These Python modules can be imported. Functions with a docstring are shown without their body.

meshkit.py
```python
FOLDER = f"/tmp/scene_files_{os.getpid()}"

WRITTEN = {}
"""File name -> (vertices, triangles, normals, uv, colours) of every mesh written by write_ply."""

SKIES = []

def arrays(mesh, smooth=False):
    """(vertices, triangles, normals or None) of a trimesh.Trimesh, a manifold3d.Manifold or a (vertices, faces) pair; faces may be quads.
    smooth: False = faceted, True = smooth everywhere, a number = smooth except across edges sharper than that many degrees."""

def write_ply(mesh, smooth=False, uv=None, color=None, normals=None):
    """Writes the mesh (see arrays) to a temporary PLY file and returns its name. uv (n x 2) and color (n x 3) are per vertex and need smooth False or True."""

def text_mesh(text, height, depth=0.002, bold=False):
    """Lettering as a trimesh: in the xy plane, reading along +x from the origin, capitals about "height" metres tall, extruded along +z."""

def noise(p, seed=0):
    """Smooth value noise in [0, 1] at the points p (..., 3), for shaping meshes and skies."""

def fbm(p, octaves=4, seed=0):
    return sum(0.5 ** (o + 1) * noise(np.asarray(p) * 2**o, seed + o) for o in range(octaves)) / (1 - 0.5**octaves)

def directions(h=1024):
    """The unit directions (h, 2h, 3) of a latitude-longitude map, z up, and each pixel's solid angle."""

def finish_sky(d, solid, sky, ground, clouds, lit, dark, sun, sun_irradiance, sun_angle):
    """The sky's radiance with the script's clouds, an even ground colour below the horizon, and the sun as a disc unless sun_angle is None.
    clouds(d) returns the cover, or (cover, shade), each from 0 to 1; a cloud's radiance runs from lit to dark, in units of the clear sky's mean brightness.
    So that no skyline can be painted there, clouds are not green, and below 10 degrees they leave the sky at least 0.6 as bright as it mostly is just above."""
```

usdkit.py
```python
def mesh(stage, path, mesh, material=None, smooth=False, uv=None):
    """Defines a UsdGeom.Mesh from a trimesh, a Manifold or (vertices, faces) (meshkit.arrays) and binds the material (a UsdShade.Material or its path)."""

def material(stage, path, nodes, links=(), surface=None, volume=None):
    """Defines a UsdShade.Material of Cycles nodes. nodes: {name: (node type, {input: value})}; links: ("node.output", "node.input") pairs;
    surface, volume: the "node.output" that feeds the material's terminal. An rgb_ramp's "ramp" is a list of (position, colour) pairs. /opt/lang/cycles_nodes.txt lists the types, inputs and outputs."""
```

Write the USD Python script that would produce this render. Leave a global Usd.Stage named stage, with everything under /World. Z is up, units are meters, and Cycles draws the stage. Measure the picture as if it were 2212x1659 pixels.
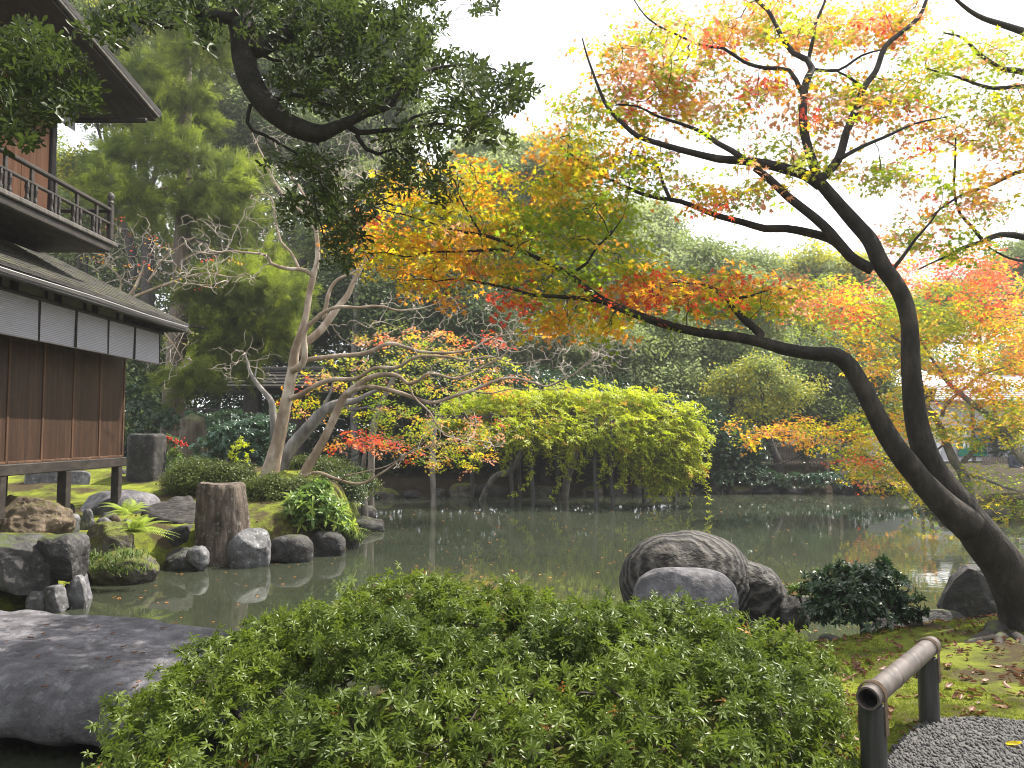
import math, numpy as np, trimesh, shapely
from shapely.geometry import Polygon
from scipy.spatial import cKDTree
from scipy.spatial.transform import Rotation as Rot
from pxr import Usd, UsdGeom, UsdLux, UsdShade, Gf, Sdf, Vt
import usdkit, meshkit

stage = Usd.Stage.CreateInMemory()
UsdGeom.SetStageUpAxis(stage, 'Z')
UsdGeom.Xform.Define(stage, '/World')
W, H, F = 2212.0, 1659.0, 1736.0          # the photograph's own pixel grid (as measured) and focal length in those pixels
CAMZ, HORIZON = 1.5, 935.0
PITCH = math.atan((HORIZON - H / 2) / F)

# ------------------------------------------------------------------ camera, sky, sun, exposure
cam = UsdGeom.Camera.Define(stage, '/World/camera')
cam.CreateHorizontalApertureAttr(36.0)
cam.CreateVerticalApertureAttr(27.0)
cam.CreateFocalLengthAttr(36.0 * F / W)
cam.CreateClippingRangeAttr(Gf.Vec2f(0.05, 5000))
cam.CreateExposureAttr(1.35)
xf = UsdGeom.Xformable(cam)
xf.AddTranslateOp().Set(Gf.Vec3d(0, 0, CAMZ))
xf.AddRotateXOp().Set(90 + math.degrees(PITCH))

SUN_AZ, SUN_EL = math.radians(58), math.radians(56)
sd = np.array([math.sin(SUN_AZ) * math.cos(SUN_EL), math.cos(SUN_AZ) * math.cos(SUN_EL), math.sin(SUN_EL)])
sun = UsdLux.DistantLight.Define(stage, '/World/sun')
sun.CreateIntensityAttr(1.25); sun.CreateAngleAttr(0.6); sun.CreateNormalizeAttr(True) if hasattr(sun, 'CreateNormalizeAttr') else None
sun.CreateColorAttr(Gf.Vec3f(1.0, 0.93, 0.82))
xa = np.cross([0, 0, 1.0], sd); xa /= np.linalg.norm(xa); ya = np.cross(sd, xa)
m4 = Gf.Matrix4d(*[float(q) for q in (*xa, 0, *ya, 0, *sd, 0, 0, 0, 0, 1)])
UsdGeom.Xformable(sun).AddTransformOp().Set(m4)

dome = UsdLux.DomeLight.Define(stage, '/World/sky')
dome.CreateIntensityAttr(1.0)
skym = usdkit.material(stage, '/World/Looks/sky', {
    'sky': ('sky_texture', {'sky_type': 'single_scattering', 'sun_disc': False, 'sun_elevation': SUN_EL, 'sun_rotation': math.atan2(sd[0], sd[1]), 'aerosol_density': 2.5, 'air_density': 1.0}),
    'tc': ('texture_coordinate', {}),
    'n': ('noise_texture', {'scale': 2.2, 'detail': 5, 'roughness': 0.55}),
    'r': ('map_range', {'from_min': 0.25, 'from_max': 0.6, 'to_min': 0.55, 'to_max': 1.0, 'clamp': True}),
    'mix': ('mix_color', {'b': (8.2, 8.4, 8.8), 'use_clamp': False}),
    'bg': ('background_shader', {'strength': 0.1})},
    [('tc.generated', 'n.vector'), ('n.fac', 'r.value'), ('r.result', 'mix.fac'), ('sky.color', 'mix.a'), ('mix.result', 'bg.color')], surface='bg.background')
UsdShade.MaterialBindingAPI.Apply(dome.GetPrim()).Bind(skym)
dome.GetPrim().SetCustomDataByKey('kind', 'structure')

HAZE = usdkit.material(stage, '/World/Looks/haze', {'v': ('principled_volume', {'color': (.93, .95, 1.0), 'density': 0.0008, 'anisotropy': 0.35})}, [], volume='v.volume')
# ------------------------------------------------------------------ helpers
CP, SP = math.cos(PITCH), math.sin(PITCH)
def ray(u, v):
    a, b = (u - W / 2) / F, (H / 2 - v) / F
    return np.array([a, CP - b * SP, SP + b * CP])
def at(u, v, Y):
    d = ray(u, v)
    return np.array([0, 0, CAMZ]) + d * (Y / d[1])
def onz(u, v, z):
    d = ray(u, v)
    return np.array([0, 0, CAMZ]) + d * ((z - CAMZ) / d[2])
def px(Y):                                   # metres per photo pixel at depth Y
    return Y / F

used = {}
def numbered(parent, name):
    k = used.get((parent, name), 0); used[(parent, name)] = k + 1
    return f'{parent}/{name}' if k == 0 else f'{parent}/{name}_{k:03d}'
def data(prim, **kw):
    for k, v in kw.items():
        if v: prim.SetCustomDataByKey(k, v)
    return prim
def thing(name, label, cat, group=None, loc=None):
    p = numbered('/World', name)
    x = UsdGeom.Xform.Define(stage, p)
    if loc is not None: x.AddTranslateOp().Set(Gf.Vec3d(*map(float, loc)))
    data(x.GetPrim(), label=label, category=cat, group=group)
    ORIGIN[p] = np.zeros(3) if loc is None else np.asarray(loc, float)
    return p
ORIGIN = {}
def origin(parent):
    q = parent
    while q and q not in ORIGIN: q = q.rpartition('/')[0]
    return ORIGIN.get(q, np.zeros(3))
def obj(name, mesh, mat, parent='/World', smooth=False, **kw):
    p = numbered(parent, name)
    o = origin(parent) if parent != '/World' else np.zeros(3)
    if np.any(o):
        v, f, n = meshkit.arrays(mesh, False); mesh = (v - o, f)
    me = usdkit.mesh(stage, p, mesh, mat, smooth)
    data(me.GetPrim(), **kw)
    return p
def cat(ms):
    ms = [m if not isinstance(m, tuple) else trimesh.Trimesh(m[0], m[1], process=False) for m in ms]
    return trimesh.util.concatenate(ms)
def box(x0, y0, z0, x1, y1, z1):
    m = trimesh.creation.box([abs(x1 - x0), abs(y1 - y0), abs(z1 - z0)])
    m.apply_translation([(x0 + x1) / 2, (y0 + y1) / 2, (z0 + z1) / 2]); return m
def cbox(x0, y0, z0, x1, y1, z1, c=0.012):       # box with chamfered edges
    x0, x1 = sorted((x0, x1)); y0, y1 = sorted((y0, y1)); z0, z1 = sorted((z0, z1))
    c = min(c, (x1 - x0) * .3, (y1 - y0) * .3, (z1 - z0) * .3)
    P = []
    for a in (0, 1):
        for b in (0, 1):
            for d in (0, 1):
                X, Y, Z = (x0, x1)[a], (y0, y1)[b], (z0, z1)[d]
                s = (1, -1)[a], (1, -1)[b], (1, -1)[d]
                P += [(X + s[0] * c, Y + s[1] * c, Z), (X + s[0] * c, Y, Z + s[2] * c), (X, Y + s[1] * c, Z + s[2] * c)]
    return trimesh.convex.convex_hull(np.array(P))
def beam(p, q, w, h):                            # a squared timber from p to q
    p, q = np.asarray(p, float), np.asarray(q, float); d = q - p; L = np.linalg.norm(d); d /= L
    s = np.cross(d, [0, 0, 1.0]); s = s / np.linalg.norm(s) if np.linalg.norm(s) > 1e-3 else np.array([1.0, 0, 0]); u = np.cross(s, d)
    m = cbox(-w / 2, 0, -h / 2, w / 2, L, h / 2, .008)
    T = np.eye(4); T[:3, 0], T[:3, 1], T[:3, 2], T[:3, 3] = s, d, u, p
    m.apply_transform(T); return m
def smoothpath(P, R, step):
    P, R = np.asarray(P, float), np.asarray(R, float)
    if len(P) < 3:
        n = max(2, int(np.linalg.norm(P[-1] - P[0]) / step)); t = np.linspace(0, 1, n + 1)[:, None]
        return P[0] + (P[-1] - P[0]) * t, R[0] + (R[-1] - R[0]) * t[:, 0]
    Q = np.vstack([2 * P[0] - P[1], P, 2 * P[-1] - P[-2]]); out, ro = [], []
    for i in range(1, len(Q) - 2):
        n = max(1, int(np.linalg.norm(Q[i + 1] - Q[i]) / step)); t = (np.arange(n) / n)[:, None]
        a, b, c, d = Q[i - 1], Q[i], Q[i + 1], Q[i + 2]
        out.append(.5 * (2 * b + (c - a) * t + (2 * a - 5 * b + 4 * c - d) * t ** 2 + (3 * b - a - 3 * c + d) * t ** 3))
        ro.append(R[i - 1] + (R[i] - R[i - 1]) * t[:, 0])
    return np.vstack(out + [P[-1:]]), np.concatenate(ro + [R[-1:]])
def tube(P, R, sides=8, rough=0.0, seed=0, cap=True):
    P, R = np.asarray(P, float), np.broadcast_to(np.asarray(R, float), (len(P),))
    T = np.gradient(P, axis=0); T /= np.linalg.norm(T, axis=1, keepdims=True) + 1e-12
    A = np.zeros_like(P)
    a = np.cross(T[0], [0.3, 0.2, 1.0]); a = a if np.linalg.norm(a) > 1e-3 else np.cross(T[0], [1.0, 0, 0])
    for i in range(len(P)):
        a = a - T[i] * (a @ T[i]); a = a / (np.linalg.norm(a) + 1e-12); A[i] = a
    B = np.cross(T, A); ang = np.arange(sides) * 2 * np.pi / sides
    rr = R[:, None] * np.ones(sides)
    if rough:
        rr = rr * (1 + rough * (meshkit.fbm(np.stack([P[:, None, 0] * 6 + np.cos(ang) * 1.2, P[:, None, 1] * 6 + np.sin(ang) * 1.2, P[:, None, 2] * 6 + 0 * ang], -1), 3, seed) - .5) * 2)
    V = P[:, None] + rr[..., None] * (np.cos(ang)[None, :, None] * A[:, None] + np.sin(ang)[None, :, None] * B[:, None])
    n = len(P); i, j = np.meshgrid(np.arange(n - 1), np.arange(sides), indexing='ij')
    q = np.stack([i * sides + j, i * sides + (j + 1) % sides, (i + 1) * sides + (j + 1) % sides, (i + 1) * sides + j], -1).reshape(-1, 4)
    Fc = [q[:, [0, 1, 2]], q[:, [0, 2, 3]]]; V = V.reshape(-1, 3)
    if cap:
        k = np.arange(sides); base = (n - 1) * sides; V = np.vstack([V, P[-1] + T[-1] * R[-1] * .5, P[0]])
        Fc += [np.stack([base + k, base + (k + 1) % sides, np.full(sides, n * sides)], 1), np.stack([(k + 1) % sides, k, np.full(sides, n * sides + 1)], 1)]
    return V, np.vstack(Fc)
def join(vf):
    vs, fs, o = [], [], 0
    for v, f in vf:
        vs.append(v); fs.append(np.asarray(f) + o); o += len(v)
    return np.vstack(vs), np.vstack(fs)
def place(proto, pos, rot, scale):               # copies of (v, f) as one mesh: rot Rotation stack, scale (n,) or (n,3)
    v, f = proto; n = len(pos); scale = np.asarray(scale, float); scale = scale[:, None] if scale.ndim == 1 else scale
    vv = np.einsum('nij,nkj->nki', rot.as_matrix(), v[None] * scale[:, None, :]) + pos[:, None]
    return vv.reshape(-1, 3), (f[None] + (np.arange(n) * len(v))[:, None, None]).reshape(-1, 3)
def instancer(parent, name, protos, pos, quats, scales, which, label=None, kind='stuff', proto_name='leaf_cluster'):
    """protos: list of ((v, f), material)"""
    p = numbered(parent, name)
    o = origin(parent)
    pi = UsdGeom.PointInstancer.Define(stage, p)
    for (vf, mat) in protos:
        q = numbered(p, proto_name); usdkit.mesh(stage, q, vf, mat)
        pi.CreatePrototypesRel().AddTarget(q)
    pi.CreatePositionsAttr(Vt.Vec3fArray.FromNumpy((np.asarray(pos) - o).astype(np.float32)))
    Q = quats.as_quat()
    pi.CreateOrientationsAttr(Vt.QuathArray([Gf.Quath(float(w), float(x), float(y), float(z)) for x, y, z, w in Q]))
    s = np.asarray(scales, float); s = np.repeat(s[:, None], 3, 1) if s.ndim == 1 else s
    pi.CreateScalesAttr(Vt.Vec3fArray.FromNumpy(s.astype(np.float32)))
    pi.CreateProtoIndicesAttr(Vt.IntArray.FromNumpy(np.asarray(which, np.int32)))
    data(pi.GetPrim(), kind=kind, label=label)
    return p

# ------------------------------------------------------------------ materials
def leafmat(name, cols, trans=0.45, rough=0.45, nscale=1.2, spec=0.35, tgain=1.25):
    ramp = [(i / max(1, len(cols) - 1), c) for i, c in enumerate(cols)]
    return usdkit.material(stage, '/World/Looks/' + name, {
        'g': ('geometry', {}), 'n': ('noise_texture', {'scale': nscale, 'detail': 3}),
        'mr': ('map_range', {'from_min': 0.3, 'from_max': 0.7, 'clamp': True}),
        'm1': ('math', {'math_type': 'multiply', 'value2': 0.55}),
        'm2': ('math', {'math_type': 'multiply_add', 'value2': 0.45}),
        'r': ('rgb_ramp', {'ramp': ramp}),
        'p': ('principled_bsdf', {'roughness': rough, 'specular_ior_level': spec}),
        'tg': ('mix', {'mix_type': 'multiply', 'fac': 1.0, 'color2': (tgain, tgain, tgain * .8)}),
        't': ('translucent_bsdf', {}), 'mx': ('mix_closure', {'fac': trans})},
        [('g.position', 'n.vector'), ('n.fac', 'mr.value'), ('g.random_per_island', 'm1.value1'), ('mr.result', 'm2.value1'), ('m1.value', 'm2.value3'),
         ('m2.value', 'r.fac'), ('r.color', 'p.base_color'), ('r.color', 'tg.color1'), ('tg.color', 't.color'), ('p.BSDF', 'mx.closure1'), ('t.BSDF', 'mx.closure2')], surface='mx.closure')
def noisemat(name, cols, scale=3.0, detail=6, rough=0.85, bump=0.5, bscale=None, stretch=(1, 1, 1), spec=0.3, dist=0.02, moss=None, mossamt=0.5, distortion=0.0, roughness=0.6, lichen=None):
    """Stone, bark, wood, soil: object-space noise through a ramp with a bump; moss grows on faces that look up."""
    ramp = [(i / max(1, len(cols) - 1), c) if len(c) == 3 else c for i, c in enumerate(cols)]
    nodes = {'tc': ('texture_coordinate', {}), 'g': ('geometry', {}),
        'mp': ('mapping', {'mapping_type': 'point', 'scale': stretch}),
        'n': ('noise_texture', {'scale': scale, 'detail': detail, 'roughness': roughness, 'distortion': distortion}),
        'mr': ('map_range', {'from_min': 0.28, 'from_max': 0.72, 'clamp': True}),
        'r': ('rgb_ramp', {'ramp': ramp}),
        'nb': ('noise_texture', {'scale': bscale or scale * 5, 'detail': 5, 'roughness': 0.65}),
        'b': ('bump', {'strength': bump, 'distance': dist}),
        'p': ('principled_bsdf', {'roughness': rough, 'specular_ior_level': spec})}
    links = [('g.position', 'mp.vector'), ('mp.vector', 'n.vector'), ('mp.vector', 'nb.vector'), ('n.fac', 'mr.value'), ('mr.result', 'r.fac'), ('nb.fac', 'b.height'), ('b.normal', 'p.normal')]
    src = 'r.color'
    if lichen is not None:
        nodes.update({'ln': ('noise_texture', {'scale': 11, 'detail': 9, 'roughness': .72}), 'lm': ('map_range', {'from_min': .56, 'from_max': .66, 'to_max': .6, 'clamp': True}), 'lc': ('mix_color', {'b': lichen}),
                      'dn': ('noise_texture', {'scale': 2.3, 'detail': 7, 'roughness': .68}), 'dm': ('map_range', {'from_min': .35, 'from_max': .62, 'to_min': .45, 'to_max': 1.15, 'clamp': True}), 'dv': ('combine_xyz', {}), 'dc': ('mix', {'mix_type': 'multiply', 'fac': 1.0}),
                      'nb2': ('noise_texture', {'scale': (bscale or 20) * .3, 'detail': 8, 'roughness': .7}), 'badd': ('math', {'math_type': 'multiply_add', 'value2': 2.2})})
        links += [('g.position', 'ln.vector'), ('ln.fac', 'lm.value'), ('lm.result', 'lc.fac'), ('g.position', 'dn.vector'), ('dn.fac', 'dm.value'), ('dm.result', 'dv.x'), ('dm.result', 'dv.y'), ('dm.result', 'dv.z'), ('r.color', 'dc.color1'), ('dv.vector', 'dc.color2'), ('dc.color', 'lc.a'),
                  ('mp.vector', 'nb2.vector'), ('nb2.fac', 'badd.value1'), ('nb.fac', 'badd.value3')]
        links = [l for l in links if l != ('nb.fac', 'b.height')] + [('badd.value', 'b.height')]
        src = 'lc.result'
    if moss is None:
        links.append((src, 'p.base_color'))
    else:
        nodes.update({'sx': ('separate_xyz', {}), 'nm': ('noise_texture', {'scale': 3.5, 'detail': 6, 'roughness': 0.7}),
                      'add': ('math', {'math_type': 'multiply_add', 'value2': 0.45}), 'mm': ('map_range', {'from_min': 1.02 - mossamt * .6, 'from_max': 1.17 - mossamt * .6, 'clamp': True}),
                      'mc': ('mix_color', {'b': moss})})
        links += [('g.normal', 'sx.vector'), ('g.position', 'nm.vector'), ('sx.z', 'add.value1'), ('nm.fac', 'add.value3'), ('add.value', 'mm.value'), ('mm.result', 'mc.fac'), (src, 'mc.a'), ('mc.result', 'p.base_color')]
    return usdkit.material(stage, '/World/Looks/' + name, nodes, links, surface='p.BSDF')

G = 1.0
M = {}
M['maple_green'] = leafmat('maple_green', [(.17, .27, .015), (.29, .37, .02), (.45, .46, .025)], .62)
M['maple_yellow'] = leafmat('maple_yellow', [(.52, .47, .02), (.66, .48, .02), (.70, .40, .025)], .6)
M['maple_orange'] = leafmat('maple_orange', [(.72, .36, .03), (.72, .25, .035), (.70, .18, .045)], .6)
M['maple_red'] = leafmat('maple_red', [(.66, .10, .05), (.62, .06, .04), (.52, .05, .035)], .58)
M['maple_pink'] = leafmat('maple_pink', [(.62, .34, .20), (.62, .27, .17), (.52, .30, .10)], .5)
M['maple_olive'] = leafmat('maple_olive', [(.24, .30, .04), (.38, .40, .06), (.50, .42, .08)], .58)
M['oak_leaf'] = leafmat('oak_leaf', [(.03, .047, .012), (.06, .085, .018), (.13, .15, .028)], .4, .42, spec=.3)
M['azalea_leaf'] = leafmat('azalea_leaf', [(.065, .10, .017), (.14, .19, .023), (.36, .41, .045)], .4, .4, 1.5, .3)
M['azalea_old'] = leafmat('azalea_old', [(.30, .10, .03), (.35, .22, .04), (.10, .14, .03)], .3)
M['shrub_olive'] = leafmat('shrub_olive', [(.07, .10, .025), (.12, .15, .03), (.17, .20, .04)], .35, .45)
M['shrub_dark'] = leafmat('shrub_dark', [(.02, .045, .018), (.035, .07, .03), (.06, .11, .05)], .25, .32, spec=.6)
M['shrub_blue'] = leafmat('shrub_blue', [(.03, .07, .04), (.06, .11, .07), (.10, .17, .09)], .3, .35, spec=.5)
M['shrub_bright'] = leafmat('shrub_bright', [(.08, .15, .03), (.15, .235, .045), (.28, .35, .08)], .4, .38)
M['shrub_red'] = leafmat('shrub_red', [(.45, .05, .04), (.55, .07, .05), (.3, .08, .04)], .45)
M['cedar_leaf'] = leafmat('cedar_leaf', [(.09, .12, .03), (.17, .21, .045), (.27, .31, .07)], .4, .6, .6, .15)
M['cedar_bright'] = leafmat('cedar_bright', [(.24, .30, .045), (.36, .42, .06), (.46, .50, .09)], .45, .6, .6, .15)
M['broad_dark'] = leafmat('broad_dark', [(.05, .075, .03), (.09, .125, .045), (.15, .18, .06)], .42, .45, .5)
M['broad_mid'] = leafmat('broad_mid', [(.13, .17, .05), (.22, .27, .085), (.34, .39, .13)], .48, .5, .5)
M['broad_pale'] = leafmat('broad_pale', [(.20, .24, .12), (.30, .35, .17), (.42, .46, .25)], .55, .5, .4)
M['broad_yellow'] = leafmat('broad_yellow', [(.28, .30, .03), (.44, .40, .035), (.50, .42, .06)], .45)
M['wisteria'] = leafmat('wisteria', [(.26, .33, .015), (.44, .47, .02), (.62, .56, .03)], .5, .45, 1.0)
M['wisteria_old'] = leafmat('wisteria_old', [(.45, .30, .03), (.4, .2, .04), (.25, .28, .05)], .45)
M['fern'] = leafmat('fern', [(.20, .29, .05), (.34, .42, .07), (.48, .46, .08)], .45, .5)
M['grass'] = leafmat('grass', [(.08, .12, .03), (.12, .18, .04), (.2, .25, .06)], .4, .5)
M['dry_leaf'] = leafmat('dry_leaf', [(.12, .055, .03), (.20, .09, .045), (.30, .16, .085)], .15, .5, 9)
M['float_leaf'] = leafmat('float_leaf', [(.45, .12, .03), (.50, .30, .05), (.42, .38, .12)], .15, .4, 5)
M['bark_dark'] = noisemat('bark_dark', [(.008, .007, .006), (.022, .018, .015), (.055, .046, .038)], 9, bump=.9, bscale=30, dist=.02, stretch=(1, 1, .5), moss=(.05, .06, .02), mossamt=.25)
M['bark_oak'] = noisemat('bark_oak', [(.012, .011, .01), (.03, .026, .022), (.055, .05, .042)], 9, bump=.9, bscale=28, dist=.02)
M['bark_pale'] = noisemat('bark_pale', [(.10, .068, .04), (.20, .15, .105), (.40, .345, .285)], 3.5, bump=.4, bscale=14, dist=.02, stretch=(1, 1, .5))
M['bark_grey'] = noisemat('bark_grey', [(.05, .045, .042), (.13, .12, .11), (.26, .24, .22)], 5, bump=.7, bscale=18, dist=.02, stretch=(1, 1, .4))
M['bark_cedar'] = noisemat('bark_cedar', [(.05, .04, .032), (.10, .08, .065), (.15, .12, .10)], 5, bump=.8, bscale=12, dist=.03, stretch=(3, 3, .25))
M['twig'] = noisemat('twig', [(.03, .024, .02), (.06, .05, .04)], 9, bump=0.1)
M['twig_pale'] = noisemat('twig_pale', [(.22, .18, .14), (.40, .35, .30)], 5, bump=.1)
M['stone_grey'] = noisemat('stone_grey', lichen=(.19, .19, .175), cols=[(.028, .027, .028), (.062, .060, .062), (.12, .116, .115)], scale=4, rough=.75, bump=.8, bscale=26, dist=.02, moss=(.05, .065, .018), mossamt=.28)
M['stone_dark'] = noisemat('stone_dark', lichen=(.11, .11, .10), cols=[(.013, .013, .014), (.034, .032, .032), (.07, .067, .065)], scale=4, rough=.7, bump=.8, bscale=22, dist=.02, moss=(.05, .06, .02), mossamt=.12)
M['stone_slab'] = noisemat('stone_slab', lichen=(.24, .235, .25), cols=[(.042, .040, .045), (.105, .10, .112), (.21, .205, .225)], scale=6, detail=9, rough=.62, bump=.7, bscale=45, dist=.012, spec=.4, roughness=.72)
M['stone_layer'] = noisemat('stone_layer', lichen=(.12, .118, .105), cols=[(.010, .010, .010), (.034, .031, .028), (.09, .083, .074)], scale=3.2, rough=.7, bump=1.0, bscale=8, dist=.03, stretch=(1.2, 1.2, 7), distortion=.6)
M['stone_strata'] = usdkit.material(stage, '/World/Looks/stone_strata', {
    'g': ('geometry', {}), 'mp': ('mapping', {'mapping_type': 'point', 'location': (-1.75, -6.95, .75), 'scale': (.62, .62, 1.0)}),
    'w': ('wave_texture', {'wave_type': 'rings', 'rings_direction': 'spherical', 'scale': 9.5, 'distortion': 4.0, 'detail': 5, 'detail_scale': 1.6, 'detail_roughness': .65}),
    'n': ('noise_texture', {'scale': 9, 'detail': 8, 'roughness': .7}), 'mx': ('mix_color', {'fac': .45}), 'r': ('rgb_ramp', {'ramp': [(.22, (.010, .009, .009)), (.5, (.030, .027, .025)), (.78, (.078, .073, .066))]}),
    'b': ('bump', {'strength': 1.0, 'distance': .022}), 'p': ('principled_bsdf', {'roughness': .7, 'specular_ior_level': .3})},
    [('g.position', 'mp.vector'), ('mp.vector', 'w.vector'), ('g.position', 'n.vector'), ('w.color', 'mx.a'), ('n.color', 'mx.b'), ('mx.result', 'r.fac'), ('r.color', 'p.base_color'), ('mx.result', 'b.height'), ('b.normal', 'p.normal')], surface='p.BSDF')
M['stone_moss'] = noisemat('stone_moss', lichen=(.2, .2, .17), cols=[(.04, .037, .03), (.09, .08, .065), (.17, .155, .13)], scale=5, bump=.9, bscale=20, dist=.03, moss=(.09, .10, .02), mossamt=.6)
M['stone_brown'] = noisemat('stone_brown', lichen=(.28, .25, .19), cols=[(.06, .045, .03), (.14, .105, .075), (.24, .19, .14)], scale=4, bump=1.0, bscale=18, dist=.03, moss=(.09, .08, .03), mossamt=.35)
M['stone_pale'] = noisemat('stone_pale', lichen=(.42, .42, .43), cols=[(.05, .05, .052), (.115, .115, .12), (.24, .24, .25)], scale=6, rough=.6, bump=.6, bscale=30, dist=.015)
M['stump'] = noisemat('stump', lichen=(.36, .34, .31), cols=[(.04, .031, .025), (.115, .09, .07), (.25, .21, .175)], scale=3.2, detail=8, bump=1.0, bscale=9, dist=.03, stretch=(2.6, 2.6, .55), roughness=.68)
M['stump_dark'] = noisemat('stump_dark', [(.025, .02, .014), (.06, .048, .034), (.10, .09, .06)], 3.2, detail=8, bump=1.0, bscale=9, dist=.03, stretch=(2.6, 2.6, .55), moss=(.05, .06, .02), mossamt=.5)
M['moss'] = noisemat('moss', [(0.0, (.055, .04, .024)), (.30, (.075, .062, .026)), (.5, (.085, .11, .02)), (.72, (.14, .18, .022)), (1.0, (.20, .24, .03))], 1.3, detail=9, rough=.95, bump=1.0, bscale=60, dist=.02, roughness=.72, spec=.1)
M['ground'] = usdkit.material(stage, '/World/Looks/ground', {
    'g': ('geometry', {}), 'sx': ('separate_xyz', {}), 'n': ('noise_texture', {'scale': 1.3, 'detail': 9, 'roughness': .72}), 'n2': ('noise_texture', {'scale': .5, 'detail': 5}),
    'mr': ('map_range', {'from_min': .28, 'from_max': .72, 'clamp': True}),
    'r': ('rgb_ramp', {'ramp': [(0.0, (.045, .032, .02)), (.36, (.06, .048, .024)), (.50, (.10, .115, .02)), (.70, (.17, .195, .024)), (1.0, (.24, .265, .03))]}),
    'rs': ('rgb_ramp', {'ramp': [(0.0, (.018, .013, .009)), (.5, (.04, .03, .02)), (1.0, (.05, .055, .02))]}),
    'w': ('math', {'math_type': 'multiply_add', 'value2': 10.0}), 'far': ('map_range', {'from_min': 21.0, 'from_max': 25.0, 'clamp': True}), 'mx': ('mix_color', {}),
    'nb': ('noise_texture', {'scale': 60, 'detail': 5, 'roughness': .65}), 'b': ('bump', {'strength': 1.0, 'distance': .02}), 'p': ('principled_bsdf', {'roughness': .95, 'specular_ior_level': .1})},
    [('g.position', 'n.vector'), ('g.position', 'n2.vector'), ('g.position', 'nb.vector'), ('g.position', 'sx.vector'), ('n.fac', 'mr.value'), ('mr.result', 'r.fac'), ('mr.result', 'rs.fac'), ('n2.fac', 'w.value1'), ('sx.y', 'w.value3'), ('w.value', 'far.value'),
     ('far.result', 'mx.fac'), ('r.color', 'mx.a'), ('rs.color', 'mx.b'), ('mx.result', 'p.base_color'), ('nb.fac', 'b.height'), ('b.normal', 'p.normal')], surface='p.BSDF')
M['moss_tuft'] = leafmat('moss_tuft', [(.10, .13, .018), (.19, .22, .024), (.29, .31, .035)], .4, .8, 2.0, .1)
M['gravel'] = noisemat('gravel', [(.05, .049, .048), (.10, .098, .096), (.17, .165, .16)], 60, detail=4, bump=1.0, bscale=120, dist=.01)
M['pebble'] = usdkit.material(stage, '/World/Looks/pebble', {'g': ('geometry', {}), 'r': ('rgb_ramp', {'ramp': [(0, (.05, .049, .048)), (.5, (.11, .108, .106)), (1, (.24, .235, .23))]}), 'p': ('principled_bsdf', {'roughness': .75})},
    [('g.random_per_island', 'r.fac'), ('r.color', 'p.base_color')], surface='p.BSDF')
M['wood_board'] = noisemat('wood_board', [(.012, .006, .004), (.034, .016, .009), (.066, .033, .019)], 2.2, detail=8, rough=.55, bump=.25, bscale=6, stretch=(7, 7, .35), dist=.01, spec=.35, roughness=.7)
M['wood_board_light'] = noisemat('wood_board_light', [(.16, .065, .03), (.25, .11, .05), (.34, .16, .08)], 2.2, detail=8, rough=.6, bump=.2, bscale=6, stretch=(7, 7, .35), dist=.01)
M['wood_batten'] = noisemat('wood_batten', [(.04, .02, .012), (.085, .043, .024), (.15, .08, .044)], 3, rough=.6, bump=.2, stretch=(6, 6, .4), dist=.01)
M['wood_dark'] = noisemat('wood_dark', [(.012, .010, .009), (.028, .023, .02), (.05, .042, .036)], 4, rough=.65, bump=.3, stretch=(3, 1, 3), dist=.01)
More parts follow.
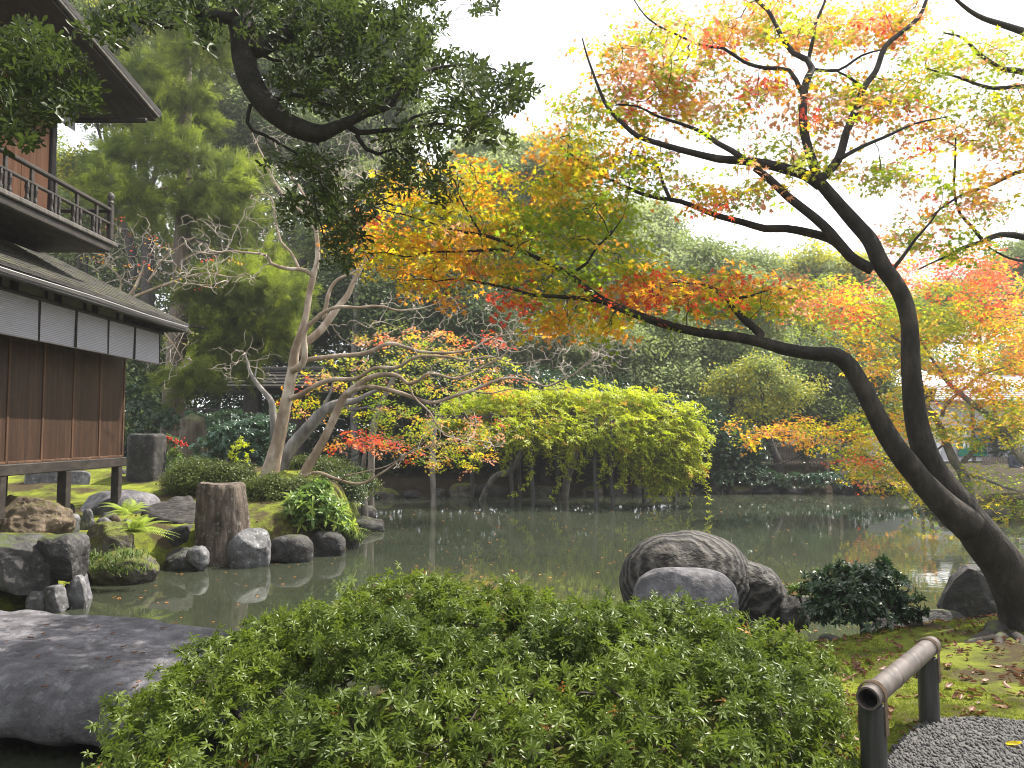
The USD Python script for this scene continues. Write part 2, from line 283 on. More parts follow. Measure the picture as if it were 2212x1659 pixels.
M['wood_grey'] = noisemat('wood_grey', [(.045, .04, .036), (.085, .077, .07), (.14, .125, .115)], 4, rough=.75, bump=.4, stretch=(5, 5, .5), dist=.01)
M['wood_fence'] = noisemat('wood_fence', [(.055, .042, .033), (.10, .078, .06), (.15, .12, .095)], 4, rough=.8, bump=.3, stretch=(5, 5, .5), dist=.01)
M['blind'] = usdkit.material(stage, '/World/Looks/blind', {
    'g': ('geometry', {}), 'w': ('wave_texture', {'wave_type': 'bands', 'bands_direction': 'z', 'scale': 14, 'distortion': 1.2, 'detail': 3}),
    'mp': ('mapping', {'mapping_type': 'point', 'scale': (2, 2, 60)}), 'n': ('noise_texture', {'scale': 2.5, 'detail': 6, 'roughness': .7}),
    'mul': ('mix_color', {'fac': .65}), 'r': ('rgb_ramp', {'ramp': [(.2, (.15, .147, .165)), (.8, (.36, .355, .39))]}),
    'b': ('bump', {'strength': .5, 'distance': .006}), 'p': ('principled_bsdf', {'roughness': .7})},
    [('g.position', 'w.vector'), ('g.position', 'mp.vector'), ('mp.vector', 'n.vector'), ('w.color', 'mul.a'), ('n.color', 'mul.b'), ('mul.result', 'r.fac'), ('r.color', 'p.base_color'), ('w.fac', 'b.height'), ('b.normal', 'p.normal')], surface='p.BSDF')
M['paper'] = noisemat('paper', [(.30, .28, .25), (.38, .36, .32)], 3, rough=.8, bump=.05)
M['roof_bark'] = noisemat('roof_bark', [(.018, .017, .016), (.042, .039, .036), (.08, .077, .068)], 3, detail=8, rough=.9, bump=.9, bscale=20, dist=.03, stretch=(3, .6, 3), moss=(.075, .08, .03), mossamt=.27)
M['roof_edge'] = noisemat('roof_edge', [(.03, .028, .028), (.06, .057, .055), (.09, .086, .08)], 5, rough=.9, bump=.8, bscale=30, stretch=(1, .3, 4), dist=.02)
M['metal_wire'] = noisemat('metal_wire', [(.35, .35, .36), (.45, .45, .46)], 8, rough=.35, bump=.1)
M['plaster'] = noisemat('plaster', [(.62, .62, .64), (.74, .74, .76)], 1.2, rough=.9, bump=.1)
M['plaster_grey'] = noisemat('plaster_grey', [(.34, .34, .36), (.44, .44, .46)], 1.2, rough=.9, bump=.1)
M['roof_pale'] = noisemat('roof_pale', [(.36, .37, .40), (.52, .53, .56)], 1.5, rough=.35, bump=.2, bscale=4, spec=.5)
M['green_cloth'] = noisemat('green_cloth', [(.01, .13, .075), (.02, .18, .11)], 2, rough=.8, bump=.1)
M['white_paint'] = noisemat('white_paint', [(.7, .7, .7), (.8, .8, .8)], 2, rough=.7, bump=.05)
M['rope'] = noisemat('rope', [(.10, .07, .05), (.22, .16, .11)], 30, rough=.9, bump=.6, bscale=90, dist=.005)
M['bamboo_grey'] = noisemat('bamboo_grey', [(.035, .028, .026), (.075, .061, .056), (.125, .103, .096)], 5, detail=8, rough=.55, bump=.25, stretch=(5, .7, 5), dist=.006, spec=.35)
M['post_dark'] = noisemat('post_dark', [(.012, .012, .012), (.03, .03, .029), (.055, .055, .05)], 5, rough=.5, bump=.4, stretch=(6, 6, .5), dist=.006, spec=.4)
M['hollow'] = noisemat('hollow', [(.008, .007, .006), (.02, .017, .014)], 8, bump=.2)
M['skin'] = noisemat('skin', [(.42, .26, .19), (.48, .30, .22)], 4, rough=.6, bump=.05)
M['clothes'] = noisemat('clothes', [(.02, .022, .03), (.035, .038, .05)], 5, rough=.9, bump=.2)
M['hair'] = noisemat('hair', [(.012, .01, .009), (.025, .02, .018)], 20, rough=.6, bump=.3)
M['water'] = usdkit.material(stage, '/World/Looks/water', {
    'g': ('geometry', {}), 'mp': ('mapping', {'mapping_type': 'point', 'scale': (.9, 1.6, 1)}),
    'n': ('noise_texture', {'scale': 3.0, 'detail': 3, 'roughness': .55}), 'n2': ('noise_texture', {'scale': .22, 'detail': 2}),
    'mr': ('map_range', {'from_min': .40, 'from_max': .66, 'to_min': .006, 'to_max': .036, 'clamp': True}),
    'b': ('bump', {'distance': .05}), 'nc': ('noise_texture', {'scale': .35, 'detail': 3}),
    'r': ('rgb_ramp', {'ramp': [(.3, (.019, .023, .014)), (.7, (.030, .034, .022))]}),
    'p': ('principled_bsdf', {'roughness': .025, 'ior': 1.33, 'specular_ior_level': .62})},
    [('g.position', 'mp.vector'), ('mp.vector', 'n.vector'), ('g.position', 'n2.vector'), ('n2.fac', 'mr.value'), ('mr.result', 'b.strength'), ('n.fac', 'b.height'), ('b.normal', 'p.normal'),
     ('g.position', 'nc.vector'), ('nc.fac', 'r.fac'), ('r.color', 'p.base_color')], surface='p.BSDF')
# ------------------------------------------------------------------ ground, water
WZ = -0.40
shore = [(-9, 2.0), (-5.0, 2.0), (-3.0, 2.0), (-2.35, 2.6), (-1.95, 3.4), (-1.6, 4.5), (-0.9, 5.3), (0.2, 5.7), (1.2, 6.0), (2.0, 6.3), (2.8, 6.75), (3.6, 7.1), (4.6, 7.8), (5.4, 8.6), (6.6, 9.0), (7.9, 9.8),
         (9.6, 11.5), (11.0, 13.6), (11.4, 15.6), (10.6, 17.2), (10.2, 18.6), (10.8, 20.5), (11.8, 22.5), (11.9, 24.4), (9.5, 25.4), (6.0, 25.6), (3.0, 25.2), (0.5, 24.6), (-2, 24.2), (-4.6, 23.2), (-5.0, 21.5),
         (-4.0, 20.0), (-3.2, 17.5), (-2.75, 15.0), (-2.55, 13.6), (-2.9, 12.6), (-3.4, 12.2), (-4.1, 11.8), (-4.7, 11.6), (-5.1, 11.2), (-5.35, 10.4), (-5.1, 9.4), (-5.5, 8.2), (-6.2, 7.0), (-6.6, 5.5), (-9.0, 5.2)]
pond = Polygon(shore).buffer(.35).buffer(-.35)
path_pts = [tuple(onz(u, v, 0)[:2]) for u, v in [(1905, 1680), (1940, 1630), (1972, 1597), (2000, 1574), (2035, 1560), (2090, 1556), (2150, 1562), (2212, 1568), (2330, 1572)]]
path_poly = Polygon(path_pts + [(7.0, 3.9), (7.0, -3.0), (0.2, -3.0), (0.9, 2.2)]).buffer(.02)
def sstep(t): t = np.clip(t, 0, 1); return t * t * (3 - 2 * t)
def height(x, y):
    x, y = np.asarray(x, float), np.asarray(y, float)
    p = shapely.points(x, y); inside = shapely.contains_xy(pond, x, y)
    d = shapely.distance(p, pond.exterior)
    near = np.zeros_like(x) + .0
    pen = np.clip((y - 11.5) * .17, .1, .75)                     # bank that climbs behind the stump
    left = .30 + 0 * x
    far = np.clip(.0 + (d - .6) * .10, 0, .35) + np.clip((y - 34) * .02, 0, 1.2)
    wl = sstep((-x - 1.5) / 1.5); wp = sstep((y - 9.5) / 2.5) * wl
    base = near * (1 - wl) + left * wl * sstep((y - 3) / 3)
    base = base * (1 - wp) + pen * wp
    wf = np.maximum(sstep((y - 20) / 4), sstep((x - 8.5) / 1.0) * sstep((y - 10) / 2))
    base = base * (1 - wf) + far * wf
    rough = (meshkit.fbm(np.stack([x * .9, y * .9, 0 * x], -1), 4, 3) - .5) * .14
    dp = shapely.distance(p, path_poly)
    rough *= np.clip(dp / 1.2, 0, 1) * np.clip(d / .8, 0.1, 1)
    width = np.where(wf > .5, 1.0, .55)
    land = -.47 + (base + .47) * sstep(d / width) ** .7 + rough
    return np.where(inside, -.47 - np.clip(d * .5, 0, .7), land)
gx = np.unique(np.concatenate([np.linspace(-160, -26, 20), np.linspace(-26, -9, 45), np.linspace(-9, 10, 230), np.linspace(10, 30, 60), np.linspace(30, 160, 20)]))
gy = np.unique(np.concatenate([np.linspace(-60, -4, 14), np.linspace(-4, 9, 180), np.linspace(9, 28, 150), np.linspace(28, 60, 50), np.linspace(60, 260, 20)]))
X, Y = np.meshgrid(gx, gy); Z = height(X.ravel(), Y.ravel())
nx, ny = len(gx), len(gy); i, j = np.meshgrid(np.arange(ny - 1), np.arange(nx - 1), indexing='ij'); q = (i * nx + j)
quads = np.stack([q, q + 1, q + nx + 1, q + nx], -1).reshape(-1, 4)
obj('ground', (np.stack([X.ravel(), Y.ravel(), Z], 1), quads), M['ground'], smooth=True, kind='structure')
wv, wf_ = trimesh.creation.triangulate_polygon(pond.buffer(.5), engine='earcut')
obj('pond_water', (np.column_stack([wv, np.full(len(wv), WZ)]), wf_), M['water'], kind='structure')
pv, pf = trimesh.creation.triangulate_polygon(path_poly, engine='earcut')
obj('gravel_path', (np.column_stack([pv, np.full(len(pv), .012)]), pf), M['gravel'], kind='structure')
def ground_at(x, y): return float(height(np.array([x]), np.array([y]))[0])

# ------------------------------------------------------------------ stones
def rock_mesh(c, size, n=2.8, cuts=9, noise=.07, nf=2.2, sub=4, seed=0, flat=None, yaw=0.0, tilt=(0, 0), grooves=0, fine=.012):
    r = np.random.default_rng(seed)
    m = trimesh.creation.icosphere(sub); P = m.vertices.copy()
    P /= (np.abs(P) ** n).sum(1)[:, None] ** (1 / n)
    for _ in range(cuts):
        k = r.normal(size=3); k /= np.linalg.norm(k); h = r.uniform(.62, .86) * (np.abs(k) @ np.ones(3)) ** .35
        s = P @ k - h; P = P - np.where(s > 0, s, 0)[:, None] * k * .92
    d = P / np.linalg.norm(P, axis=1, keepdims=True)
    S = np.asarray(size, float) / 2
    P = P * (1 + noise * 2 * (meshkit.fbm(P * nf + seed * 7.3, 5, seed) - .5))[:, None]
    P = P * S
    if grooves:
        w = P[:, 2] / S[2] * grooves + 1.3 * meshkit.fbm(P * 1.2 / max(S), 3, seed + 5) * 3
        P = P + d * (np.abs(np.sin(w * 3.1)) ** 3 * -.045 * S[2])[:, None]
    P = P + d * ((meshkit.fbm(P * 9, 4, seed + 9) - .5) * 2.4 * fine + (np.abs(meshkit.fbm(P * 3.3 / max(S) * .5, 4, seed + 19) - .5) - .12) * -.22 * S.min() * (min(1, noise / .05) if noise > .02 else 0))[:, None]
    R = Rot.from_euler('zxy', [yaw, tilt[0], tilt[1]], degrees=True)
    return R.apply(P) + np.asarray(c), m.faces
def rock(name, label, u0, u1, vt, vb, Yd, mat='stone_grey', dr=.8, sink=.12, category='rock', **kw):
    uc = (u0 + u1) / 2; a, b = at(uc, vt, Yd), at(uc, vb, Yd)
    w = (u1 - u0) * px(Yd); z1, z0 = a[2], b[2] - sink
    grp = kw.pop('group', None)
    c = np.array([a[0], Yd + w * dr * .25, (z0 + z1) / 2])
    return obj(name, rock_mesh(c, (w, w * dr, z1 - z0), **kw), M[mat], smooth=40, label=label, category=category, group=grp)
# left shore
rock('boulder', 'large blocky grey boulder with a dark vertical crack at the left edge of the pond', -75, 108, 1150, 1288, 8.8, 'stone_grey', .8, sink=.04, n=5, cuts=9, noise=.05, sub=5, seed=3, fine=.02)
rock('boulder', 'grey boulder with rounded right shoulder joined to the cracked block by the water', 84, 174, 1158, 1266, 8.9, 'stone_grey', 1.3, sink=.03, n=4.5, cuts=9, noise=.05, sub=5, seed=5, tilt=(0, -7), fine=.02)
rock('mossy_rock', 'mossy brown rough rock ledge below the house wall at left edge', -70, 132, 1078, 1175, 10.3, 'stone_brown', .6, sink=.3, n=3, cuts=8, noise=.14, nf=3, sub=5, seed=11, fine=.03)
rock('boulder', 'rounded blue-grey boulder under the corner post of the house', 166, 330, 1062, 1150, 13.0, 'stone_slab', .75, n=2.7, cuts=6, noise=.05, seed=21)
rock('stone', 'small rounded pale grey stone behind the blue-grey post boulder', 298, 352, 1068, 1104, 14.2, 'stone_grey', .8, n=2.3, cuts=4, noise=.04, seed=22)
rock('stone_block', 'long squared grey stone block beneath the house floor', 52, 200, 1018, 1092, 14.8, 'stone_pale', .35, n=7, cuts=3, noise=.03, seed=23, yaw=-6)
rock('stone', 'grey squared stone in the shade under the house, left of the square post', 100, 150, 1086, 1125, 12.3, 'stone_grey', .8, n=4, cuts=6, noise=.05, seed=24)
rock('standing_stone', 'grey upright stone behind the house corner post', 240, 284, 1014, 1075, 15.6, 'stone_grey', .8, n=3.5, cuts=6, noise=.05, seed=25)
rock('stone', 'narrow pale stone beside the foot of the square house post', 128, 172, 1112, 1175, 10.9, 'stone_pale', .7, n=3, cuts=7, noise=.08, seed=26)
rock('stone', 'pale pointed stone standing right of the square house post', 170, 203, 1100, 1150, 11.6, 'stone_pale', .6, n=2.4, cuts=8, noise=.08, seed=27)
for k, (u0, u1, vt, vb, Yd) in enumerate([(205, 238, 1118, 1140, 11.6), (232, 262, 1112, 1136, 11.9), (258, 284, 1122, 1142, 11.8), (214, 250, 1106, 1124, 12.4)]):
    rock('pebble_stone', ['small blue-grey cobble left of the fern', 'small reddish grey cobble behind the fern', 'small pale cobble touching the fern fronds', 'small grey cobble behind the other cobbles'][k], u0, u1, vt, vb, Yd, ['stone_slab', 'stone_brown', 'stone_pale', 'stone_grey'][k], .9, n=2.4, cuts=6, noise=.06, sub=3, seed=30 + k)
rock('mossy_rock', 'dark mossy rough rock at the waterline left of the fern', 166, 275, 1132, 1205, 10.5, 'stone_moss', .8, sink=.3, n=2.6, cuts=7, noise=.15, nf=3, seed=35, fine=.03)
rock('mossy_rock', 'low mossy rock mound sloping into the water below the fern', 172, 330, 1190, 1262, 10.3, 'stone_moss', .6, sink=.1, n=2.2, cuts=5, noise=.15, nf=3, seed=36, fine=.03)
rock('boulder', 'dark slanted layered boulder leaning against the brown stump', 300, 455, 1075, 1215, 12.4, 'stone_layer', .9, sink=.2, n=3, cuts=6, noise=.07, seed=40, tilt=(0, -26), grooves=1.2)
rock('boulder', 'low flat dark ledge in front of the slanted boulder', 330, 425, 1140, 1205, 11.9, 'stone_dark', .9, n=3, cuts=8, noise=.06, seed=41, tilt=(0, -14))
rock('stone', 'flat wet stone strewn with brown leaves at the water left of the stump', 352, 440, 1186, 1224, 11.3, 'stone_grey', .7, n=3, cuts=7, noise=.08, seed=42)
rock('stone', 'small pale wet stone at the foot of the brown stump', 400, 448, 1180, 1216, 11.2, 'stone_pale', .7, n=2.6, cuts=7, noise=.08, seed=43)
rock('boulder', 'lichen-spotted pale boulder in the water right of the stump', 492, 580, 1143, 1232, 11.55, 'stone_pale', .85, n=3, cuts=7, noise=.06, seed=44)
rock('boulder', 'dark smooth boulder second to the right of the stump', 578, 670, 1158, 1218, 12.0, 'stone_dark', .8, n=2.8, cuts=6, noise=.05, seed=45)
rock('boulder', 'dark boulder below the leafy green plant on the point', 662, 742, 1150, 1210, 12.6, 'stone_dark', .8, n=2.8, cuts=7, noise=.06, seed=46)
rock('standing_stone', 'tall thin pale grey stone standing at the tip of the point', 692, 735, 1096, 1205, 13.0, 'stone_grey', .7, n=3, cuts=8, noise=.06, seed=47)
rock('stone', 'small pale stone half hidden in the leafy plant on the point', 646, 682, 1060, 1100, 13.4, 'stone_brown', .8, n=2.6, cuts=7, noise=.08, seed=48)
rock('stone', 'low dark stone at the outermost tip of the point', 728, 778, 1160, 1198, 13.4, 'stone_dark', .8, n=2.6, cuts=7, noise=.08, sub=3, seed=49)
for k, (u0, u1, vt, vb, Yd, mt) in enumerate([(50, 104, 1280, 1312, 8.7, 'stone_pale'), (88, 142, 1266, 1314, 8.7, 'stone_pale'), (130, 164, 1256, 1308, 8.95, 'stone_dark'), (140, 186, 1246, 1312, 8.85, 'stone_pale'), (160, 192, 1236, 1296, 9.3, 'stone_slab')]):
    rock('stone', ['small white-topped stone at the waterline under the cracked boulder, leftmost of five', 'broad pale stone at the waterline under the cracked boulder', 'dark narrow stone between pale ones under the cracked boulder', 'pale wedge stone at the waterline, right end under the boulder', 'thin grey stone nearest the open water beside the boulder'][k], u0, u1, vt, vb, Yd, mt, .8, n=4, cuts=14, noise=.05, sub=4, seed=50 + k, tilt=(0, (6, -8, 4, -14, -10)[k]))
# the slab in the foreground
def slab_stone(c, size, yaw, tilt, n=5.0, cell=.028, seed=60):
    bx = trimesh.creation.box(size)
    gridf = []
    S = np.array(size) / 2; V, Fc, o = [], [], 0
    for ax in range(3):
        a, b = [k for k in range(3) if k != ax]; na, nb_ = int(size[a] / cell) + 1, int(size[b] / cell) + 1
        A, B = np.meshgrid(np.linspace(-1, 1, na), np.linspace(-1, 1, nb_), indexing='ij')
        for sg in (-1, 1):
            P = np.zeros((na * nb_, 3)); P[:, a], P[:, b], P[:, ax] = A.ravel(), B.ravel(), sg; V.append(P)
            i, j = np.meshgrid(np.arange(na - 1), np.arange(nb_ - 1), indexing='ij'); q = o + i * nb_ + j
            Fc.append(np.stack([q, q + nb_, q + nb_ + 1, q + 1], -1).reshape(-1, 4)[:, ::(1 if (sg > 0) == (ax != 1) else -1)]); o += na * nb_
    P = np.vstack(V) * S; e = np.maximum(np.abs(P) - (S - .16), 0); nrm = np.linalg.norm(e, axis=1, keepdims=True)        # rounded edges
    P = np.where(nrm > 1e-9, np.sign(P) * (np.minimum(np.abs(P), S - .16) + e * np.minimum(1, .16 / np.maximum(nrm, 1e-9))), P)
    d = P / np.linalg.norm(P / S, axis=1, keepdims=True) / S; d /= np.linalg.norm(d, axis=1, keepdims=True)
    f1 = meshkit.fbm(P * 1.1 + seed, 4, seed) - .5; f2 = meshkit.fbm(P * 5 + seed, 5, seed + 1) - .5
    P = P + d * (f1 * .16 + f2 * .05)[:, None]
    t = trimesh.Trimesh(P, np.vstack([np.vstack(Fc)[:, [0, 1, 2]], np.vstack(Fc)[:, [0, 2, 3]]]), process=False); t.merge_vertices(digits_vertex=5); t.fix_normals()
    return Rot.from_euler('zxy', [yaw, tilt[0], tilt[1]], degrees=True).apply(t.vertices) + np.asarray(c), t.faces
obj('stone_slab', slab_stone((-3.75, 5.66, -.075), (4.2, 1.34, .40), -12, (2.0, 1.2)), M['stone_slab'], smooth=40, label='broad flat purple-grey stone slab over the inlet in the left foreground', category='stone')
# right shore of the near bank
rock('boulder', 'big dome-shaped dark boulder with wavy layers behind the clipped bush', 1346, 1640, 1155, 1350, 6.7, 'stone_strata', .75, sink=.15, n=2.15, cuts=0, noise=.02, nf=1.5, sub=6, seed=62, grooves=0)
rock('boulder', 'dark rugged boulder at the right foot of the layered dome', 1520, 1705, 1215, 1350, 6.75, 'stone_strata', .7, sink=.15, n=2.4, cuts=4, noise=.06, sub=5, seed=63, tilt=(0, 18))
rock('boulder', 'smooth grey rounded boulder in front of the layered dome', 1375, 1598, 1234, 1370, 5.9, 'stone_slab', .6, sink=.1, n=3, cuts=3, noise=.025, sub=5, seed=64, fine=.005)
rock('boulder', 'dark squarish boulder behind the maple foot at the right shore', 2045, 2190, 1226, 1345, 7.0, 'stone_dark', .6, sink=.15, n=3.6, cuts=5, noise=.04, sub=5, seed=65)
for k, (u0, u1, vt, vb, Yd) in enumerate([(1690, 1765, 1288, 1330, 6.6), (1880, 1945, 1335, 1372, 6.55), (1925, 2010, 1328, 1356, 6.8), (2000, 2095, 1322, 1352, 6.9), (1770, 1820, 1372, 1400, 5.9)]):
    rock('edging_stone', ['low grey stone left of the dark glossy shrub', 'dark rounded edging stone under the glossy shrub', 'flat dark edging stone beside the water', 'long flat edging stone left of the squarish boulder', 'small stone on moss at right end of the clipped bush'][k], u0, u1, vt, vb, Yd, ['stone_grey', 'stone_dark', 'stone_dark', 'stone_grey', 'stone_grey'][k], .7, n=2.8, cuts=7, noise=.05, sub=4, seed=70 + k)
# far bank edging, one stone after the other
r = np.random.default_rng(8)
ext = pond.exterior; k = 0
for s in np.arange(0, ext.length, .8):
    p = ext.interpolate(s)
    if p.y > 21 or (p.x > 8.6 and p.y > 13) or (p.x < -2 and p.y > 15.5):
        if r.random() < .72:
            w = r.uniform(.4, 1.1); hgt = r.uniform(.25, .6)
            obj('bank_stone', rock_mesh((p.x, p.y + .1, WZ + hgt * .22), (w, w * .8, hgt), seed=100 + k, sub=3, cuts=8, noise=.08), M[('stone_dark', 'stone_grey', 'stone_moss')[k % 3]], smooth=40, label='dark low stone lining the far bank of the pond', category='rock', group='stones lining the far bank'); k += 1
# stump
def stump():
    n, rings = 96, 60; rr = np.random.default_rng(4)
    c = at(475, 1210, 11.75); z0, z1 = WZ - .25, at(475, 1045, 11.75)[2]
    a = np.arange(n) * 2 * np.pi / n; t = np.linspace(0, 1, rings)
    A, T = np.meshgrid(a, t); rad = (.43 - .10 * T ** .8 + .05 * np.exp(-T * 6))
    flute = (np.abs(np.sin(A * 3.5 + .6)) ** .7 - .6) * .035 * (1 - T * .5) + (meshkit.fbm(np.stack([np.cos(A) * 3, np.sin(A) * 3, T * 1.6], -1), 5, 3) - .5) * .13
    rad = rad + flute; rad *= np.where(T > .965, 1 - (T - .965) * 2.2, 1)
    V = np.stack([c[0] - .02 + rad * np.cos(A) - .05 * T, c[1] + .2 + rad * np.sin(A) * .85, z0 + (z1 - z0) * T + .012 * np.sin(A * 2 + 1) * T ** 4 + .02 * (meshkit.noise(np.stack([np.cos(A) * 2, np.sin(A) * 2, 0 * A], -1), 2) - .5) * T ** 4], -1).reshape(-1, 3)
    i, j = np.meshgrid(np.arange(rings - 1), np.arange(n), indexing='ij')
    q = np.stack([i * n + j, i * n + (j + 1) % n, (i + 1) * n + (j + 1) % n, (i + 1) * n + j], -1).reshape(-1, 4)
    V2 = [V]; Fs = [q[:, [0, 1, 2]], q[:, [0, 2, 3]]]; last = (rings - 1) * n; o = len(V); cen = V[last:].mean(0)
    prev = last
    for s in (.7, .4, .15):
        ringv = cen + (V[last:] - cen) * s - np.array([0, 0, .015 + .01 * math.sin(s * 9)]); V2.append(ringv); k = np.arange(n); cur = o
        Fs += [np.stack([prev + k, prev + (k + 1) % n, cur + (k + 1) % n], 1), np.stack([prev + k, cur + (k + 1) % n, cur + k], 1)]; prev = cur; o += n
    V2.append(cen[None]); k = np.arange(n); Fs.append(np.stack([prev + k, prev + (k + 1) % n, np.full(n, o)], 1))
    return np.vstack(V2), np.vstack(Fs)
obj('tree_stump', stump(), M['stump'], smooth=50, label='weathered brown stump standing at the water on the left shore', category='stump')
# stone drum beside the house corner
def lathe(profile, c, n=40, sq=1.0):
    a = np.arange(n) * 2 * np.pi / n; P = np.array(profile)
    ca, sa = np.cos(a), np.sin(a); k = (np.abs(ca) ** sq + np.abs(sa) ** sq) ** (-1 / sq) if sq != 1.0 else np.ones(n)
    V = np.stack([np.outer(P[:, 0], ca * k), np.outer(P[:, 0], sa * k), np.repeat(P[:, 1:2], n, 1)], -1).reshape(-1, 3) + np.asarray(c)
    m = len(P); i, j = np.meshgrid(np.arange(m - 1), np.arange(n), indexing='ij')
    q = np.stack([i * n + j, i * n + (j + 1) % n, (i + 1) * n + (j + 1) % n, (i + 1) * n + j], -1).reshape(-1, 4)
    return V, np.vstack([q[:, [0, 1, 2]], q[:, [0, 2, 3]]])
c = at(300, 1065, 15.0); Hh = at(300, 937, 15.0)[2] - c[2]
dv, df = lathe([(0, -.25), (.2, -.25), (.22, .0), (.25, .06), (.275, .12), (.285, .3), (.285, Hh - .08), (.27, Hh - .025), (.23, Hh), (0, Hh)], (c[0], c[1] + .28, c[2]), 48, 6)
tm = trimesh.Trimesh(dv, df).subdivide(); dv = np.array(tm.vertices); dv += (meshkit.fbm(dv * 7, 4, 3)[:, None] - .5) * .03
obj('stone_basin', (dv, tm.faces), M['stone_dark'], smooth=40, label='tall dark rounded stone basin beside the corner of the house', category='stone basin')

# ------------------------------------------------------------------ house on the left
hs = thing('wooden_house', 'two-storey dark wooden house on posts with mossy roof, bamboo blinds and balcony', 'house')
WX = -6.27; Y0, YC = 7.0, 12.97
zb = at(266, 987, YC)[2]; zbb = at(266, 1007, YC)[2]; zw = 3.0; zt = 3.44
ys = [YC - .745 * k for k in range(9)]
for k in range(8):
    y1, y0 = ys[k], ys[k + 1]
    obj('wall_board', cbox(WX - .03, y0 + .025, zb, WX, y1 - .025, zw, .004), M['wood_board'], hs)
    obj('batten', cbox(WX - .03, y1 - .025, zb, WX + .014, y1 + .018, zw, .005), M['wood_batten'], hs)
    obj('wall_foot_strip', cbox(WX + .002, y0 + .02, zb, WX + .016, y1 - .026, zb + .03, .003), M['wood_batten'], hs)
obj('sill_beam', cbox(WX - .10, Y0, zbb, WX + .05, YC + .06, zb - .003), M['wood_dark'], hs)
obj('end_wall', box(-10.5, YC - .06, zb + .002, WX - .035, YC + .01, zt), M['wood_board'], hs)
obj('back_wall', box(-10.6, Y0, zb, -10.5, YC, zt), M['wood_board'], hs)
obj('floor', box(-10.5, Y0, zbb + .02, WX - .11, YC - .06, zb - .01), M['wood_dark'], hs)
obj('end_beam', cbox(-10.5, YC - .08, zbb + .003, WX - .105, YC + .055, zb - .004), M['wood_dark'], hs)
for (u, v0, Yp, w) in [(148, 1112, 11.35, .13), (247, 1078, 12.85, .12), (15, 1095, 9.9, .12), (24, 1080, 12.7, .1)]:
    q = at(u, v0, Yp); xx = WX - .02 if Yp != 12.7 else -8.0
    obj('floor_post', cbox(xx - w / 2, Yp - w / 2, q[2] - .15, xx + w / 2, Yp + w / 2, zbb - .002, .006), M['wood_dark'], hs)
# transom above the boards, behind the blinds
obj('lintel', cbox(WX - .06, Y0, zw + .002, WX + .03, YC + .03, zw + .05), M['wood_dark'], hs)
for k in range(7):
    y1, y0 = YC - .98 * k - .02, YC - .98 * (k + 1) - .02
    f = obj('transom_panel', box(WX - .02, y0 + .06, zw + .052, WX - .005, y1 - .06, zt - .02), M['paper'], hs)
    obj('transom_post', cbox(WX - .05, y1 - .058, zw + .051, WX + .04, y1 + .058, zt - .019), M['wood_dark'], hs)
    obj('transom_bar', cbox(WX - .004, (y0 + y1) / 2 + .18, zw + .053, WX + .03, (y0 + y1) / 2 + .23, zt - .02), M['wood_dark'], hs)
obj('top_plate', box(WX - .08, Y0, zt - .018, WX + .02, YC + .02, zt + .14), M['wood_dark'], hs)
# blinds hanging below the eave
BX = -5.75
zr, zl = at(342, 722, 13.03)[2], at(338, 786, 13.03)[2]
obj('blind_rail', cbox(BX - .02, Y0, zr, BX + .03, 13.15, zr + .045), M['wood_dark'], hs)
ye = [13.03, 12.17, 11.36, 10.52, 9.69, 8.85, 8.0]
for k in range(6):
    y1, y0 = ye[k] - .008, ye[k + 1] + .008
    ny_, nz_ = 12, 10; yy, zz = np.meshgrid(np.linspace(y0, y1, ny_), np.linspace(zl, zr - .002, nz_)); xx = BX + .012 * np.sin(yy * 5 + k) * ((zr - zz) / (zr - zl)) + .004
    v = np.stack([xx.ravel(), yy.ravel(), zz.ravel()], 1); i, j = np.meshgrid(np.arange(nz_ - 1), np.arange(ny_ - 1), indexing='ij'); q = i * ny_ + j
    f = np.stack([q, q + 1, q + ny_ + 1, q + ny_], -1).reshape(-1, 4); f = np.vstack([f[:, [0, 1, 2]], f[:, [0, 2, 3]]])
    b = v - [.012, 0, 0]
    b1 = obj('blind', join([(v, f), (b, f[:, ::-1])]), M['blind'], hs, smooth=True)
    for e, yy_ in enumerate((y0 - .004, y1 - .012)):
        obj('edge_tape', box(BX + .004, yy_ + .004, zl, BX + .019, yy_ + .012, zr), M['wood_dark'], b1)
    obj('bottom_bar', cbox(BX - .012, y0, zl - .012, BX + .014, y1, zl - .001, .003), M['wood_grey'], b1)
# lower roof: hipped, bark-shingled, mossy
EX = -5.40; ec = at(404, 702, 13.37); ez = ec[2]; YE = 13.37
ridge = np.array([-7.04, 12.0, ez + .90])
def slab(quad, th):                                    # quad of top corners, thickened downwards
    Q = np.array(quad, float); L = Q - [0, 0, th]
    n = len(Q); V = np.vstack([Q, L]); Fc = []
    for k in range(1, n - 1): Fc += [(0, k, k + 1), (n, n + k + 1, n + k)]
    for k in range(n): m2 = (k + 1) % n; Fc += [(k, n + k, n + m2), (k, n + m2, m2)]
    return V, np.array(Fc)
def course_roof(e0, e1, r0, r1, n, th, lift):          # overlapping courses from eave (e0-e1) to ridge (r0-r1)
    out = []
    for k in range(n):
        t0, t1 = k / n, (k + 1.15) / n; t1 = min(t1, 1.0)
        a, b, c_, d_ = [np.asarray(p) + (np.asarray(q) - np.asarray(p)) * t for p, q, t in ((e0, r0, t0), (e1, r1, t0), (e1, r1, t1), (e0, r0, t1))]
        out.append(slab([a + [0, 0, lift], b + [0, 0, lift], c_, d_], th))
    return out
e0, e1 = np.array([EX, 5.5, ez + .02]), np.array([EX, YE, ez])
courses = course_roof(e0, e1, (ridge[0], 5.5, ridge[2]), ridge, 15, .05, .014)
for cmesh in courses: obj('roof_course', cmesh, M['roof_bark'], hs)
e2 = np.array([-11.5, YE, ez])
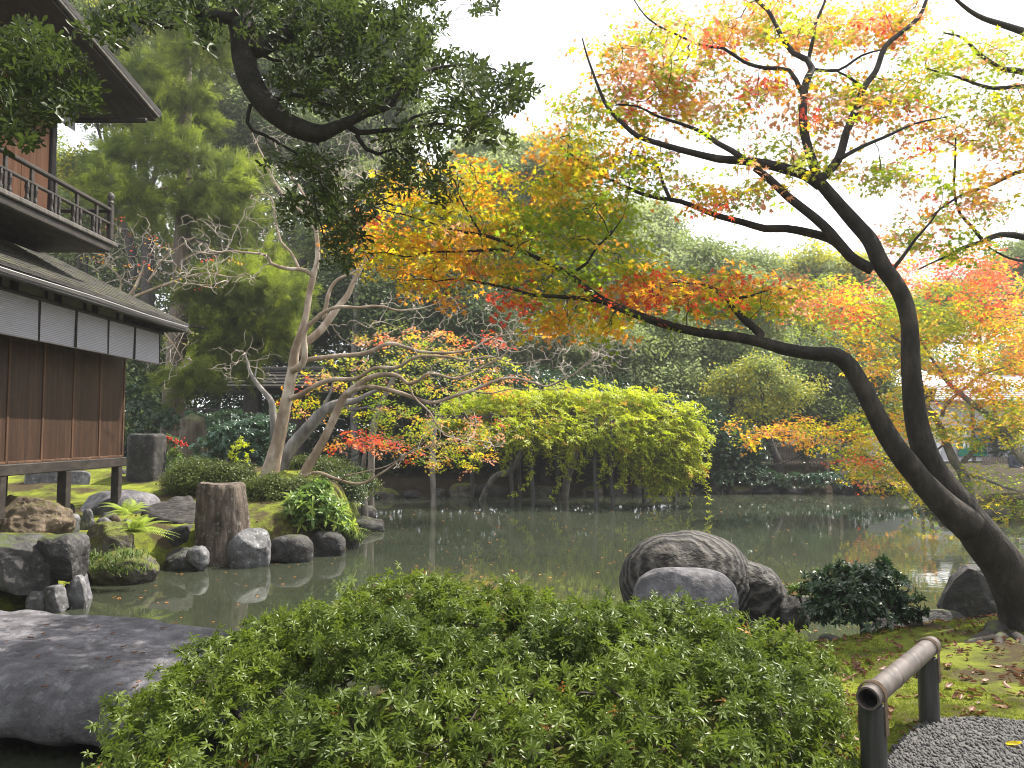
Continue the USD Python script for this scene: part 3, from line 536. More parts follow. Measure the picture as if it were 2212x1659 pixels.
for cmesh in course_roof(e1 + [.0, .0, -.002], e2, ridge + [0, 0, -.002], (-9.5, ridge[1], ridge[2]), 15, .05, .014): obj('roof_course', cmesh, M['roof_bark'], hs)
obj('roof_fascia', cbox(EX - .10, 5.5, ez - .13, EX - .01, YE - .01, ez - .02), M['roof_edge'], hs)
obj('roof_fascia', cbox(-11.4, YE - .1, ez - .13, EX - .102, YE - .012, ez - .022), M['roof_edge'], hs)
obj('roof_soffit', slab([(EX - .11, 5.5, ez - .06), (EX - .11, YE - .11, ez - .06), (WX - .06, YE - .11, ez + .36), (WX - .06, 5.5, ez + .36)], .03), M['wood_dark'], hs)
wy = np.linspace(5.5, YE - .1, 40); obj('gutter_wire', tube(np.stack([0 * wy + EX + .015, wy, ez - .055 + .006 * np.sin(wy * 2)], 1), .006, 5), M['metal_wire'], hs)
for k in range(14):
    y = 13.0 - .45 * k
    obj('rafter', beam((EX - .12, y, ez - .10), (WX + .03, y, ez + .25), .05, .06), M['wood_dark'], hs)
# upper storey
UX, UY = -6.30, 10.87
zf = at(230, 528, 10.9)[2]; zfb = at(230, 547, 10.9)[2]
obj('upper_post', cbox(UX - .10, UY - .11, zf, UX + .02, UY + .01, zf + 2.0), M['wood_dark'], hs)
for k in range(6):
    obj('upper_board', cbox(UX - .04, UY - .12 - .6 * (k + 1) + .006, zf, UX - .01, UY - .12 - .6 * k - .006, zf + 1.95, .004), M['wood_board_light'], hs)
obj('upper_end_wall', box(-10.4, UY - .06, ridge[2] - .1, UX - .105, UY, zf + 2.0), M['wood_board'], hs)
obj('upper_back_wall', box(-10.5, 5.5, ridge[2] - .1, -10.4, UY, zf + 2.0), M['wood_board'], hs)
# balcony
bl = hs
BXo, BY = -5.50, 10.9
obj('balcony_floor', cbox(UX - .2, 5.0, zfb, BXo - .06, BY - .02, zf - .03), M['wood_dark'], hs)
obj('balcony_edge_beam', cbox(BXo - .058, 5.0, zfb + .004, BXo, BY, zf - .02), M['wood_dark'], hs)
obj('balcony_sill', cbox(BXo - .07, 5.0, zf - .018, BXo + .03, BY + .14, zf + .045), M['wood_grey'], hs)
obj('balcony_sill', cbox(UX, BY - .07, zf - .016, BXo - .072, BY + .02, zf + .04), M['wood_grey'], hs)
zrt = at(224, 452, 10.9)[2]
obj('balcony_top_rail', cbox(BXo - .04, 5.0, zrt - .05, BXo + .02, BY + .01, zrt), M['wood_dark'], hs)
obj('balcony_mid_rail', cbox(BXo - .03, 5.0, zf + (zrt - zf) * .52, BXo + .01, BY, zf + (zrt - zf) * .52 + .04), M['wood_dark'], hs)
obj('balcony_top_rail', cbox(UX, BY - .04, zrt - .052, BXo - .042, BY + .012, zrt - .002), M['wood_dark'], hs)
pst = obj('balcony_corner_post', cbox(BXo - .05, BY - .07, zf + .046, BXo + .022, BY + .016, zrt + .05), M['wood_dark'], hs)
obj('finial', lathe([(0, 0), (.03, 0), (.045, .03), (.028, .06), (.045, .09), (.05, .12), (.03, .16), (0, .18)], (BXo - .013, BY - .027, zrt + .052), 16), M['wood_grey'], pst)
for k in range(12):
    y = BY - .40 - .48 * k
    obj('balcony_post', cbox(BXo - .025, y - .025, zf + .047, BXo + .005, y + .025, zrt - .052, .004), M['wood_dark'], hs)
    for s in (-.16, 0.0, .16)[::2]:
        # short shaped balusters below the middle rail
        obj('baluster', lathe([(0, 0), (.028, 0), (.028, .03), (.016, .08), (.03, .16), (.02, (zrt - zf) * .52 - .02), (0, (zrt - zf) * .52 - .005)], (BXo - .01, y + .24 + s, zf + .046), 8), M['wood_dark'], hs)
# upper eave and its blind
A_, B_ = at(337, 254, 11.3), at(112, -8, 8.75)
C_, D_ = np.array([-7.6, 11.3, A_[2] + .02]), np.array([-7.6, 8.75, B_[2] + .02])
ext_ = B_ + (B_ - A_) * 1.4; exd = D_ + (D_ - C_) * 1.4
obj('upper_soffit', slab([A_, C_, exd, ext_], .05), M['wood_dark'], hs)
obj('upper_roof', slab([A_ + [.06, .05, .10], C_ + [-.5, .05, 1.3], exd + [-.5, 0, 1.3], ext_ + [.06, 0, .10]], .08), M['roof_bark'], hs)
obj('upper_fascia', beam(A_ + [.03, 0, .03], ext_ + [.03, 0, .03], .05, .09), M['wood_grey'], hs)
zp = at(200, 259, 10.9)[2]
obj('eave_pole', tube([(-7.2, 10.92, zp), (-5.08, 10.92, zp)], .035, 10), M['wood_dark'], hs)
bq = [at(92, 178, 9.9), at(163, 218, 10.75), at(163, 283, 10.75), at(92, 236, 9.9)]
obj('upper_blind', slab(np.array(bq)[[0, 1, 2, 3]], .012), M['blind'], hs)
# ------------------------------------------------------------------ roofed gate and rail fence at the back left
gt = thing('roofed_gate', 'small dark roofed garden gate with heavy posts behind the pale tree', 'gate')
gy = 24.0; g0 = ground_at(at(560, 920, gy)[0], gy)
for u in (545, 640):
    c = at(u, 900, gy); obj('gate_post', cbox(c[0] - .22, gy - .2, g0 - .1, c[0] + .22, gy + .2, at(u, 843, gy)[2], .02), M['wood_dark'], gt)
zg = at(560, 842, gy)[2]; xl, xr = at(490, 800, gy)[0], at(720, 800, gy)[0]
obj('lintel', cbox(xl + .05, gy - .15, zg - .12, xr - .05, gy + .15, zg - .002), M['wood_dark'], gt)
for s in (-1, 1):
    for k in range(5):
        t0, t1 = k / 5, (k + 1.2) / 5
        a = lambda t: (gy + s * 1.1 * (1 - min(t, 1)), zg + .55 * min(t, 1))
        obj('roof_course', slab([(xl - .1 + .35 * t0, a(t0)[0], a(t0)[1] + .05), (xr + .1 - .35 * t0, a(t0)[0], a(t0)[1] + .05), (xr + .1 - .35 * t1, a(t1)[0], a(t1)[1]), (xl - .1 + .35 * t1, a(t1)[0], a(t1)[1])], .06), M['hollow'], gt)
obj('ridge_cap', tube([(xl + .25, gy, zg + .57), (xr - .25, gy, zg + .57)], .12, 10), M['hollow'], gt)
fn = thing('rail_fence', 'dark low wooden rail fence between the cedar trunk and the gate', 'fence')
fy = 23.4
for v in (884, 893, 903):
    obj('rail', beam(at(395, v, fy), at(540, v + 3, fy), .04, .05), M['wood_dark'], fn)
for u in (400, 425, 450, 475, 500, 525):
    p = at(u, 876, fy); obj('fence_post', cbox(p[0] - .025, fy - .05, ground_at(p[0], fy) - .1, p[0] + .025, fy - .026, p[2], .004), M['wood_dark'], fn)
# cut trunks standing behind the shrubs
for k, (u0, u1, vt, vb, Yd, lab) in enumerate([(385, 440, 905, 1000, 18.0, 'mossy dark cut trunk stub with dead twigs on its top, behind the shrubs'), (446, 458, 960, 1005, 17.2, 'thin black post beside the mossy cut trunk')]):
    c = at((u0 + u1) / 2, vb, Yd); rr_ = (u1 - u0) / 2 * px(Yd); z1 = at(u0, vt, Yd)[2]
    ts = np.linspace(0, 1, 14); obj('cut_trunk' if k == 0 else 'short_post', tube(np.stack([c[0] + .05 * np.sin(ts * 3), 0 * ts + Yd, c[2] - .3 + (z1 - c[2] + .3) * ts], 1), rr_ * (1.15 - .2 * ts), 20 if k == 0 else 10, .25 if k == 0 else .02), M['stump_dark' if k == 0 else 'wood_dark'], smooth=50, label=lab, category='stump' if k == 0 else 'post')

# ------------------------------------------------------------------ across the pond at right: fence, tea house, picket fence, bench, person
def far_fence(name, label, u0, u1, vt, vb, Yd, n, mat, gap=.45, posts=(), rails=(.25, .75), pointed=False):
    f = thing(name, label, 'fence'); p0, p1 = at(u0, vb, Yd), at(u1, vb, Yd); z1 = at(u0, vt, Yd)[2]; z0 = p0[2]
    w = (p1[0] - p0[0]) / n
    for k in range(n):
        x = p0[0] + w * (k + .5); hw = w * (1 - gap) / 2
        if pointed:
            m = trimesh.convex.convex_hull(np.array([(x + a * hw, Yd + b * .012, z) for a in (-1, 1) for b in (-1, 1) for z in (z0, z1 - .06)] + [(x, Yd + b * .012, z1) for b in (-1, 1)]))
        else: m = cbox(x - hw, Yd - .012, z0, x + hw, Yd + .012, z1 - .03 * (k % 3 == 1), .003)
        obj('picket', m, M[mat], f)
    for t in rails:
        zz = z0 + (z1 - z0) * t; obj('rail', cbox(p0[0], Yd + .0125, zz, p1[0], Yd + .05, zz + .06, .004), M[mat], f)
    for u in posts:
        x = at(u, vb, Yd)[0]; obj('fence_post', cbox(x - .06, Yd - .11, z0 - .3, x + .06, Yd - .013, z1 + .12, .008), M[mat], f)
    return f
far_fence('slat_fence', 'brown vertical slat fence on the far bank behind the small dark trees', 1655, 1742, 958, 1004, 28.0, 26, 'wood_fence', posts=(1742,))
far_fence('slat_fence', 'brown vertical slat fence on the far bank right of the tree shadow, with leaning post', 1750, 1812, 957, 1008, 27.6, 20, 'wood_fence', posts=(1786, 1812))
th = thing('tea_house', 'low white-walled garden house with pale tiled hip roof behind the orange maple', 'house')
TY = 33.0
tz0 = at(2100, 1018, TY)[2]
def tq(u, v, y=TY): return at(u, v, y)
# walls
xL, xR = tq(1985, 900)[0], tq(2330, 900)[0]; zE = tq(2000, 868)[2]
obj('wall', box(xL, TY, tz0 - .3, xR, TY + 5, zE), M['plaster'], th)
for k, (ua, ub, va, vb, mt) in enumerate([(2008, 2032, 940, 975, 'plaster'), (2032, 2098, 946, 992, 'plaster_grey'), (2098, 2140, 935, 1000, 'plaster_grey'), (2153, 2184, 935, 970, 'white_paint'), (2188, 2216, 935, 970, 'white_paint')]):
    obj('wall_panel', cbox(tq(ua, va)[0], TY - .03, tq(ua, vb)[2], tq(ub, va)[0], TY - .002, tq(ua, va)[2], .003), M[mt], th)
for u in (1986, 2005, 2100, 2148, 2186, 2220, 2262):
    obj('wall_post', cbox(tq(u, 900)[0] - .07, TY - .06, tz0 - .3, tq(u, 900)[0] + .07, TY - .031, zE, .01), M['wood_fence'], th)
obj('wall_beam', cbox(xL, TY - .055, tq(0, 930)[2], xR, TY - .032, tq(0, 924)[2], .006), M['wood_fence'], th)
gp_ = obj('hanging_cloth', cbox(tq(2034, 0)[0], TY - .16, tq(0, 985)[2], tq(2092, 0)[0], TY - .13, tq(0, 944)[2], .004), M['green_cloth'], th)
for u in (2043, 2052):
    obj('white_mark', box(tq(u, 0)[0], TY - .165, tq(0, 968)[2], tq(u + 5, 0)[0], TY - .162, tq(0, 952)[2]), M['white_paint'], gp_)
# roof: lower grey eave band, steeper pale upper roof with ridge
zr0, zr1, zr2 = tq(0, 868)[2], tq(0, 838)[2], tq(0, 800)[2]
for k in range(6):
    t0, t1 = k / 6, (k + 1.1) / 6
    lx = lambda t: tq(1950, 0)[0] + t * 1.0; rx = lambda t: tq(2400, 0)[0] - t * .4
    yy = lambda t: TY - 1.5 + 1.6 * t; zz = lambda t: zr0 + (zr1 - zr0) * t
    obj('roof_course', slab([(lx(t0), yy(t0), zz(t0) + .05), (rx(t0), yy(t0), zz(t0) + .05), (rx(t1), yy(t1), zz(t1)), (lx(t1), yy(t1), zz(t1))], .07), M['plaster_grey'], th)
px0, px1 = tq(1890, 0)[0], tq(2086, 0)[0]
apex = np.array([tq(1985, 0)[0] - .6, TY + 2.2, tq(1985, 790)[2]]); apex2 = np.array([tq(2012, 0)[0], TY + 2.2, tq(2010, 806)[2] + .35])
obj('upper_roof', slab([(px0, TY + .1, zr1 + .08), (px1, TY + .1, zr1 + .08), apex2, apex], .10), M['roof_pale'], th)
obj('upper_roof', slab([(px1, TY + .1, zr1 + .078), (px1, TY + 4.4, zr1 + .078), apex2], .10), M['roof_pale'], th)
obj('upper_wall', box(px0 + .5, TY + .4, zr1 - .3, px1 - .4, TY + 4, zr1 + .06), M['wood_dark'], th)
th2 = thing('outbuilding', 'low building with sunlit white roof right of the tea house, behind leaves', 'house')
obj('roof', slab([(tq(2080, 0)[0], TY + 1.5, zr1 + .1), (tq(2420, 0)[0], TY + 1.5, zr1 + .1), (tq(2400, 0)[0], TY + 5.5, tq(0, 806)[2] + .3), (tq(2110, 0)[0], TY + 5.5, tq(0, 806)[2] + .3)], .12), M['roof_pale'], th2)
obj('wall', box(tq(2095, 0)[0] + .4, TY + 5.05, tz0 - .3, tq(2400, 0)[0], TY + 5.4, zr1 + .2), M['plaster_grey'], th2)
far_fence('picket_fence', 'weathered wooden picket fence before the white house wall at right', 2122, 2206, 986, 1026, 29.5, 17, 'wood_fence', pointed=True, rails=(.3, .7), gap=.3)
bn = thing('bench', 'pale low bench on the far bank at the right edge', 'bench')
by = 26.5; b0, b1 = at(2152, 1026, by), at(2192, 1026, by); gb = ground_at(b0[0], by)
obj('seat', cbox(b0[0], by - .2, b0[2] - .03, b1[0] + .2, by + .25, b0[2] + .03), M['plaster_grey'], bn)
for x in (b0[0] + .1, b1[0] + .05): obj('leg', cbox(x - .06, by - .15, gb - .1, x + .06, by + .2, b0[2] - .031), M['plaster_grey'], bn)
# a seated visitor, tiny in the picture
pc = at(2196, 1026, by); pc[2] = b0[2] + .03
import manifold3d as mf
def figure(joints, bones, length=.03, it=6):
    parts = []
    sph = lambda p, r: mf.Manifold.sphere(r, 16).translate([float(q) for q in p])
    for a, b in bones:
        parts.append(mf.Manifold.batch_hull([sph(*joints[a]), sph(*joints[b])]))
    m = mf.Manifold.batch_boolean(parts, mf.OpType.Add).refine_to_length(length).to_mesh()
    t = trimesh.Trimesh(m.vert_properties[:, :3], m.tri_verts); trimesh.smoothing.filter_taubin(t, iterations=it); return t
o = pc
J = {'hip': ((o[0], o[1], o[2] + .12), .14), 'chest': ((o[0], o[1] + .02, o[2] + .42), .15), 'neck': ((o[0], o[1], o[2] + .60), .06), 'head': ((o[0], o[1] - .03, o[2] + .76), .10), 'chin': ((o[0], o[1] - .08, o[2] + .69), .05)}
for s, n in ((-1, 'l'), (1, 'r')):
    J.update({n + 'sh': ((o[0] + s * .19, o[1], o[2] + .52), .06), n + 'el': ((o[0] + s * .24, o[1] - .1, o[2] + .27), .045), n + 'wr': ((o[0] + s * .10, o[1] - .32, o[2] + .20), .033), n + 'hd': ((o[0] + s * .04, o[1] - .38, o[2] + .20), .035),
              n + 'hp': ((o[0] + s * .09, o[1] - .02, o[2] + .10), .10), n + 'kn': ((o[0] + s * .12, o[1] - .42, o[2] + .08), .07), n + 'an': ((o[0] + s * .11, o[1] - .40, o[2] - .34), .045), n + 'to': ((o[0] + s * .12, o[1] - .58, o[2] - .37), .04)})
bones = [('hip', 'chest'), ('chest', 'neck'), ('neck', 'head'), ('head', 'chin')] + [(n + a, n + b) for n in 'lr' for a, b in (('sh', 'el'), ('el', 'wr'), ('wr', 'hd'), ('hp', 'kn'), ('kn', 'an'), ('an', 'to'))] + [('chest', 'lsh'), ('chest', 'rsh'), ('hip', 'lhp'), ('hip', 'rhp')]
pr = thing('person', 'person in dark clothes seated at the bench on the far bank', 'person')
obj('body', figure(J, bones), M['skin'], pr, smooth=True)
JC = {k: (p, r_ + .015) for k, (p, r_) in J.items()}
obj('clothing', figure(JC, [b for b in bones if not ({'head', 'chin', 'lhd', 'rhd'} & set(b)) and b != ('chest', 'neck')]), M['clothes'], pr, smooth=True)
hm = trimesh.creation.icosphere(3, .115); hm.vertices *= [1, 1.05, 1]; hm.apply_translation(np.array(J['head'][0]) + [0, .03, .03]); obj('hair', hm, M['hair'], pr, smooth=True)

# ------------------------------------------------------------------ bamboo barrier
bb = thing('bamboo_barrier', 'low bamboo rail lashed to two dark posts beside the gravel path', 'barrier')
pn, pf_ = onz(1890, 1712, 0), onz(2008, 1560, 0)
pn[2] = pf_[2] = 0
zn, zf_ = at(1890, 1500, pn[1])[2], at(2005, 1402, pf_[1])[2]
dirr = (pf_ - pn); dirr /= np.linalg.norm(dirr)
r0 = np.array([*(pn - dirr * .07)[:2], zn]); r1 = np.array([*(pf_ + dirr * .10)[:2], zf_])
def hollow_pole(a, b, R, nodes, n=24, closed=False):
    L = np.linalg.norm(b - a); ts = np.unique(np.concatenate([np.linspace(0, 1, 30)] + [np.array([k - .006, k, k + .006]) for k in nodes]))
    rad = np.array([R * (1 + (.06 if any(abs(t - k) < .004 for k in nodes) else 0)) for t in ts])
    outer = tube(a + (b - a) * ts[:, None], rad, n, cap=False)
    inner = tube(a + (b - a) * np.array([0.0, .12])[:, None], R * .82, n, cap=False)
    k = np.arange(n); ov = len(outer[0]); V = np.vstack([outer[0], inner[0]]); 
    ring = np.vstack([np.stack([k, (k + 1) % n, ov + (k + 1) % n], 1), np.stack([k, ov + (k + 1) % n, ov + k], 1)])
    e = len(outer[0]) - n; V = np.vstack([V, b, a + (b - a) * .12]); cb, ca = len(V) - 2, len(V) - 1
    endc = np.stack([e + k, e + (k + 1) % n, np.full(n, cb)], 1); inc = np.stack([ov + n + k, ov + n + (k + 1) % n, np.full(n, ca)], 1)
    return V, np.vstack([outer[1], inner[1][:, ::-1] + ov, ring, endc, inc])
obj('bamboo_rail', hollow_pole(r0, r1, .047, (.33, .62)), M['bamboo_grey'], bb, smooth=40)
for P_, zt_, rad in ((pn, zn - .045, .052), (pf_, zf_ - .045, .05)):
    ts = np.linspace(0, 1, 12); obj('post', tube(np.stack([0 * ts + P_[0], 0 * ts + P_[1], -.12 + (zt_ + .12) * ts], 1), rad * (1 + .0 * ts), 24), M['post_dark'], bb, smooth=40)
    zc = zt_ + .045
    cc = np.array([P_[0], P_[1], zc]); side = np.cross(dirr, [0, 0, 1.0])
    for off in (-.012, .004, .018):
        th_ = np.linspace(-.35, np.pi + .35, 26); loop = [cc + dirr * off + side * math.cos(t) * .054 + np.array([0, 0, math.sin(t) * .054]) for t in th_]
        loop = [cc + dirr * off + side * .056 + np.array([0, 0, -.16])] + loop + [cc + dirr * off - side * .056 + np.array([0, 0, -.16])]
        obj('lashing', tube(np.array(loop), .0035, 6), M['rope'], bb)
# ------------------------------------------------------------------ leaf shapes (v, f); tip along +x, face up +z
def lance(L=1.0, w=.3, fold=.12, bend=-.15):
    xs = [0, .3, .65, 1.0]; hw = [0.02, w * .45, w * .42, 0.0]
    V = [(0, 0, 0)]
    V = [[0, 0, 0], [.33, w / 2, fold * w], [.33, -w / 2, fold * w], [.7, w * .4, fold * w + bend * .35], [.7, -w * .4, fold * w + bend * .35], [1, 0, bend], [.35, 0, 0], [.7, 0, bend * .35 - .01]]
    Fc = [[0, 6, 1], [0, 2, 6], [6, 7, 3], [6, 3, 1], [6, 4, 7], [6, 2, 4], [7, 5, 3], [7, 4, 5]]
    return np.array(V) * L, np.array(Fc)
def rhomb(w=.5, bend=-.1):
    return np.array([[0, 0, 0], [.45, w / 2, .03], [1, 0, bend], [.45, -w / 2, .03]]), np.array([[0, 2, 1], [0, 3, 2]])
def obov(w=.42):
    return np.array([[0, 0, 0], [.4, w * .35, .03], [.75, w * .5, 0], [1, 0, -.08], [.75, -w * .5, 0], [.4, -w * .35, .03]]), np.array([[0, 2, 1], [0, 3, 2], [0, 4, 3], [0, 5, 4]])
def palm(lobes=7, valley=.36):
    ang = np.radians(np.linspace(-125, 125, lobes)); tipr = {7: [.42, .72, .95, 1.0, .95, .72, .42], 5: [.6, .9, 1.0, .9, .6]}[lobes]
    V = [[0, 0, 0]]; Fc = []
    for k, (a, t) in enumerate(zip(ang, tipr)):
        if k: m = (ang[k - 1] + a) / 2; V.append([valley * math.cos(m), valley * math.sin(m), .01])
        V.append([t * math.cos(a), t * math.sin(a), -.16 * t * t])
    V = [V[0], [-.05, -.02, 0]] + V[1:] + [[-.05, .02, 0]]
    for k in range(1, len(V) - 1): Fc.append([0, k, k + 1])
    return np.array(V), np.array(Fc)
def spray(leaf, n, L, size, rng, flat=.25, droop=.3, spread=1.0):
    """A twig's worth of leaves in a flat fan along +x."""
    pos, rot, sc = [], [], []
    for k in range(n):
        t = (k + .6) / n; a = rng.normal(0, .12)
        x = L * t; y = (1 if k % 2 else -1) * rng.uniform(.1, .5) * L * .42 * spread; z = rng.normal(0, flat * L * .22) - droop * L * .3 * t * t
        yaw = math.atan2(y, L * .25) * .8 + rng.normal(0, .5)
        pos.append((x, y, z)); sc.append(size * rng.uniform(.7, 1.15))
        rot.append((yaw, rng.normal(.25, .4), rng.normal(0, .5)))
    R_ = Rot.from_euler('zyx', np.array(rot))
    return place(leaf, np.array(pos), R_, np.array(sc))
def cluster(leaf, n, R, size, rng, flat=.7, up=.5, shell=.5):
    d = rng.normal(size=(n, 3)); d /= np.linalg.norm(d, axis=1, keepdims=True); rad = R * rng.random(n) ** shell
    P = d * rad[:, None] * [1, 1, flat]
    rot = Rot.from_euler('zyx', np.stack([rng.uniform(0, 6.28, n), rng.normal(.35, .5, n), rng.normal(0, .6, n)], 1))
    return place(leaf, P, rot, size * rng.uniform(.65, 1.2, n))
def whorl(leaf, n, size, rng, low=0, stem=.0):
    yaw = np.arange(n) * 2.4 + rng.random(); pit = -np.linspace(1.2, .25, n) + rng.normal(0, .12, n)
    P = np.zeros((n, 3)); P[:, 2] = np.linspace(.0, -stem, n)
    rot = Rot.from_euler('zyx', np.stack([yaw, pit, rng.normal(0, .2, n)], 1))
    return place(leaf, P, rot, size * rng.uniform(.75, 1.1, n) * np.linspace(.75, 1.0, n))

# ------------------------------------------------------------------ skeletons
class Skel:
    def __init__(s): s.P, s.par, s.r, s.fix, s.paths = [], [], [], [], []
    def add(s, p, par, r=0.0, fixed=False):
        s.P.append(np.asarray(p, float)); s.par.append(par); s.r.append(r); s.fix.append(fixed); return len(s.P) - 1
    def limb(s, pts, step=.12, wob=0.0, seed=0, join_near=True):
        """pts: (x, y, z, r). A hand-set limb; its first point ties to the nearest node there is."""
        A = np.array(pts, float); P, R = smoothpath(A[:, :3], A[:, 3], step)
        if wob: 
            w = (meshkit.fbm(P[:, None, :] * 2.2 + np.array([[0, 0, 0], [31, 0, 0], [0, 17, 0]])[None] + seed * 3.1, 3, seed) - .5); P = P + w * wob * np.linspace(0.15, 1, len(P))[:, None]
        par = -1
        if s.P and join_near: par = int(np.argmin(((np.array(s.P) - P[0]) ** 2).sum(1)))
        first = par
        for p, r_ in zip(P, R): par = s.add(p, par, r_, True)
        s.paths.append((P, R)); return first
    def grow(s, T, step=.14, jit=.25, bend=.45, rng=None, sag=0.0):
        if not len(T): return []
        T = np.asarray(T, float); base = cKDTree(np.array(s.P)); d, _ = base.query(T); T = T[np.argsort(d)]; tips = []
        for b in range(0, len(T), 24):
            tree = cKDTree(np.array(s.P)); n0 = len(s.P); dd, ii = tree.query(T[b:b + 24])
            for t, d0, i0 in zip(T[b:b + 24], dd, ii):
                if len(s.P) > n0:
                    new = np.array(s.P[n0:]); e = ((new - t) ** 2).sum(1); k = int(np.argmin(e))
                    if e[k] < d0 * d0: i0, d0 = n0 + k, math.sqrt(e[k])
                p = s.P[i0]; pp = s.P[s.par[i0]] if s.par[i0] >= 0 else p - [0, 0, 1e-3]
                dir0 = (p - pp) / (np.linalg.norm(p - pp) + 1e-9); c_ = p + (dir0 * bend + (t - p) / (d0 + 1e-9) * .55) * d0 * .5
                n = max(2, int(d0 / step) + 1); par = i0
                for q in np.linspace(0, 1, n + 1)[1:]:
                    x = (1 - q) ** 2 * p + 2 * q * (1 - q) * c_ + q * q * t + (rng.normal(0, jit * step, 3) if q < 1 else 0); x = x - np.array([0, 0, sag * d0 * q * (1 - q)])
                    par = s.add(x, par)
                tips.append(par)
        return tips
    def radii(s, tip=.003, e=2.3):
        n = len(s.P); acc = np.zeros(n); r_ = np.array(s.r); par = s.par; kids = np.zeros(n, int)
        for i in range(n):
            if par[i] >= 0: kids[par[i]] += 1
        for i in range(n - 1, -1, -1):
            rr = r_[i] if s.fix[i] else max(tip, acc[i] ** (1 / e)); r_[i] = rr
            if par[i] >= 0: acc[par[i]] += rr ** e if not s.fix[i] else 0
        for i in range(n):
            if not s.fix[i] and par[i] >= 0: r_[i] = min(r_[i], r_[par[i]] * .8 if s.fix[par[i]] else r_[par[i]])
        s.r = list(np.maximum(r_, tip * .6)); return s
    def twigs(s, sides=4):
        n = len(s.P); kids = [[] for _ in range(n)]
        for i in range(n):
            if s.par[i] >= 0 and not s.fix[i]: kids[s.par[i]].append(i)
        out = []
        for i in range(n):
            p = s.par[i]
            if s.fix[i] or p < 0: continue
            if not s.fix[p] and kids[p] and max(kids[p], key=lambda k: s.r[k]) == i: continue
            chain = [p, i]
            while kids[chain[-1]]: chain.append(max(kids[chain[-1]], key=lambda k: s.r[k]))
            rr = np.array([s.r[k] for k in chain]); rr[0] = min(rr[0], rr[1] * 1.15); rr[-1] *= .6
            out.append(tube(np.array([s.P[k] for k in chain]), rr, sides, cap=False))
        return join(out)
def Lm(pts, Y=None):                                    # limb points given as photo pixels: (u, v, depth, radius)
    return [(*at(p[0], p[1], p[2] if Y is None else Y), p[-1]) for p in pts]
def taper(uv, Y0, Y1, r0, r1):
    n = len(uv); return [(*at(u, v, Y0 + (Y1 - Y0) * k / (n - 1)), r0 + (r1 - r0) * k / (n - 1)) for k, (u, v) in enumerate(uv)]
def pad_points(pads, per, rng, thick=.5):
    """pads: (u, v, ru, rv, depth, key). Points through each pad's volume, with its key."""
    out, keys = [], []
    for (u, v, ru, rv, Yd, key) in pads:
        n = max(3, int(per * ru * rv / 1000.0))
        a, q = rng.uniform(0, 6.28, n), np.sqrt(rng.random(n)); c_ = at(u, v, Yd)
        for aa, qq in zip(a, q):
            dy = rng.normal(0, thick); Yq = Yd + dy
            out.append(at(u + math.cos(aa) * qq * ru, v + math.sin(aa) * qq * rv, Yq)); keys.append(key)
    return np.array(out), keys
def tree_parts(t, sk, bark, twigm, sides=10, names=('trunk', 'limb'), rough=.10, seed=0, twig_sides=4):
    for k, (P, R) in enumerate(sk.paths):
        obj(names[0] if k == 0 else names[1], tube(P, R, sides if R[0] > .03 else 7, rough, seed + k), M[bark], t, smooth=True)
    if any(not f for f in sk.fix): obj('twigs', sk.twigs(twig_sides), M[twigm], t, kind='stuff', smooth=True)

# ------------------------------------------------------------------ the maple leaning in from the right
rng = np.random.default_rng(11)
lf7, lf5 = palm(7), palm(5)
HUES = ['maple_green', 'maple_yellow', 'maple_orange', 'maple_red', 'maple_pink', 'maple_olive']
MIX = {'g': (.80, .18, .02, 0, 0, 0), 'y': (.42, .44, .14, 0, 0, 0), 'o': (.10, .38, .44, .02, .06, 0), 'r': (0, .02, .18, .68, .12, 0), 'p': (.04, .12, .24, .06, .38, .16), 'v': (.32, .16, .04, 0, .10, .38), 'm': (.3, .2, .2, .05, .1, .15)}
def maple_protos(size, n, L, seed):
    r_ = np.random.default_rng(seed); return [(spray(lf7 if k % 2 else lf5, n, L, size, r_, .45, .35), M[h]) for h in HUES for k in range(2)]
def maple_foliage(t, pts, keys, protos, rng, scale=(.8, 1.25), tilt=.28, per=1):
    n = len(pts); yaw = rng.uniform(0, 6.28, n)
    rot = Rot.from_euler('zyx', np.stack([yaw, rng.normal(.1, tilt, n), rng.normal(0, tilt, n)], 1))
    which = [int(rng.choice(6, p=np.array(MIX[k]) / sum(MIX[k]))) * 2 + int(rng.integers(2)) for k in keys]
    instancer(t, 'foliage', protos, pts, rot, rng.uniform(*scale, n), which, proto_name='leaf_spray')
mp = thing('maple_tree', 'large dark-trunked maple forking at right, green to orange leaves over the pond', 'tree')
S = Skel()
S.limb(Lm([(2232, 1400, 6.25, .27), (2207, 1300, 6.2, .215), (2160, 1212, 6.15, .19), (2100, 1135, 6.1, .172), (2045, 1060, 6.1, .14), (2003, 990, 6.1, .116), (1978, 900, 6.1, .10), (1968, 800, 6.1, .087), (1964, 700, 6.1, .08), (1945, 632, 6.1, .08), (1905, 572, 6.1, .08), (1880, 520, 6.15, .075), (1845, 480, 6.2, .068), (1803, 432, 6.2, .062), (1772, 395, 6.2, .056)]), .06)
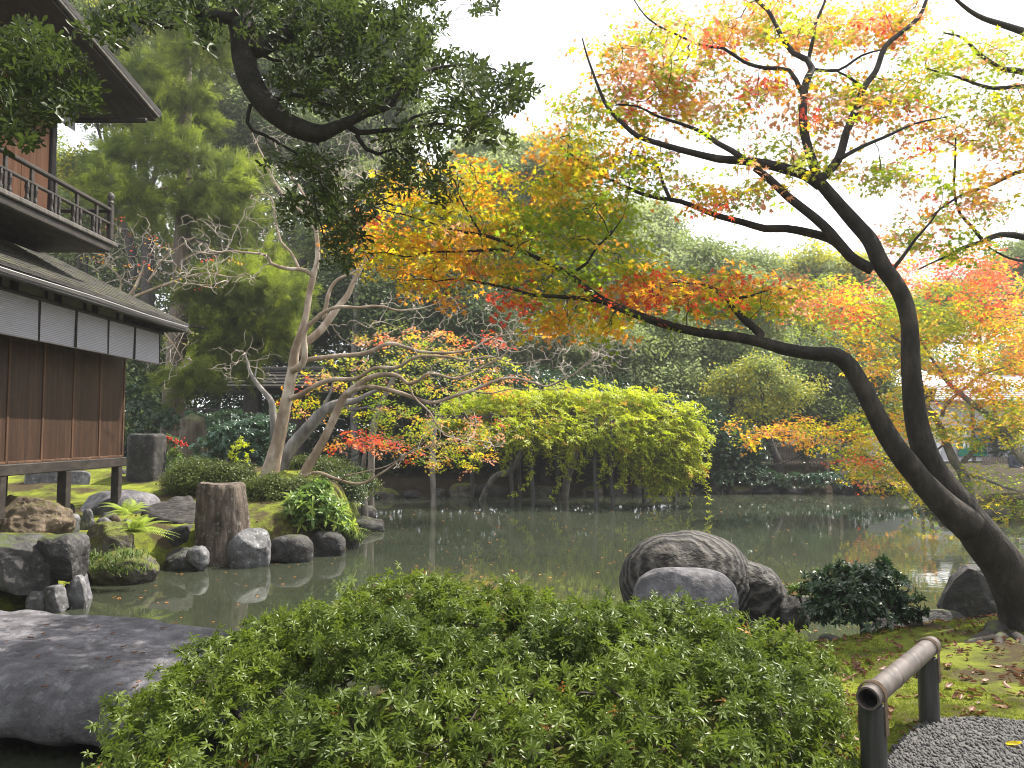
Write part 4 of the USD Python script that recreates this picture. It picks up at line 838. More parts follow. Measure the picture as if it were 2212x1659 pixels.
S.limb(Lm([(2095, 1140, 6.0, .15), (2040, 1090, 5.97, .125), (1985, 1032, 5.93, .105), (1930, 960, 5.9, .092), (1895, 900, 5.9, .086), (1865, 840, 5.9, .08), (1836, 792, 5.9, .078), (1806, 768, 5.9, .074), (1760, 764, 5.9, .064), (1700, 755, 5.9, .058), (1640, 738, 5.9, .052), (1580, 727, 5.95, .047), (1500, 716, 6, .042), (1420, 695, 6, .039), (1350, 670, 6.1, .036), (1290, 640, 6.2, .032), (1235, 598, 6.3, .029), (1185, 570, 6.4, .026), (1130, 543, 6.5, .022), (1060, 512, 6.6, .018), (985, 498, 6.7, .014), (925, 480, 6.8, .011), (870, 463, 6.9, .008), (821, 453, 7.0, .006)]), .05)
S.limb(taper([(1311, 654), (1260, 645), (1196, 640), (1148, 637), (1100, 622), (1047, 612), (995, 602), (936, 609)], 6.15, 6.6, .024, .006), .08)
S.limb(taper([(1037, 501), (1016, 467), (991, 421), (985, 390)], 6.6, 6.8, .012, .005), .08)
S.limb(taper([(1099, 540), (1050, 540), (1005, 543), (925, 545), (877, 555), (835, 546), (790, 548)], 6.5, 6.9, .016, .005), .08)
S.limb(taper([(1231, 593), (1269, 567), (1290, 532), (1318, 508), (1345, 470)], 6.3, 6.2, .016, .005), .08)
S.limb(taper([(1640, 735), (1643, 722), (1615, 697), (1588, 670), (1570, 645), (1545, 625), (1519, 614), (1480, 612)], 5.9, 6.1, .042, .006), .06)
S.limb(taper([(1570, 645), (1620, 640), (1680, 620), (1730, 628)], 6.0, 6.2, .014, .005), .08)
S.limb(taper([(1772, 400), (1740, 378), (1700, 366), (1654, 354), (1600, 347), (1550, 343), (1516, 335), (1447, 317), (1378, 294), (1346, 267), (1314, 235), (1291, 184), (1268, 120), (1258, 83)], 6.2, 6.8, .054, .007), .07)
S.limb(taper([(1612, 347), (1580, 325), (1548, 308), (1516, 285), (1470, 267), (1420, 251), (1378, 230), (1330, 225)], 6.25, 6.7, .03, .006), .08)
S.limb(taper([(1884, 582), (1838, 555), (1792, 501), (1746, 460), (1700, 423), (1660, 385), (1631, 363)], 6.12, 6.22, .05, .03), .07)
S.limb(taper([(1838, 556), (1806, 524), (1769, 508), (1700, 494), (1654, 494), (1608, 481), (1553, 467), (1516, 453), (1470, 435), (1424, 428), (1378, 416), (1337, 395), (1300, 380), (1254, 349), (1208, 313)], 6.15, 6.9, .045, .006), .07)
S.limb(taper([(1447, 430), (1432, 395), (1424, 365), (1400, 345), (1360, 330)], 6.5, 6.6, .02, .005), .08)
S.limb(taper([(1769, 393), (1757, 355), (1746, 322), (1735, 267), (1737, 198), (1746, 165), (1755, 150), (1744, 129), (1714, 115), (1691, 83), (1677, 55), (1659, 23), (1634, 0), (1610, -40)], 6.2, 6.9, .046, .014), .07)
S.limb(taper([(1755, 150), (1810, 152), (1861, 120), (1902, 108)], 6.6, 6.7, .018, .008), .08)
S.limb(taper([(1746, 130), (1757, 80), (1762, 50), (1783, 0), (1790, -40)], 6.65, 6.9, .02, .01), .08)
S.limb(taper([(1732, 200), (1705, 152), (1654, 147), (1608, 134), (1562, 104), (1516, 99), (1470, 78), (1424, 57), (1392, 32), (1370, 0)], 6.5, 7.0, .024, .006), .08)
S.limb(taper([(1771, 390), (1810, 345), (1829, 285), (1852, 230), (1866, 189), (1893, 152), (1912, 101), (1949, 69), (1985, 37), (2001, 0), (2015, -40)], 6.2, 6.8, .042, .014), .07)
S.limb(taper([(1810, 345), (1861, 317), (1916, 294), (1976, 267), (2045, 253)], 6.2, 6.3, .022, .006), .08)
S.limb(taper([(1866, 189), (1833, 166), (1805, 152)], 6.5, 6.5, .016, .008), .08)
S.limb(taper([(1922, 590), (1950, 555), (1975, 520), (2010, 480), (2030, 450)], 6.1, 6.0, .02, .006), .08)
Yb = 6.5
pads = [(870, 425, 60, 35, 6.9, 'o'), (800, 500, 70, 48, 7.0, 'o'), (905, 520, 95, 50, 6.8, 'o'), (975, 440, 75, 45, 6.8, 'y'), (905, 395, 60, 40, 6.9, 'y'), (1000, 585, 110, 42, 6.6, 'o'), (900, 600, 60, 40, 6.8, 'y'), (1080, 480, 90, 60, 6.6, 'y'), (1180, 500, 95, 65, 6.4, 'g'), (1285, 500, 85, 75, 6.3, 'g'), (1150, 585, 90, 45, 6.4, 'y'), (1250, 625, 90, 42, 6.3, 'g'), (1100, 645, 60, 22, 6.4, 'r'), (1200, 690, 60, 28, 6.3, 'o'), (1270, 690, 80, 38, 6.2, 'y'), (1250, 715, 50, 20, 6.2, 'o'), (1340, 640, 80, 34, 6.2, 'r'), (1390, 600, 60, 42, 6.2, 'o'), (1340, 560, 50, 40, 6.2, 'g'), (770, 555, 40, 20, 7.0, 'o'), (930, 650, 35, 12, 6.7, 'o'), (980, 525, 80, 50, 6.7, 'o'), (850, 545, 60, 35, 6.9, 'y'), (1060, 400, 70, 40, 6.9, 'y'), (1000, 380, 60, 35, 6.9, 'o'),
        (1200, 375, 55, 65, 6.8, 'o'), (1270, 350, 75, 55, 6.7, 'y'), (1245, 425, 90, 42, 6.6, 'y'), (1320, 425, 60, 38, 6.5, 'g'), (1225, 300, 60, 40, 6.9, 'o'), (1345, 350, 70, 42, 6.6, 'm'), (1430, 385, 70, 32, 6.5, 'v'), (1500, 420, 65, 32, 6.4, 'o'), (1570, 430, 60, 25, 6.3, 'm'),
        (1330, 130, 70, 55, 6.9, 'p'), (1420, 60, 75, 55, 7.0, 'v'), (1300, 215, 70, 40, 6.8, 'v'), (1400, 175, 85, 45, 6.8, 'p'), (1480, 160, 85, 50, 6.8, 'v'), (1550, 80, 75, 55, 7.0, 'p'), (1620, 35, 85, 50, 7.0, 'p'), (1480, 230, 75, 38, 6.7, 'p'), (1610, 195, 75, 45, 6.7, 'p'), (1540, 250, 60, 30, 6.6, 'v'), (1700, 60, 75, 55, 6.9, 'v'), (1780, 75, 75, 50, 6.8, 'p'), (1860, 60, 85, 55, 6.8, 'p'), (1940, 40, 75, 50, 6.8, 'p'), (1820, 200, 80, 42, 6.5, 'm'), (1900, 245, 85, 42, 6.4, 'p'), (1690, 325, 80, 40, 6.3, 'v'), (1760, 250, 60, 40, 6.4, 'p'), (1870, 365, 90, 26, 6.2, 'v'), (1970, 385, 80, 26, 6.2, 'v'), (1950, 190, 75, 38, 6.5, 'v'), (1640, 410, 60, 30, 6.2, 'v'), (1250, 240, 45, 30, 6.9, 'v'), (1360, 260, 60, 35, 6.7, 'm'), (1450, 330, 50, 20, 6.5, 'v'),
        (1480, 640, 70, 30, 6.1, 'r'), (1560, 620, 70, 30, 6.1, 'm'), (1630, 650, 80, 35, 6.1, 'y'), (1440, 640, 40, 35, 6.1, 'o'), (1530, 665, 80, 25, 6.1, 'g'), (1690, 620, 60, 35, 6.2, 'p'), (1580, 600, 40, 18, 6.1, 'r')]
T, K = pad_points(pads, 3.4, rng, .30)
S.grow(T, .10, .22, .4, rng, .06)
S.radii(.0022)
S.paths = [(P, R * (.80 if R[0] > .1 else .86)) for P, R in S.paths]
tree_parts(mp, S, 'bark_dark', 'twig', 14, rough=.10, seed=3)
pads = [(u, v, ru, rv * .82, Yd + .30, k) for u, v, ru, rv, Yd, k in pads]
T2, K2 = pad_points([p for p in pads if p[1] >= 300 or p[0] < 1180], 10.5, rng, .24); T3, K3 = pad_points([p for p in pads if not (p[1] >= 300 or p[0] < 1180)], 13.0, rng, .2); T2, K2 = np.vstack([T2, T3]), K2 + K3
maple_foliage(mp, np.vstack([T, T2]), K + K2, maple_protos(.038, 14, .27, 5), rng)
# flakes and burrs on the trunk, roots at the foot
for k, (u0, v0, u1, v1) in enumerate([(2160, 1345, 2060, 1392), (2185, 1365, 2130, 1430), (2205, 1370, 2212, 1450)]):
    a, b = at(u0, v0, 6.1), at(u1, v1, 5.6); b[2] = ground_at(b[0], b[1]) - .02; mid = (a + b) / 2; mid[2] = ground_at(mid[0], mid[1]) + .04
    a[2] -= .05; mid[2] -= .035; b[2] -= .02; P, R = smoothpath([a, mid, b], [.10, .055, .02], .06); P = P + (meshkit.fbm(P[:, None] * 3 + np.array([[0, 0, 0], [9, 0, 0], [0, 9, 0]])[None] + k, 2, k) - .5) * [.16, .16, .03]; obj('root', tube(P, R * .8, 9, .2, k), M['bark_dark'], mp, smooth=True)

# ------------------------------------------------------------------ second maple, its limbs reaching in at the upper right
mp2 = thing('maple_tree', 'maple beyond the right edge, dark limbs with thin olive and pink leaves at upper right', 'tree')
S = Skel()
gb_ = at(2420, 1290, 7.6); gb_[2] = ground_at(gb_[0], gb_[1]) - .1
S.limb([(*gb_, .2), (gb_[0] - .05, 7.6, 1.2, .16), (gb_[0] + .05, 7.7, 2.6, .14), (gb_[0] - .1, 7.7, 4.0, .11), (gb_[0], 7.7, 5.4, .08), (gb_[0] - .1, 7.8, 6.6, .05)], .1)
for uv, r0 in (([(2420, 110), (2300, 110), (2212, 69), (2160, 51), (2109, 32), (2068, 0), (2040, -30)], .05), ([(2410, 180), (2300, 190), (2212, 157), (2160, 147), (2114, 115), (2082, 83), (2040, 70)], .04), ([(2410, 230), (2300, 200), (2212, 187), (2137, 189), (2068, 166), (1999, 147)], .032),
               ([(2410, 560), (2320, 540), (2212, 512), (2160, 507), (2123, 521), (2082, 535), (2045, 553), (1985, 581)], .04), ([(2410, 400), (2300, 375), (2212, 369), (2137, 401), (2068, 428), (2000, 475)], .03), ([(2123, 521), (2100, 490), (2073, 461), (2061, 415), (2063, 340), (2064, 300)], .018), ([(2300, 545), (2250, 560), (2190, 560), (2130, 530)], .02)):
    S.limb(taper(uv, 7.6, 7.0, r0, .007), .08, .03)
pads = [(2080, 115, 70, 45, 7.1, 'v'), (2150, 225, 70, 36, 7.2, 'v'), (2100, 285, 80, 36, 7.1, 'p'), (2170, 325, 60, 36, 7.2, 'p'), (2130, 392, 75, 26, 7.2, 'o'), (2060, 436, 70, 26, 7.1, 'p'), (1985, 490, 65, 36, 7.0, 'm'), (2075, 535, 60, 36, 7.1, 'g'), (2190, 120, 60, 40, 7.3, 'v'), (2030, 215, 60, 30, 7.1, 'v'), (2010, 300, 60, 26, 7.0, 'p'), (2000, 140, 50, 30, 7.0, 'v'), (2160, 445, 60, 20, 7.2, 'v'), (1960, 520, 50, 30, 7.0, 'p'), (2230, 260, 70, 40, 7.3, 'v'), (2280, 370, 70, 40, 7.4, 'o'), (2300, 120, 80, 50, 7.4, 'v')]
T, K = pad_points(pads, 3.4, rng, .3); S.grow(T, .11, .22, .4, rng, .05); S.radii(.0022)
tree_parts(mp2, S, 'bark_dark', 'twig', 12, seed=50)
T2, K2 = pad_points(pads, 10, rng, .25); maple_foliage(mp2, np.vstack([T, T2]), K + K2, maple_protos(.038, 13, .27, 6), rng)

# ------------------------------------------------------------------ maple on the right bank behind the dark trunks
mp3 = thing('maple_tree', 'grey-stemmed maple on the right bank with orange, yellow and red layers behind the dark trunks', 'tree')
S = Skel(); ZS = 1.36; YB = 14.0 * ZS
Lz = lambda pts: [(*at(p[0], p[1], (p[2] if p[2] > 2 else YB) * (ZS if p[2] != YB else 1)), p[-1] * 1.25) for p in pts]
tz = lambda uv, Y0, Y1, r0, r1: taper(uv, Y0 * ZS, Y1 * ZS, r0 * 1.25, r1 * 1.25)
b0_ = at(2098, 1092, YB); b0_[2] = ground_at(b0_[0], b0_[1]) - .15
S.limb([(*b0_, .16)] + Lz([(2096, 1085, YB, .125), (2081, 1024, YB, .095), (2064, 1001, YB, .085), (2050, 972, YB, .078), (2039, 943, YB, .07), (2027, 914, YB, .062), (2012, 891, YB, .055), (1993, 870, YB, .05), (1975, 820, YB, .045), (1960, 750, YB, .04), (1975, 690, YB, .03)]), .1, .02)
S.limb(tz([(2079, 999), (2102, 976), (2121, 955), (2150, 944), (2212, 926), (2270, 900)], 14, 13.6, .05, .02), .1, .03)
S.limb(tz([(2035, 900), (2040, 880), (2060, 858), (2085, 838), (2112, 814), (2150, 800), (2212, 780)], 14, 13.8, .04, .012), .1, .03)
S.limb([(*(at(2300, 1090, 13.2 * ZS) * [1, 1, 0] + [0, 0, ground_at(at(2300, 1090, 13.2 * ZS)[0], 13.2 * ZS) - .1]), .12)] + Lz([(2290, 1060, 13.2, .10), (2212, 995, 13.3, .075), (2170, 934, 13.4, .07), (2131, 895, 13.5, .06), (2093, 866, 13.6, .05), (2064, 841, 13.7, .042), (2041, 818, 13.8, .035), (2010, 770, 13.9, .025), (1980, 720, 14, .015)]), .1, .02, join_near=False)
S.limb(tz([(2091, 1026), (2130, 1036), (2170, 1052), (2212, 1062), (2260, 1070)], 13.9, 13.2, .035, .015), .1, .03)
S.limb(tz([(1990, 905), (1940, 912), (1890, 925), (1820, 930), (1740, 932), (1660, 930)], 14, 13.6, .03, .006), .1, .03)
S.limb(tz([(2045, 955), (2000, 990), (1950, 1015), (1900, 1030)], 14, 13.8, .022, .006), .1, .03)
S.limb(tz([(1975, 690), (2010, 640), (2050, 600), (2080, 560)], 14, 14.4, .03, .008), .1, .03)
S.limb(tz([(1960, 750), (1920, 720), (1870, 690), (1800, 660), (1740, 650)], 14, 14, .03, .006), .1, .03)
S.limb(tz([(2212, 780), (2240, 700), (2230, 640), (2200, 600)], 13.8, 14, .03, .008), .1, .03)
pads = [(2020, 575, 70, 45, 14.4, 'r'), (2105, 570, 65, 40, 14.4, 'r'), (1960, 640, 80, 50, 14, 'g'), (2050, 665, 110, 55, 14, 'g'), (2150, 640, 75, 55, 14, 'r'), (1800, 640, 90, 42, 14, 'm'), (1870, 690, 80, 38, 14, 'y'), (1740, 655, 70, 34, 14, 'r'), (1900, 740, 90, 38, 14, 'o'), (2050, 760, 90, 40, 14, 'y'), (2170, 750, 70, 55, 13.8, 'o'), (2100, 840, 90, 36, 13.7, 'o'), (1840, 650, 60, 40, 14, 'r'), (1900, 800, 55, 26, 14, 'o'), (2190, 850, 55, 50, 13.6, 'y'), (1640, 930, 60, 20, 13.6, 'o'), (1720, 938, 70, 20, 13.7, 'o'), (1800, 928, 80, 26, 13.8, 'o'), (1890, 915, 80, 34, 13.9, 'y'), (1980, 935, 80, 40, 14, 'y'), (1850, 970, 65, 24, 13.9, 'y'), (2090, 920, 80, 42, 13.7, 'y'), (2180, 910, 60, 50, 13.5, 'y'), (1910, 1000, 70, 36, 13.9, 'g'), (1860, 998, 45, 16, 13.8, 'r'), (1930, 1036, 60, 24, 13.8, 'm'), (2000, 1050, 65, 38, 13.9, 'y'), (2130, 1035, 70, 22, 13.5, 'g'), (2190, 1095, 50, 22, 13.2, 'g'), (1880, 1020, 50, 18, 13.8, 'o'), (1990, 700, 90, 40, 14, 'y'), (2110, 710, 80, 45, 14, 'g'), (2210, 690, 50, 50, 14, 'o'), (2020, 810, 60, 30, 13.9, 'o'), (1960, 860, 60, 30, 14, 'y'), (1960, 600, 50, 40, 14.2, 'r'), (2250, 780, 60, 60, 13.7, 'o'), (2260, 900, 60, 60, 13.5, 'y'), (1770, 690, 60, 28, 14, 'g'), (2150, 800, 60, 30, 13.8, 'o')]
pads = [(u, v, ru, rv, Yd * ZS, k) for u, v, ru, rv, Yd, k in pads]
T, K = pad_points(pads, 2.6, rng, .6); S.grow(T, .2, .22, .4, rng, .04); S.radii(.003)
tree_parts(mp3, S, 'bark_grey', 'twig', 12, seed=80)
T2, K2 = pad_points(pads, 17, rng, .8); maple_foliage(mp3, np.vstack([T, T2]), K + K2, maple_protos(.062, 18, .55, 7), rng)

# ------------------------------------------------------------------ evergreen oak hanging in from above
ok = thing('evergreen_oak', 'dark evergreen oak limb sweeping down from the top with glossy leaves', 'tree')
S = Skel(); YO = 6.0
S.limb([(-3.3, 0.9, -.2, .34), (-3.3, 1.0, 1.0, .28), (-3.2, 1.2, 2.4, .25), (-3.0, 2.0, 4.2, .21), (-2.7, 3.4, 5.4, .17), (-2.35, 5.0, 5.75, .14), (-2.1, 5.85, 5.3, .11)] + Lm([(517, 30, 6, .098), (524, 75, 6, .096), (527, 128, 6, .092), (541, 174, 6, .088), (565, 215, 6, .084), (600, 250, 6, .08), (642, 277, 6, .078), (685, 289, 6, .072), (718, 279, 6, .052), (760, 260, 6, .036), (794, 243, 6, .034), (829, 233, 6, .031), (861, 208, 6.1, .027), (878, 180, 6.1, .023), (905, 160, 6.1, .019), (947, 146, 6.2, .014), (1010, 140, 6.3, .010), (1070, 150, 6.3, .006)]), .06)
S.limb(taper([(681, 285), (684, 300), (687, 314)], 6, 6, .045, .006), .03)
S.limb(taper([(540, 108), (560, 104), (583, 94), (621, 69), (642, 42), (658, 10), (680, -30), (720, -70)], 6, 6.3, .072, .04), .06)
S.limb(taper([(512, 45), (496, 40), (447, 31), (420, 12), (400, -20)], 6, 5.8, .05, .035), .06)
S.limb(taper([(447, 31), (405, 46), (365, 57), (320, 50), (270, 40), (215, 62)], 5.95, 5.6, .034, .008), .06)
S.limb(taper([(745, 268), (773, 286), (808, 284), (877, 277), (928, 270), (968, 267), (1040, 280)], 6, 6.3, .026, .007), .06)
S.limb(taper([(860, 272), (894, 253), (933, 243), (990, 235)], 6.1, 6.3, .014, .006), .06)
S.limb(taper([(770, 290), (791, 322), (818, 333), (850, 322), (880, 350), (905, 392)], 6, 6.2, .018, .005), .06)
S.limb(taper([(541, 225), (534, 264), (545, 282), (572, 292), (607, 312), (652, 340), (676, 374), (679, 434), (693, 486), (703, 520)], 6, 6.1, .016, .005), .06)
S.limb(taper([(560, 205), (600, 215), (640, 205), (680, 218), (725, 229), (740, 210), (752, 197), (790, 190)], 6.05, 6.3, .02, .006), .06)
S.limb(taper([(545, 104), (590, 130), (640, 128), (700, 120)], 6.05, 6.3, .016, .006), .06)
S.limb([(-3.0, 2.0, 4.2, .10)] + Lm([(-300, -60, 3.6, .07), (-120, 60, 4.8, .04), (0, 190, 5.4, .02), (60, 195, 5.5, .014), (130, 180, 5.6, .008)]), .08)
pads = [(600, 50, 90, 60, 6.2, 0), (700, 60, 120, 75, 6.2, 0), (820, 85, 110, 75, 6.3, 0), (905, 40, 70, 45, 6.4, 0), (960, 155, 95, 55, 6.3, 0), (1040, 200, 85, 65, 6.3, 0), (1110, 190, 50, 50, 6.4, 0), (850, 180, 95, 55, 6.2, 0), (740, 185, 85, 55, 6.2, 0), (640, 170, 60, 60, 6.2, 0), (980, 250, 85, 45, 6.3, 0), (880, 290, 75, 26, 6.2, 0), (1085, 290, 45, 28, 6.3, 0), (905, 360, 75, 42, 6.2, 0), (945, 400, 45, 28, 6.2, 0), (855, 375, 40, 36, 6.2, 0), (700, 415, 42, 50, 6.1, 0), (735, 470, 60, 50, 6.1, 0), (745, 530, 45, 36, 6.1, 0), (620, 335, 60, 26, 6.1, 0), (690, 350, 60, 30, 6.1, 0), (790, 430, 50, 40, 6.1, 0), (640, 450, 40, 36, 6.1, 0),
        (50, 100, 75, 60, 5.4, 0), (125, 165, 80, 60, 5.5, 0), (60, 215, 75, 50, 5.4, 0), (165, 205, 50, 42, 5.5, 0), (40, 275, 50, 36, 5.4, 0), (-40, 180, 80, 110, 5.2, 0), (110, 100, 60, 40, 5.5, 0), (400, 15, 75, 36, 5.9, 0), (290, 25, 75, 36, 5.7, 0), (220, 60, 50, 36, 5.6, 0), (450, 60, 40, 30, 6, 0), (1040, 0, 40, 18, 6.4, 0), (500, -30, 120, 40, 6.1, 0), (800, -20, 160, 40, 6.3, 0), (720, 560, 30, 16, 6.1, 0)]
T, K = pad_points(pads, 3.2, rng, .32); S.grow(T, .10, .25, .4, rng, .05); S.radii(.0024)
tree_parts(ok, S, 'bark_oak', 'twig', 14, rough=.14, seed=120)
crown = [(-3.1, 1.6, 6.3, 2.6, 1.4), (-.6, 1.2, 6.9, 2.4, 1.2), (-4.6, 4.2, 6.9, 2.2, 1.3), (-1.4, -1.6, 6.6, 2.8, 1.5), (1.6, -.6, 6.8, 2.2, 1.2), (-2.6, 4.0, 7.8, 2.2, 1.2), (-5.5, .5, 5.8, 2.2, 1.5)]
for k, (x_, y_, z_, R_, hz_) in enumerate(crown):
    S2 = [(-3.1, 1.6, 3.2, .13), ((x_ - 3.1) / 2, (y_ + 1.6) / 2, (z_ + 3.4) / 2, .09), (x_, y_, z_ - .2, .03)]; P_, Q_ = smoothpath(np.array(S2)[:, :3], np.array(S2)[:, 3], .15); obj('limb', tube(P_, Q_, 9, .12, k), M['bark_oak'], ok, smooth=True)
ol = obov(.40); protos = [(whorl(ol, 8, .078, np.random.default_rng(k), stem=.07), M['oak_leaf']) for k in range(4)]
T2, _ = pad_points(pads, 16, rng, .38); A = [T, T2]
for (x_, y_, z_, R_, hz_) in crown:
    d = rng.normal(size=(900, 3)); d /= np.linalg.norm(d, axis=1, keepdims=True); A.append(np.array([x_, y_, z_]) + d * (.45 + .55 * rng.random((900, 1))) * [R_, R_, hz_])
A = np.vstack(A); n = len(A)
rot = Rot.from_euler('zyx', np.stack([rng.uniform(0, 6.28, n), rng.normal(0, .6, n), rng.normal(0, .6, n)], 1))
instancer(ok, 'foliage', protos, A, rot, rng.uniform(.75, 1.2, n), rng.integers(0, 4, n), proto_name='leaf_whorl')

# ------------------------------------------------------------------ bare crape myrtle on the point
cm = thing('crape_myrtle', 'leafless smooth-barked tree with twisting pale branches on the point', 'tree')
S = Skel(); YM = 15.0
cb = at(578, 1050, YM); gz = ground_at(cb[0], YM)
S.limb([(*cb[:2], gz - .15, .30)] + Lm([(581, 1030, YM, .235), (599, 962, YM, .17), (614, 890, YM, .148), (625, 836, YM, .138), (632, 793, YM, .132), (638, 757, YM, .11), (647, 728, YM, .095), (660, 685, YM, .082), (668, 638, YM, .078), (678, 595, YM, .074), (686, 559, YM, .066), (684, 512, YM, .056), (670, 450, YM, .042), (640, 395, YM, .03), (610, 350, YM, .02), (590, 300, YM, .012)]), .08, .05, 1)
S.limb(Lm([(632, 800, 14.9, .09), (652, 788, 14.85, .085), (659, 760, 14.8, .075), (657, 720, 14.8, .065), (664, 703, 14.8, .06), (678, 692, 14.8, .055), (700, 674, 14.8, .05), (732, 663, 14.8, .045), (772, 665, 14.8, .04), (801, 661, 14.8, .036), (830, 662, 14.8, .032), (858, 670, 14.8, .027), (894, 667, 14.8, .022), (930, 659, 14.8, .016), (975, 640, 14.8, .009)]), .08, .07, 2)
S.limb(Lm([(640, 770, 15.3, .09), (660, 742, 15.4, .10), (693, 713, 15.5, .10), (722, 674, 15.6, .095), (750, 638, 15.7, .075), (765, 605, 15.8, .06), (778, 585, 15.8, .045), (800, 540, 15.9, .03), (830, 480, 16, .015)]), .08, .05, 3)
S.limb(taper([(700, 690), (704, 660), (714, 625), (732, 602), (765, 588), (800, 560)], 15.6, 15.8, .07, .02), .08, .06, 4)
S.limb(taper([(679, 600), (660, 584), (621, 580), (600, 575), (585, 569), (575, 552), (560, 548), (534, 546), (498, 544), (462, 548), (426, 546), (395, 560)], 15, 14.5, .055, .01), .08, .10, 5)
S.limb(taper([(645, 577), (628, 544), (607, 521), (593, 469), (586, 427), (560, 418), (541, 430), (548, 410)], 15, 15.2, .036, .008), .08, .08, 6)
S.limb(taper([(684, 500), (655, 460), (624, 437), (593, 392), (572, 347), (555, 312), (540, 280)], 15, 15.6, .045, .008), .08, .08, 7)
S.limb(taper([(645, 800), (660, 780), (714, 771), (786, 764), (840, 742), (876, 749), (912, 760), (966, 762), (1010, 757), (1053, 735), (1110, 722), (1180, 725), (1240, 700)], 15.1, 15.6, .07, .008), .08, .09, 8)
S.limb(taper([(628, 860), (645, 855), (678, 836), (714, 821), (768, 818), (808, 796), (858, 793), (905, 771), (966, 771), (1002, 778), (1060, 770), (1120, 785), (1190, 775)], 14.9, 14.2, .075, .008), .08, .09, 9)
S.limb([(*(at(655, 1036, 15.4) * [1, 1, 0] + [0, 0, ground_at(at(655, 1036, 15.4)[0], 15.4) - .15]), .17)] + Lm([(659, 1020, 15.4, .13), (686, 973, 15.4, .112), (711, 926, 15.4, .105), (732, 879, 15.4, .10), (745, 857, 15.4, .095), (768, 836, 15.3, .078), (804, 814, 15.2, .07), (844, 809, 15.1, .06), (866, 816, 15.1, .052), (880, 828, 15.1, .045), (905, 822, 15, .04), (930, 807, 15, .038), (984, 818, 15, .034), (1038, 796, 14.9, .028), (1092, 764, 14.9, .022), (1130, 720, 14.9, .014), (1165, 690, 14.9, .008)]), .08, .06, 10, join_near=False)
S.limb(taper([(752, 850), (772, 840), (804, 836), (858, 847), (901, 861), (937, 870), (977, 857), (1020, 843), (1077, 821), (1110, 818), (1154, 827), (1185, 834), (1230, 812), (1247, 803), (1278, 775), (1318, 741), (1360, 715)], 15.3, 14.6, .065, .008), .08, .07, 11)
S.limb(taper([(884, 832), (894, 857), (912, 875), (930, 893), (948, 926), (984, 947), (1038, 962), (1080, 965)], 15.1, 14.6, .03, .007), .08, .07, 12)
S.limb(taper([(655, 1032), (686, 1021), (732, 1037), (779, 1045), (822, 1023), (858, 998), (894, 973), (930, 965), (980, 955)], 15.2, 14.4, .05, .007), .08, .06, 13)
S.limb(taper([(740, 1037), (745, 1028), (786, 1019), (840, 1005), (870, 985)], 15, 14.8, .022, .007), .08, .05, 14)
S.limb(taper([(1020, 845), (1060, 850), (1110, 840), (1170, 842), (1240, 838)], 14.8, 14.7, .02, .006), .08, .08, 15)
S.limb(taper([(905, 771), (870, 720), (840, 700), (800, 690)], 14.6, 14.6, .016, .006), .08, .06, 16)
pads = [(1180, 740, 160, 60, 14.9, 0), (1060, 700, 110, 50, 15, 0), (1250, 780, 110, 40, 14.8, 0), (1120, 670, 90, 40, 15, 0), (960, 700, 80, 40, 15, 0), (860, 650, 80, 26, 14.9, 0), (930, 620, 70, 36, 15, 0), (520, 530, 90, 50, 14.8, 0), (450, 500, 70, 50, 14.8, 0), (620, 400, 70, 70, 15.2, 0), (560, 470, 60, 50, 15.2, 0), (700, 440, 60, 70, 15.2, 0), (500, 610, 80, 36, 14.8, 0), (590, 310, 60, 50, 15.4, 0), (800, 490, 60, 60, 15.8, 0), (420, 590, 50, 36, 14.7, 0), (980, 900, 90, 50, 14.9, 0), (1040, 960, 60, 30, 14.6, 0), (880, 960, 60, 30, 14.8, 0), (1000, 800, 100, 40, 14.9, 0), (1320, 760, 70, 50, 14.6, 0), (780, 720, 70, 30, 15, 0), (740, 330, 80, 50, 15.6, 0), (780, 400, 60, 60, 15.8, 0), (1200, 700, 150, 50, 14.8, 0), (1300, 740, 90, 60, 14.6, 0), (1120, 760, 140, 50, 14.8, 0), (1240, 830, 100, 26, 14.6, 0), (1040, 930, 90, 40, 14.6, 0), (900, 1000, 60, 26, 14.6, 0)]
T, K = pad_points(pads, 8.5, rng, .8); S.grow(T, .10, .20, .4, rng, .0); S.radii(.0036, 2.3)
S.paths = [(P, R * .74) for P, R in S.paths]
tree_parts(cm, S, 'bark_pale', 'twig_pale', 14, rough=.12, seed=160)

# dark leaning trunk and little bent tree on the point
dl = thing('leaning_tree', 'dark grey rough trunk leaning right behind the pale smooth tree', 'tree'); S = Skel()
q = at(604, 1010, 16); S.limb([(*q[:2], ground_at(q[0], 16) - .15, .17)] + Lm([(610, 998, 16, .145), (642, 951, 16, .125), (678, 911, 16, .115), (707, 883, 16, .10), (732, 872, 16, .085), (768, 866, 16, .06), (800, 850, 16, .04), (840, 835, 16, .02)]), .08, .05, 20)
S.limb(taper([(690, 895), (703, 870), (716, 840), (720, 805)], 16, 16, .04, .008), .08, .04, 21)
S.limb(taper([(740, 872), (760, 886), (790, 880), (825, 890)], 16, 15.9, .035, .008), .08, .04, 22)
T, K = pad_points([(800, 840, 60, 30, 16, 0), (730, 790, 40, 30, 16, 0), (840, 880, 40, 20, 16, 0)], 5, rng, .4); S.grow(T, .12, .3, .5, rng); S.radii(.004); tree_parts(dl, S, 'bark_grey', 'twig', 12, rough=.2, seed=200)
bt = thing('young_tree', 'thin pale bare young tree leaning left in front of the roofed gate', 'tree'); S = Skel()
q = at(594, 985, 17); S.limb([(*q[:2], ground_at(q[0], 17) - .1, .10)] + Lm([(593, 950, 17, .085), (590, 900, 17, .075), (586, 868, 17, .065), (570, 847, 17, .055), (549, 821, 17, .045), (537, 795, 17, .03), (530, 765, 17, .016)]), .08, .03, 23)
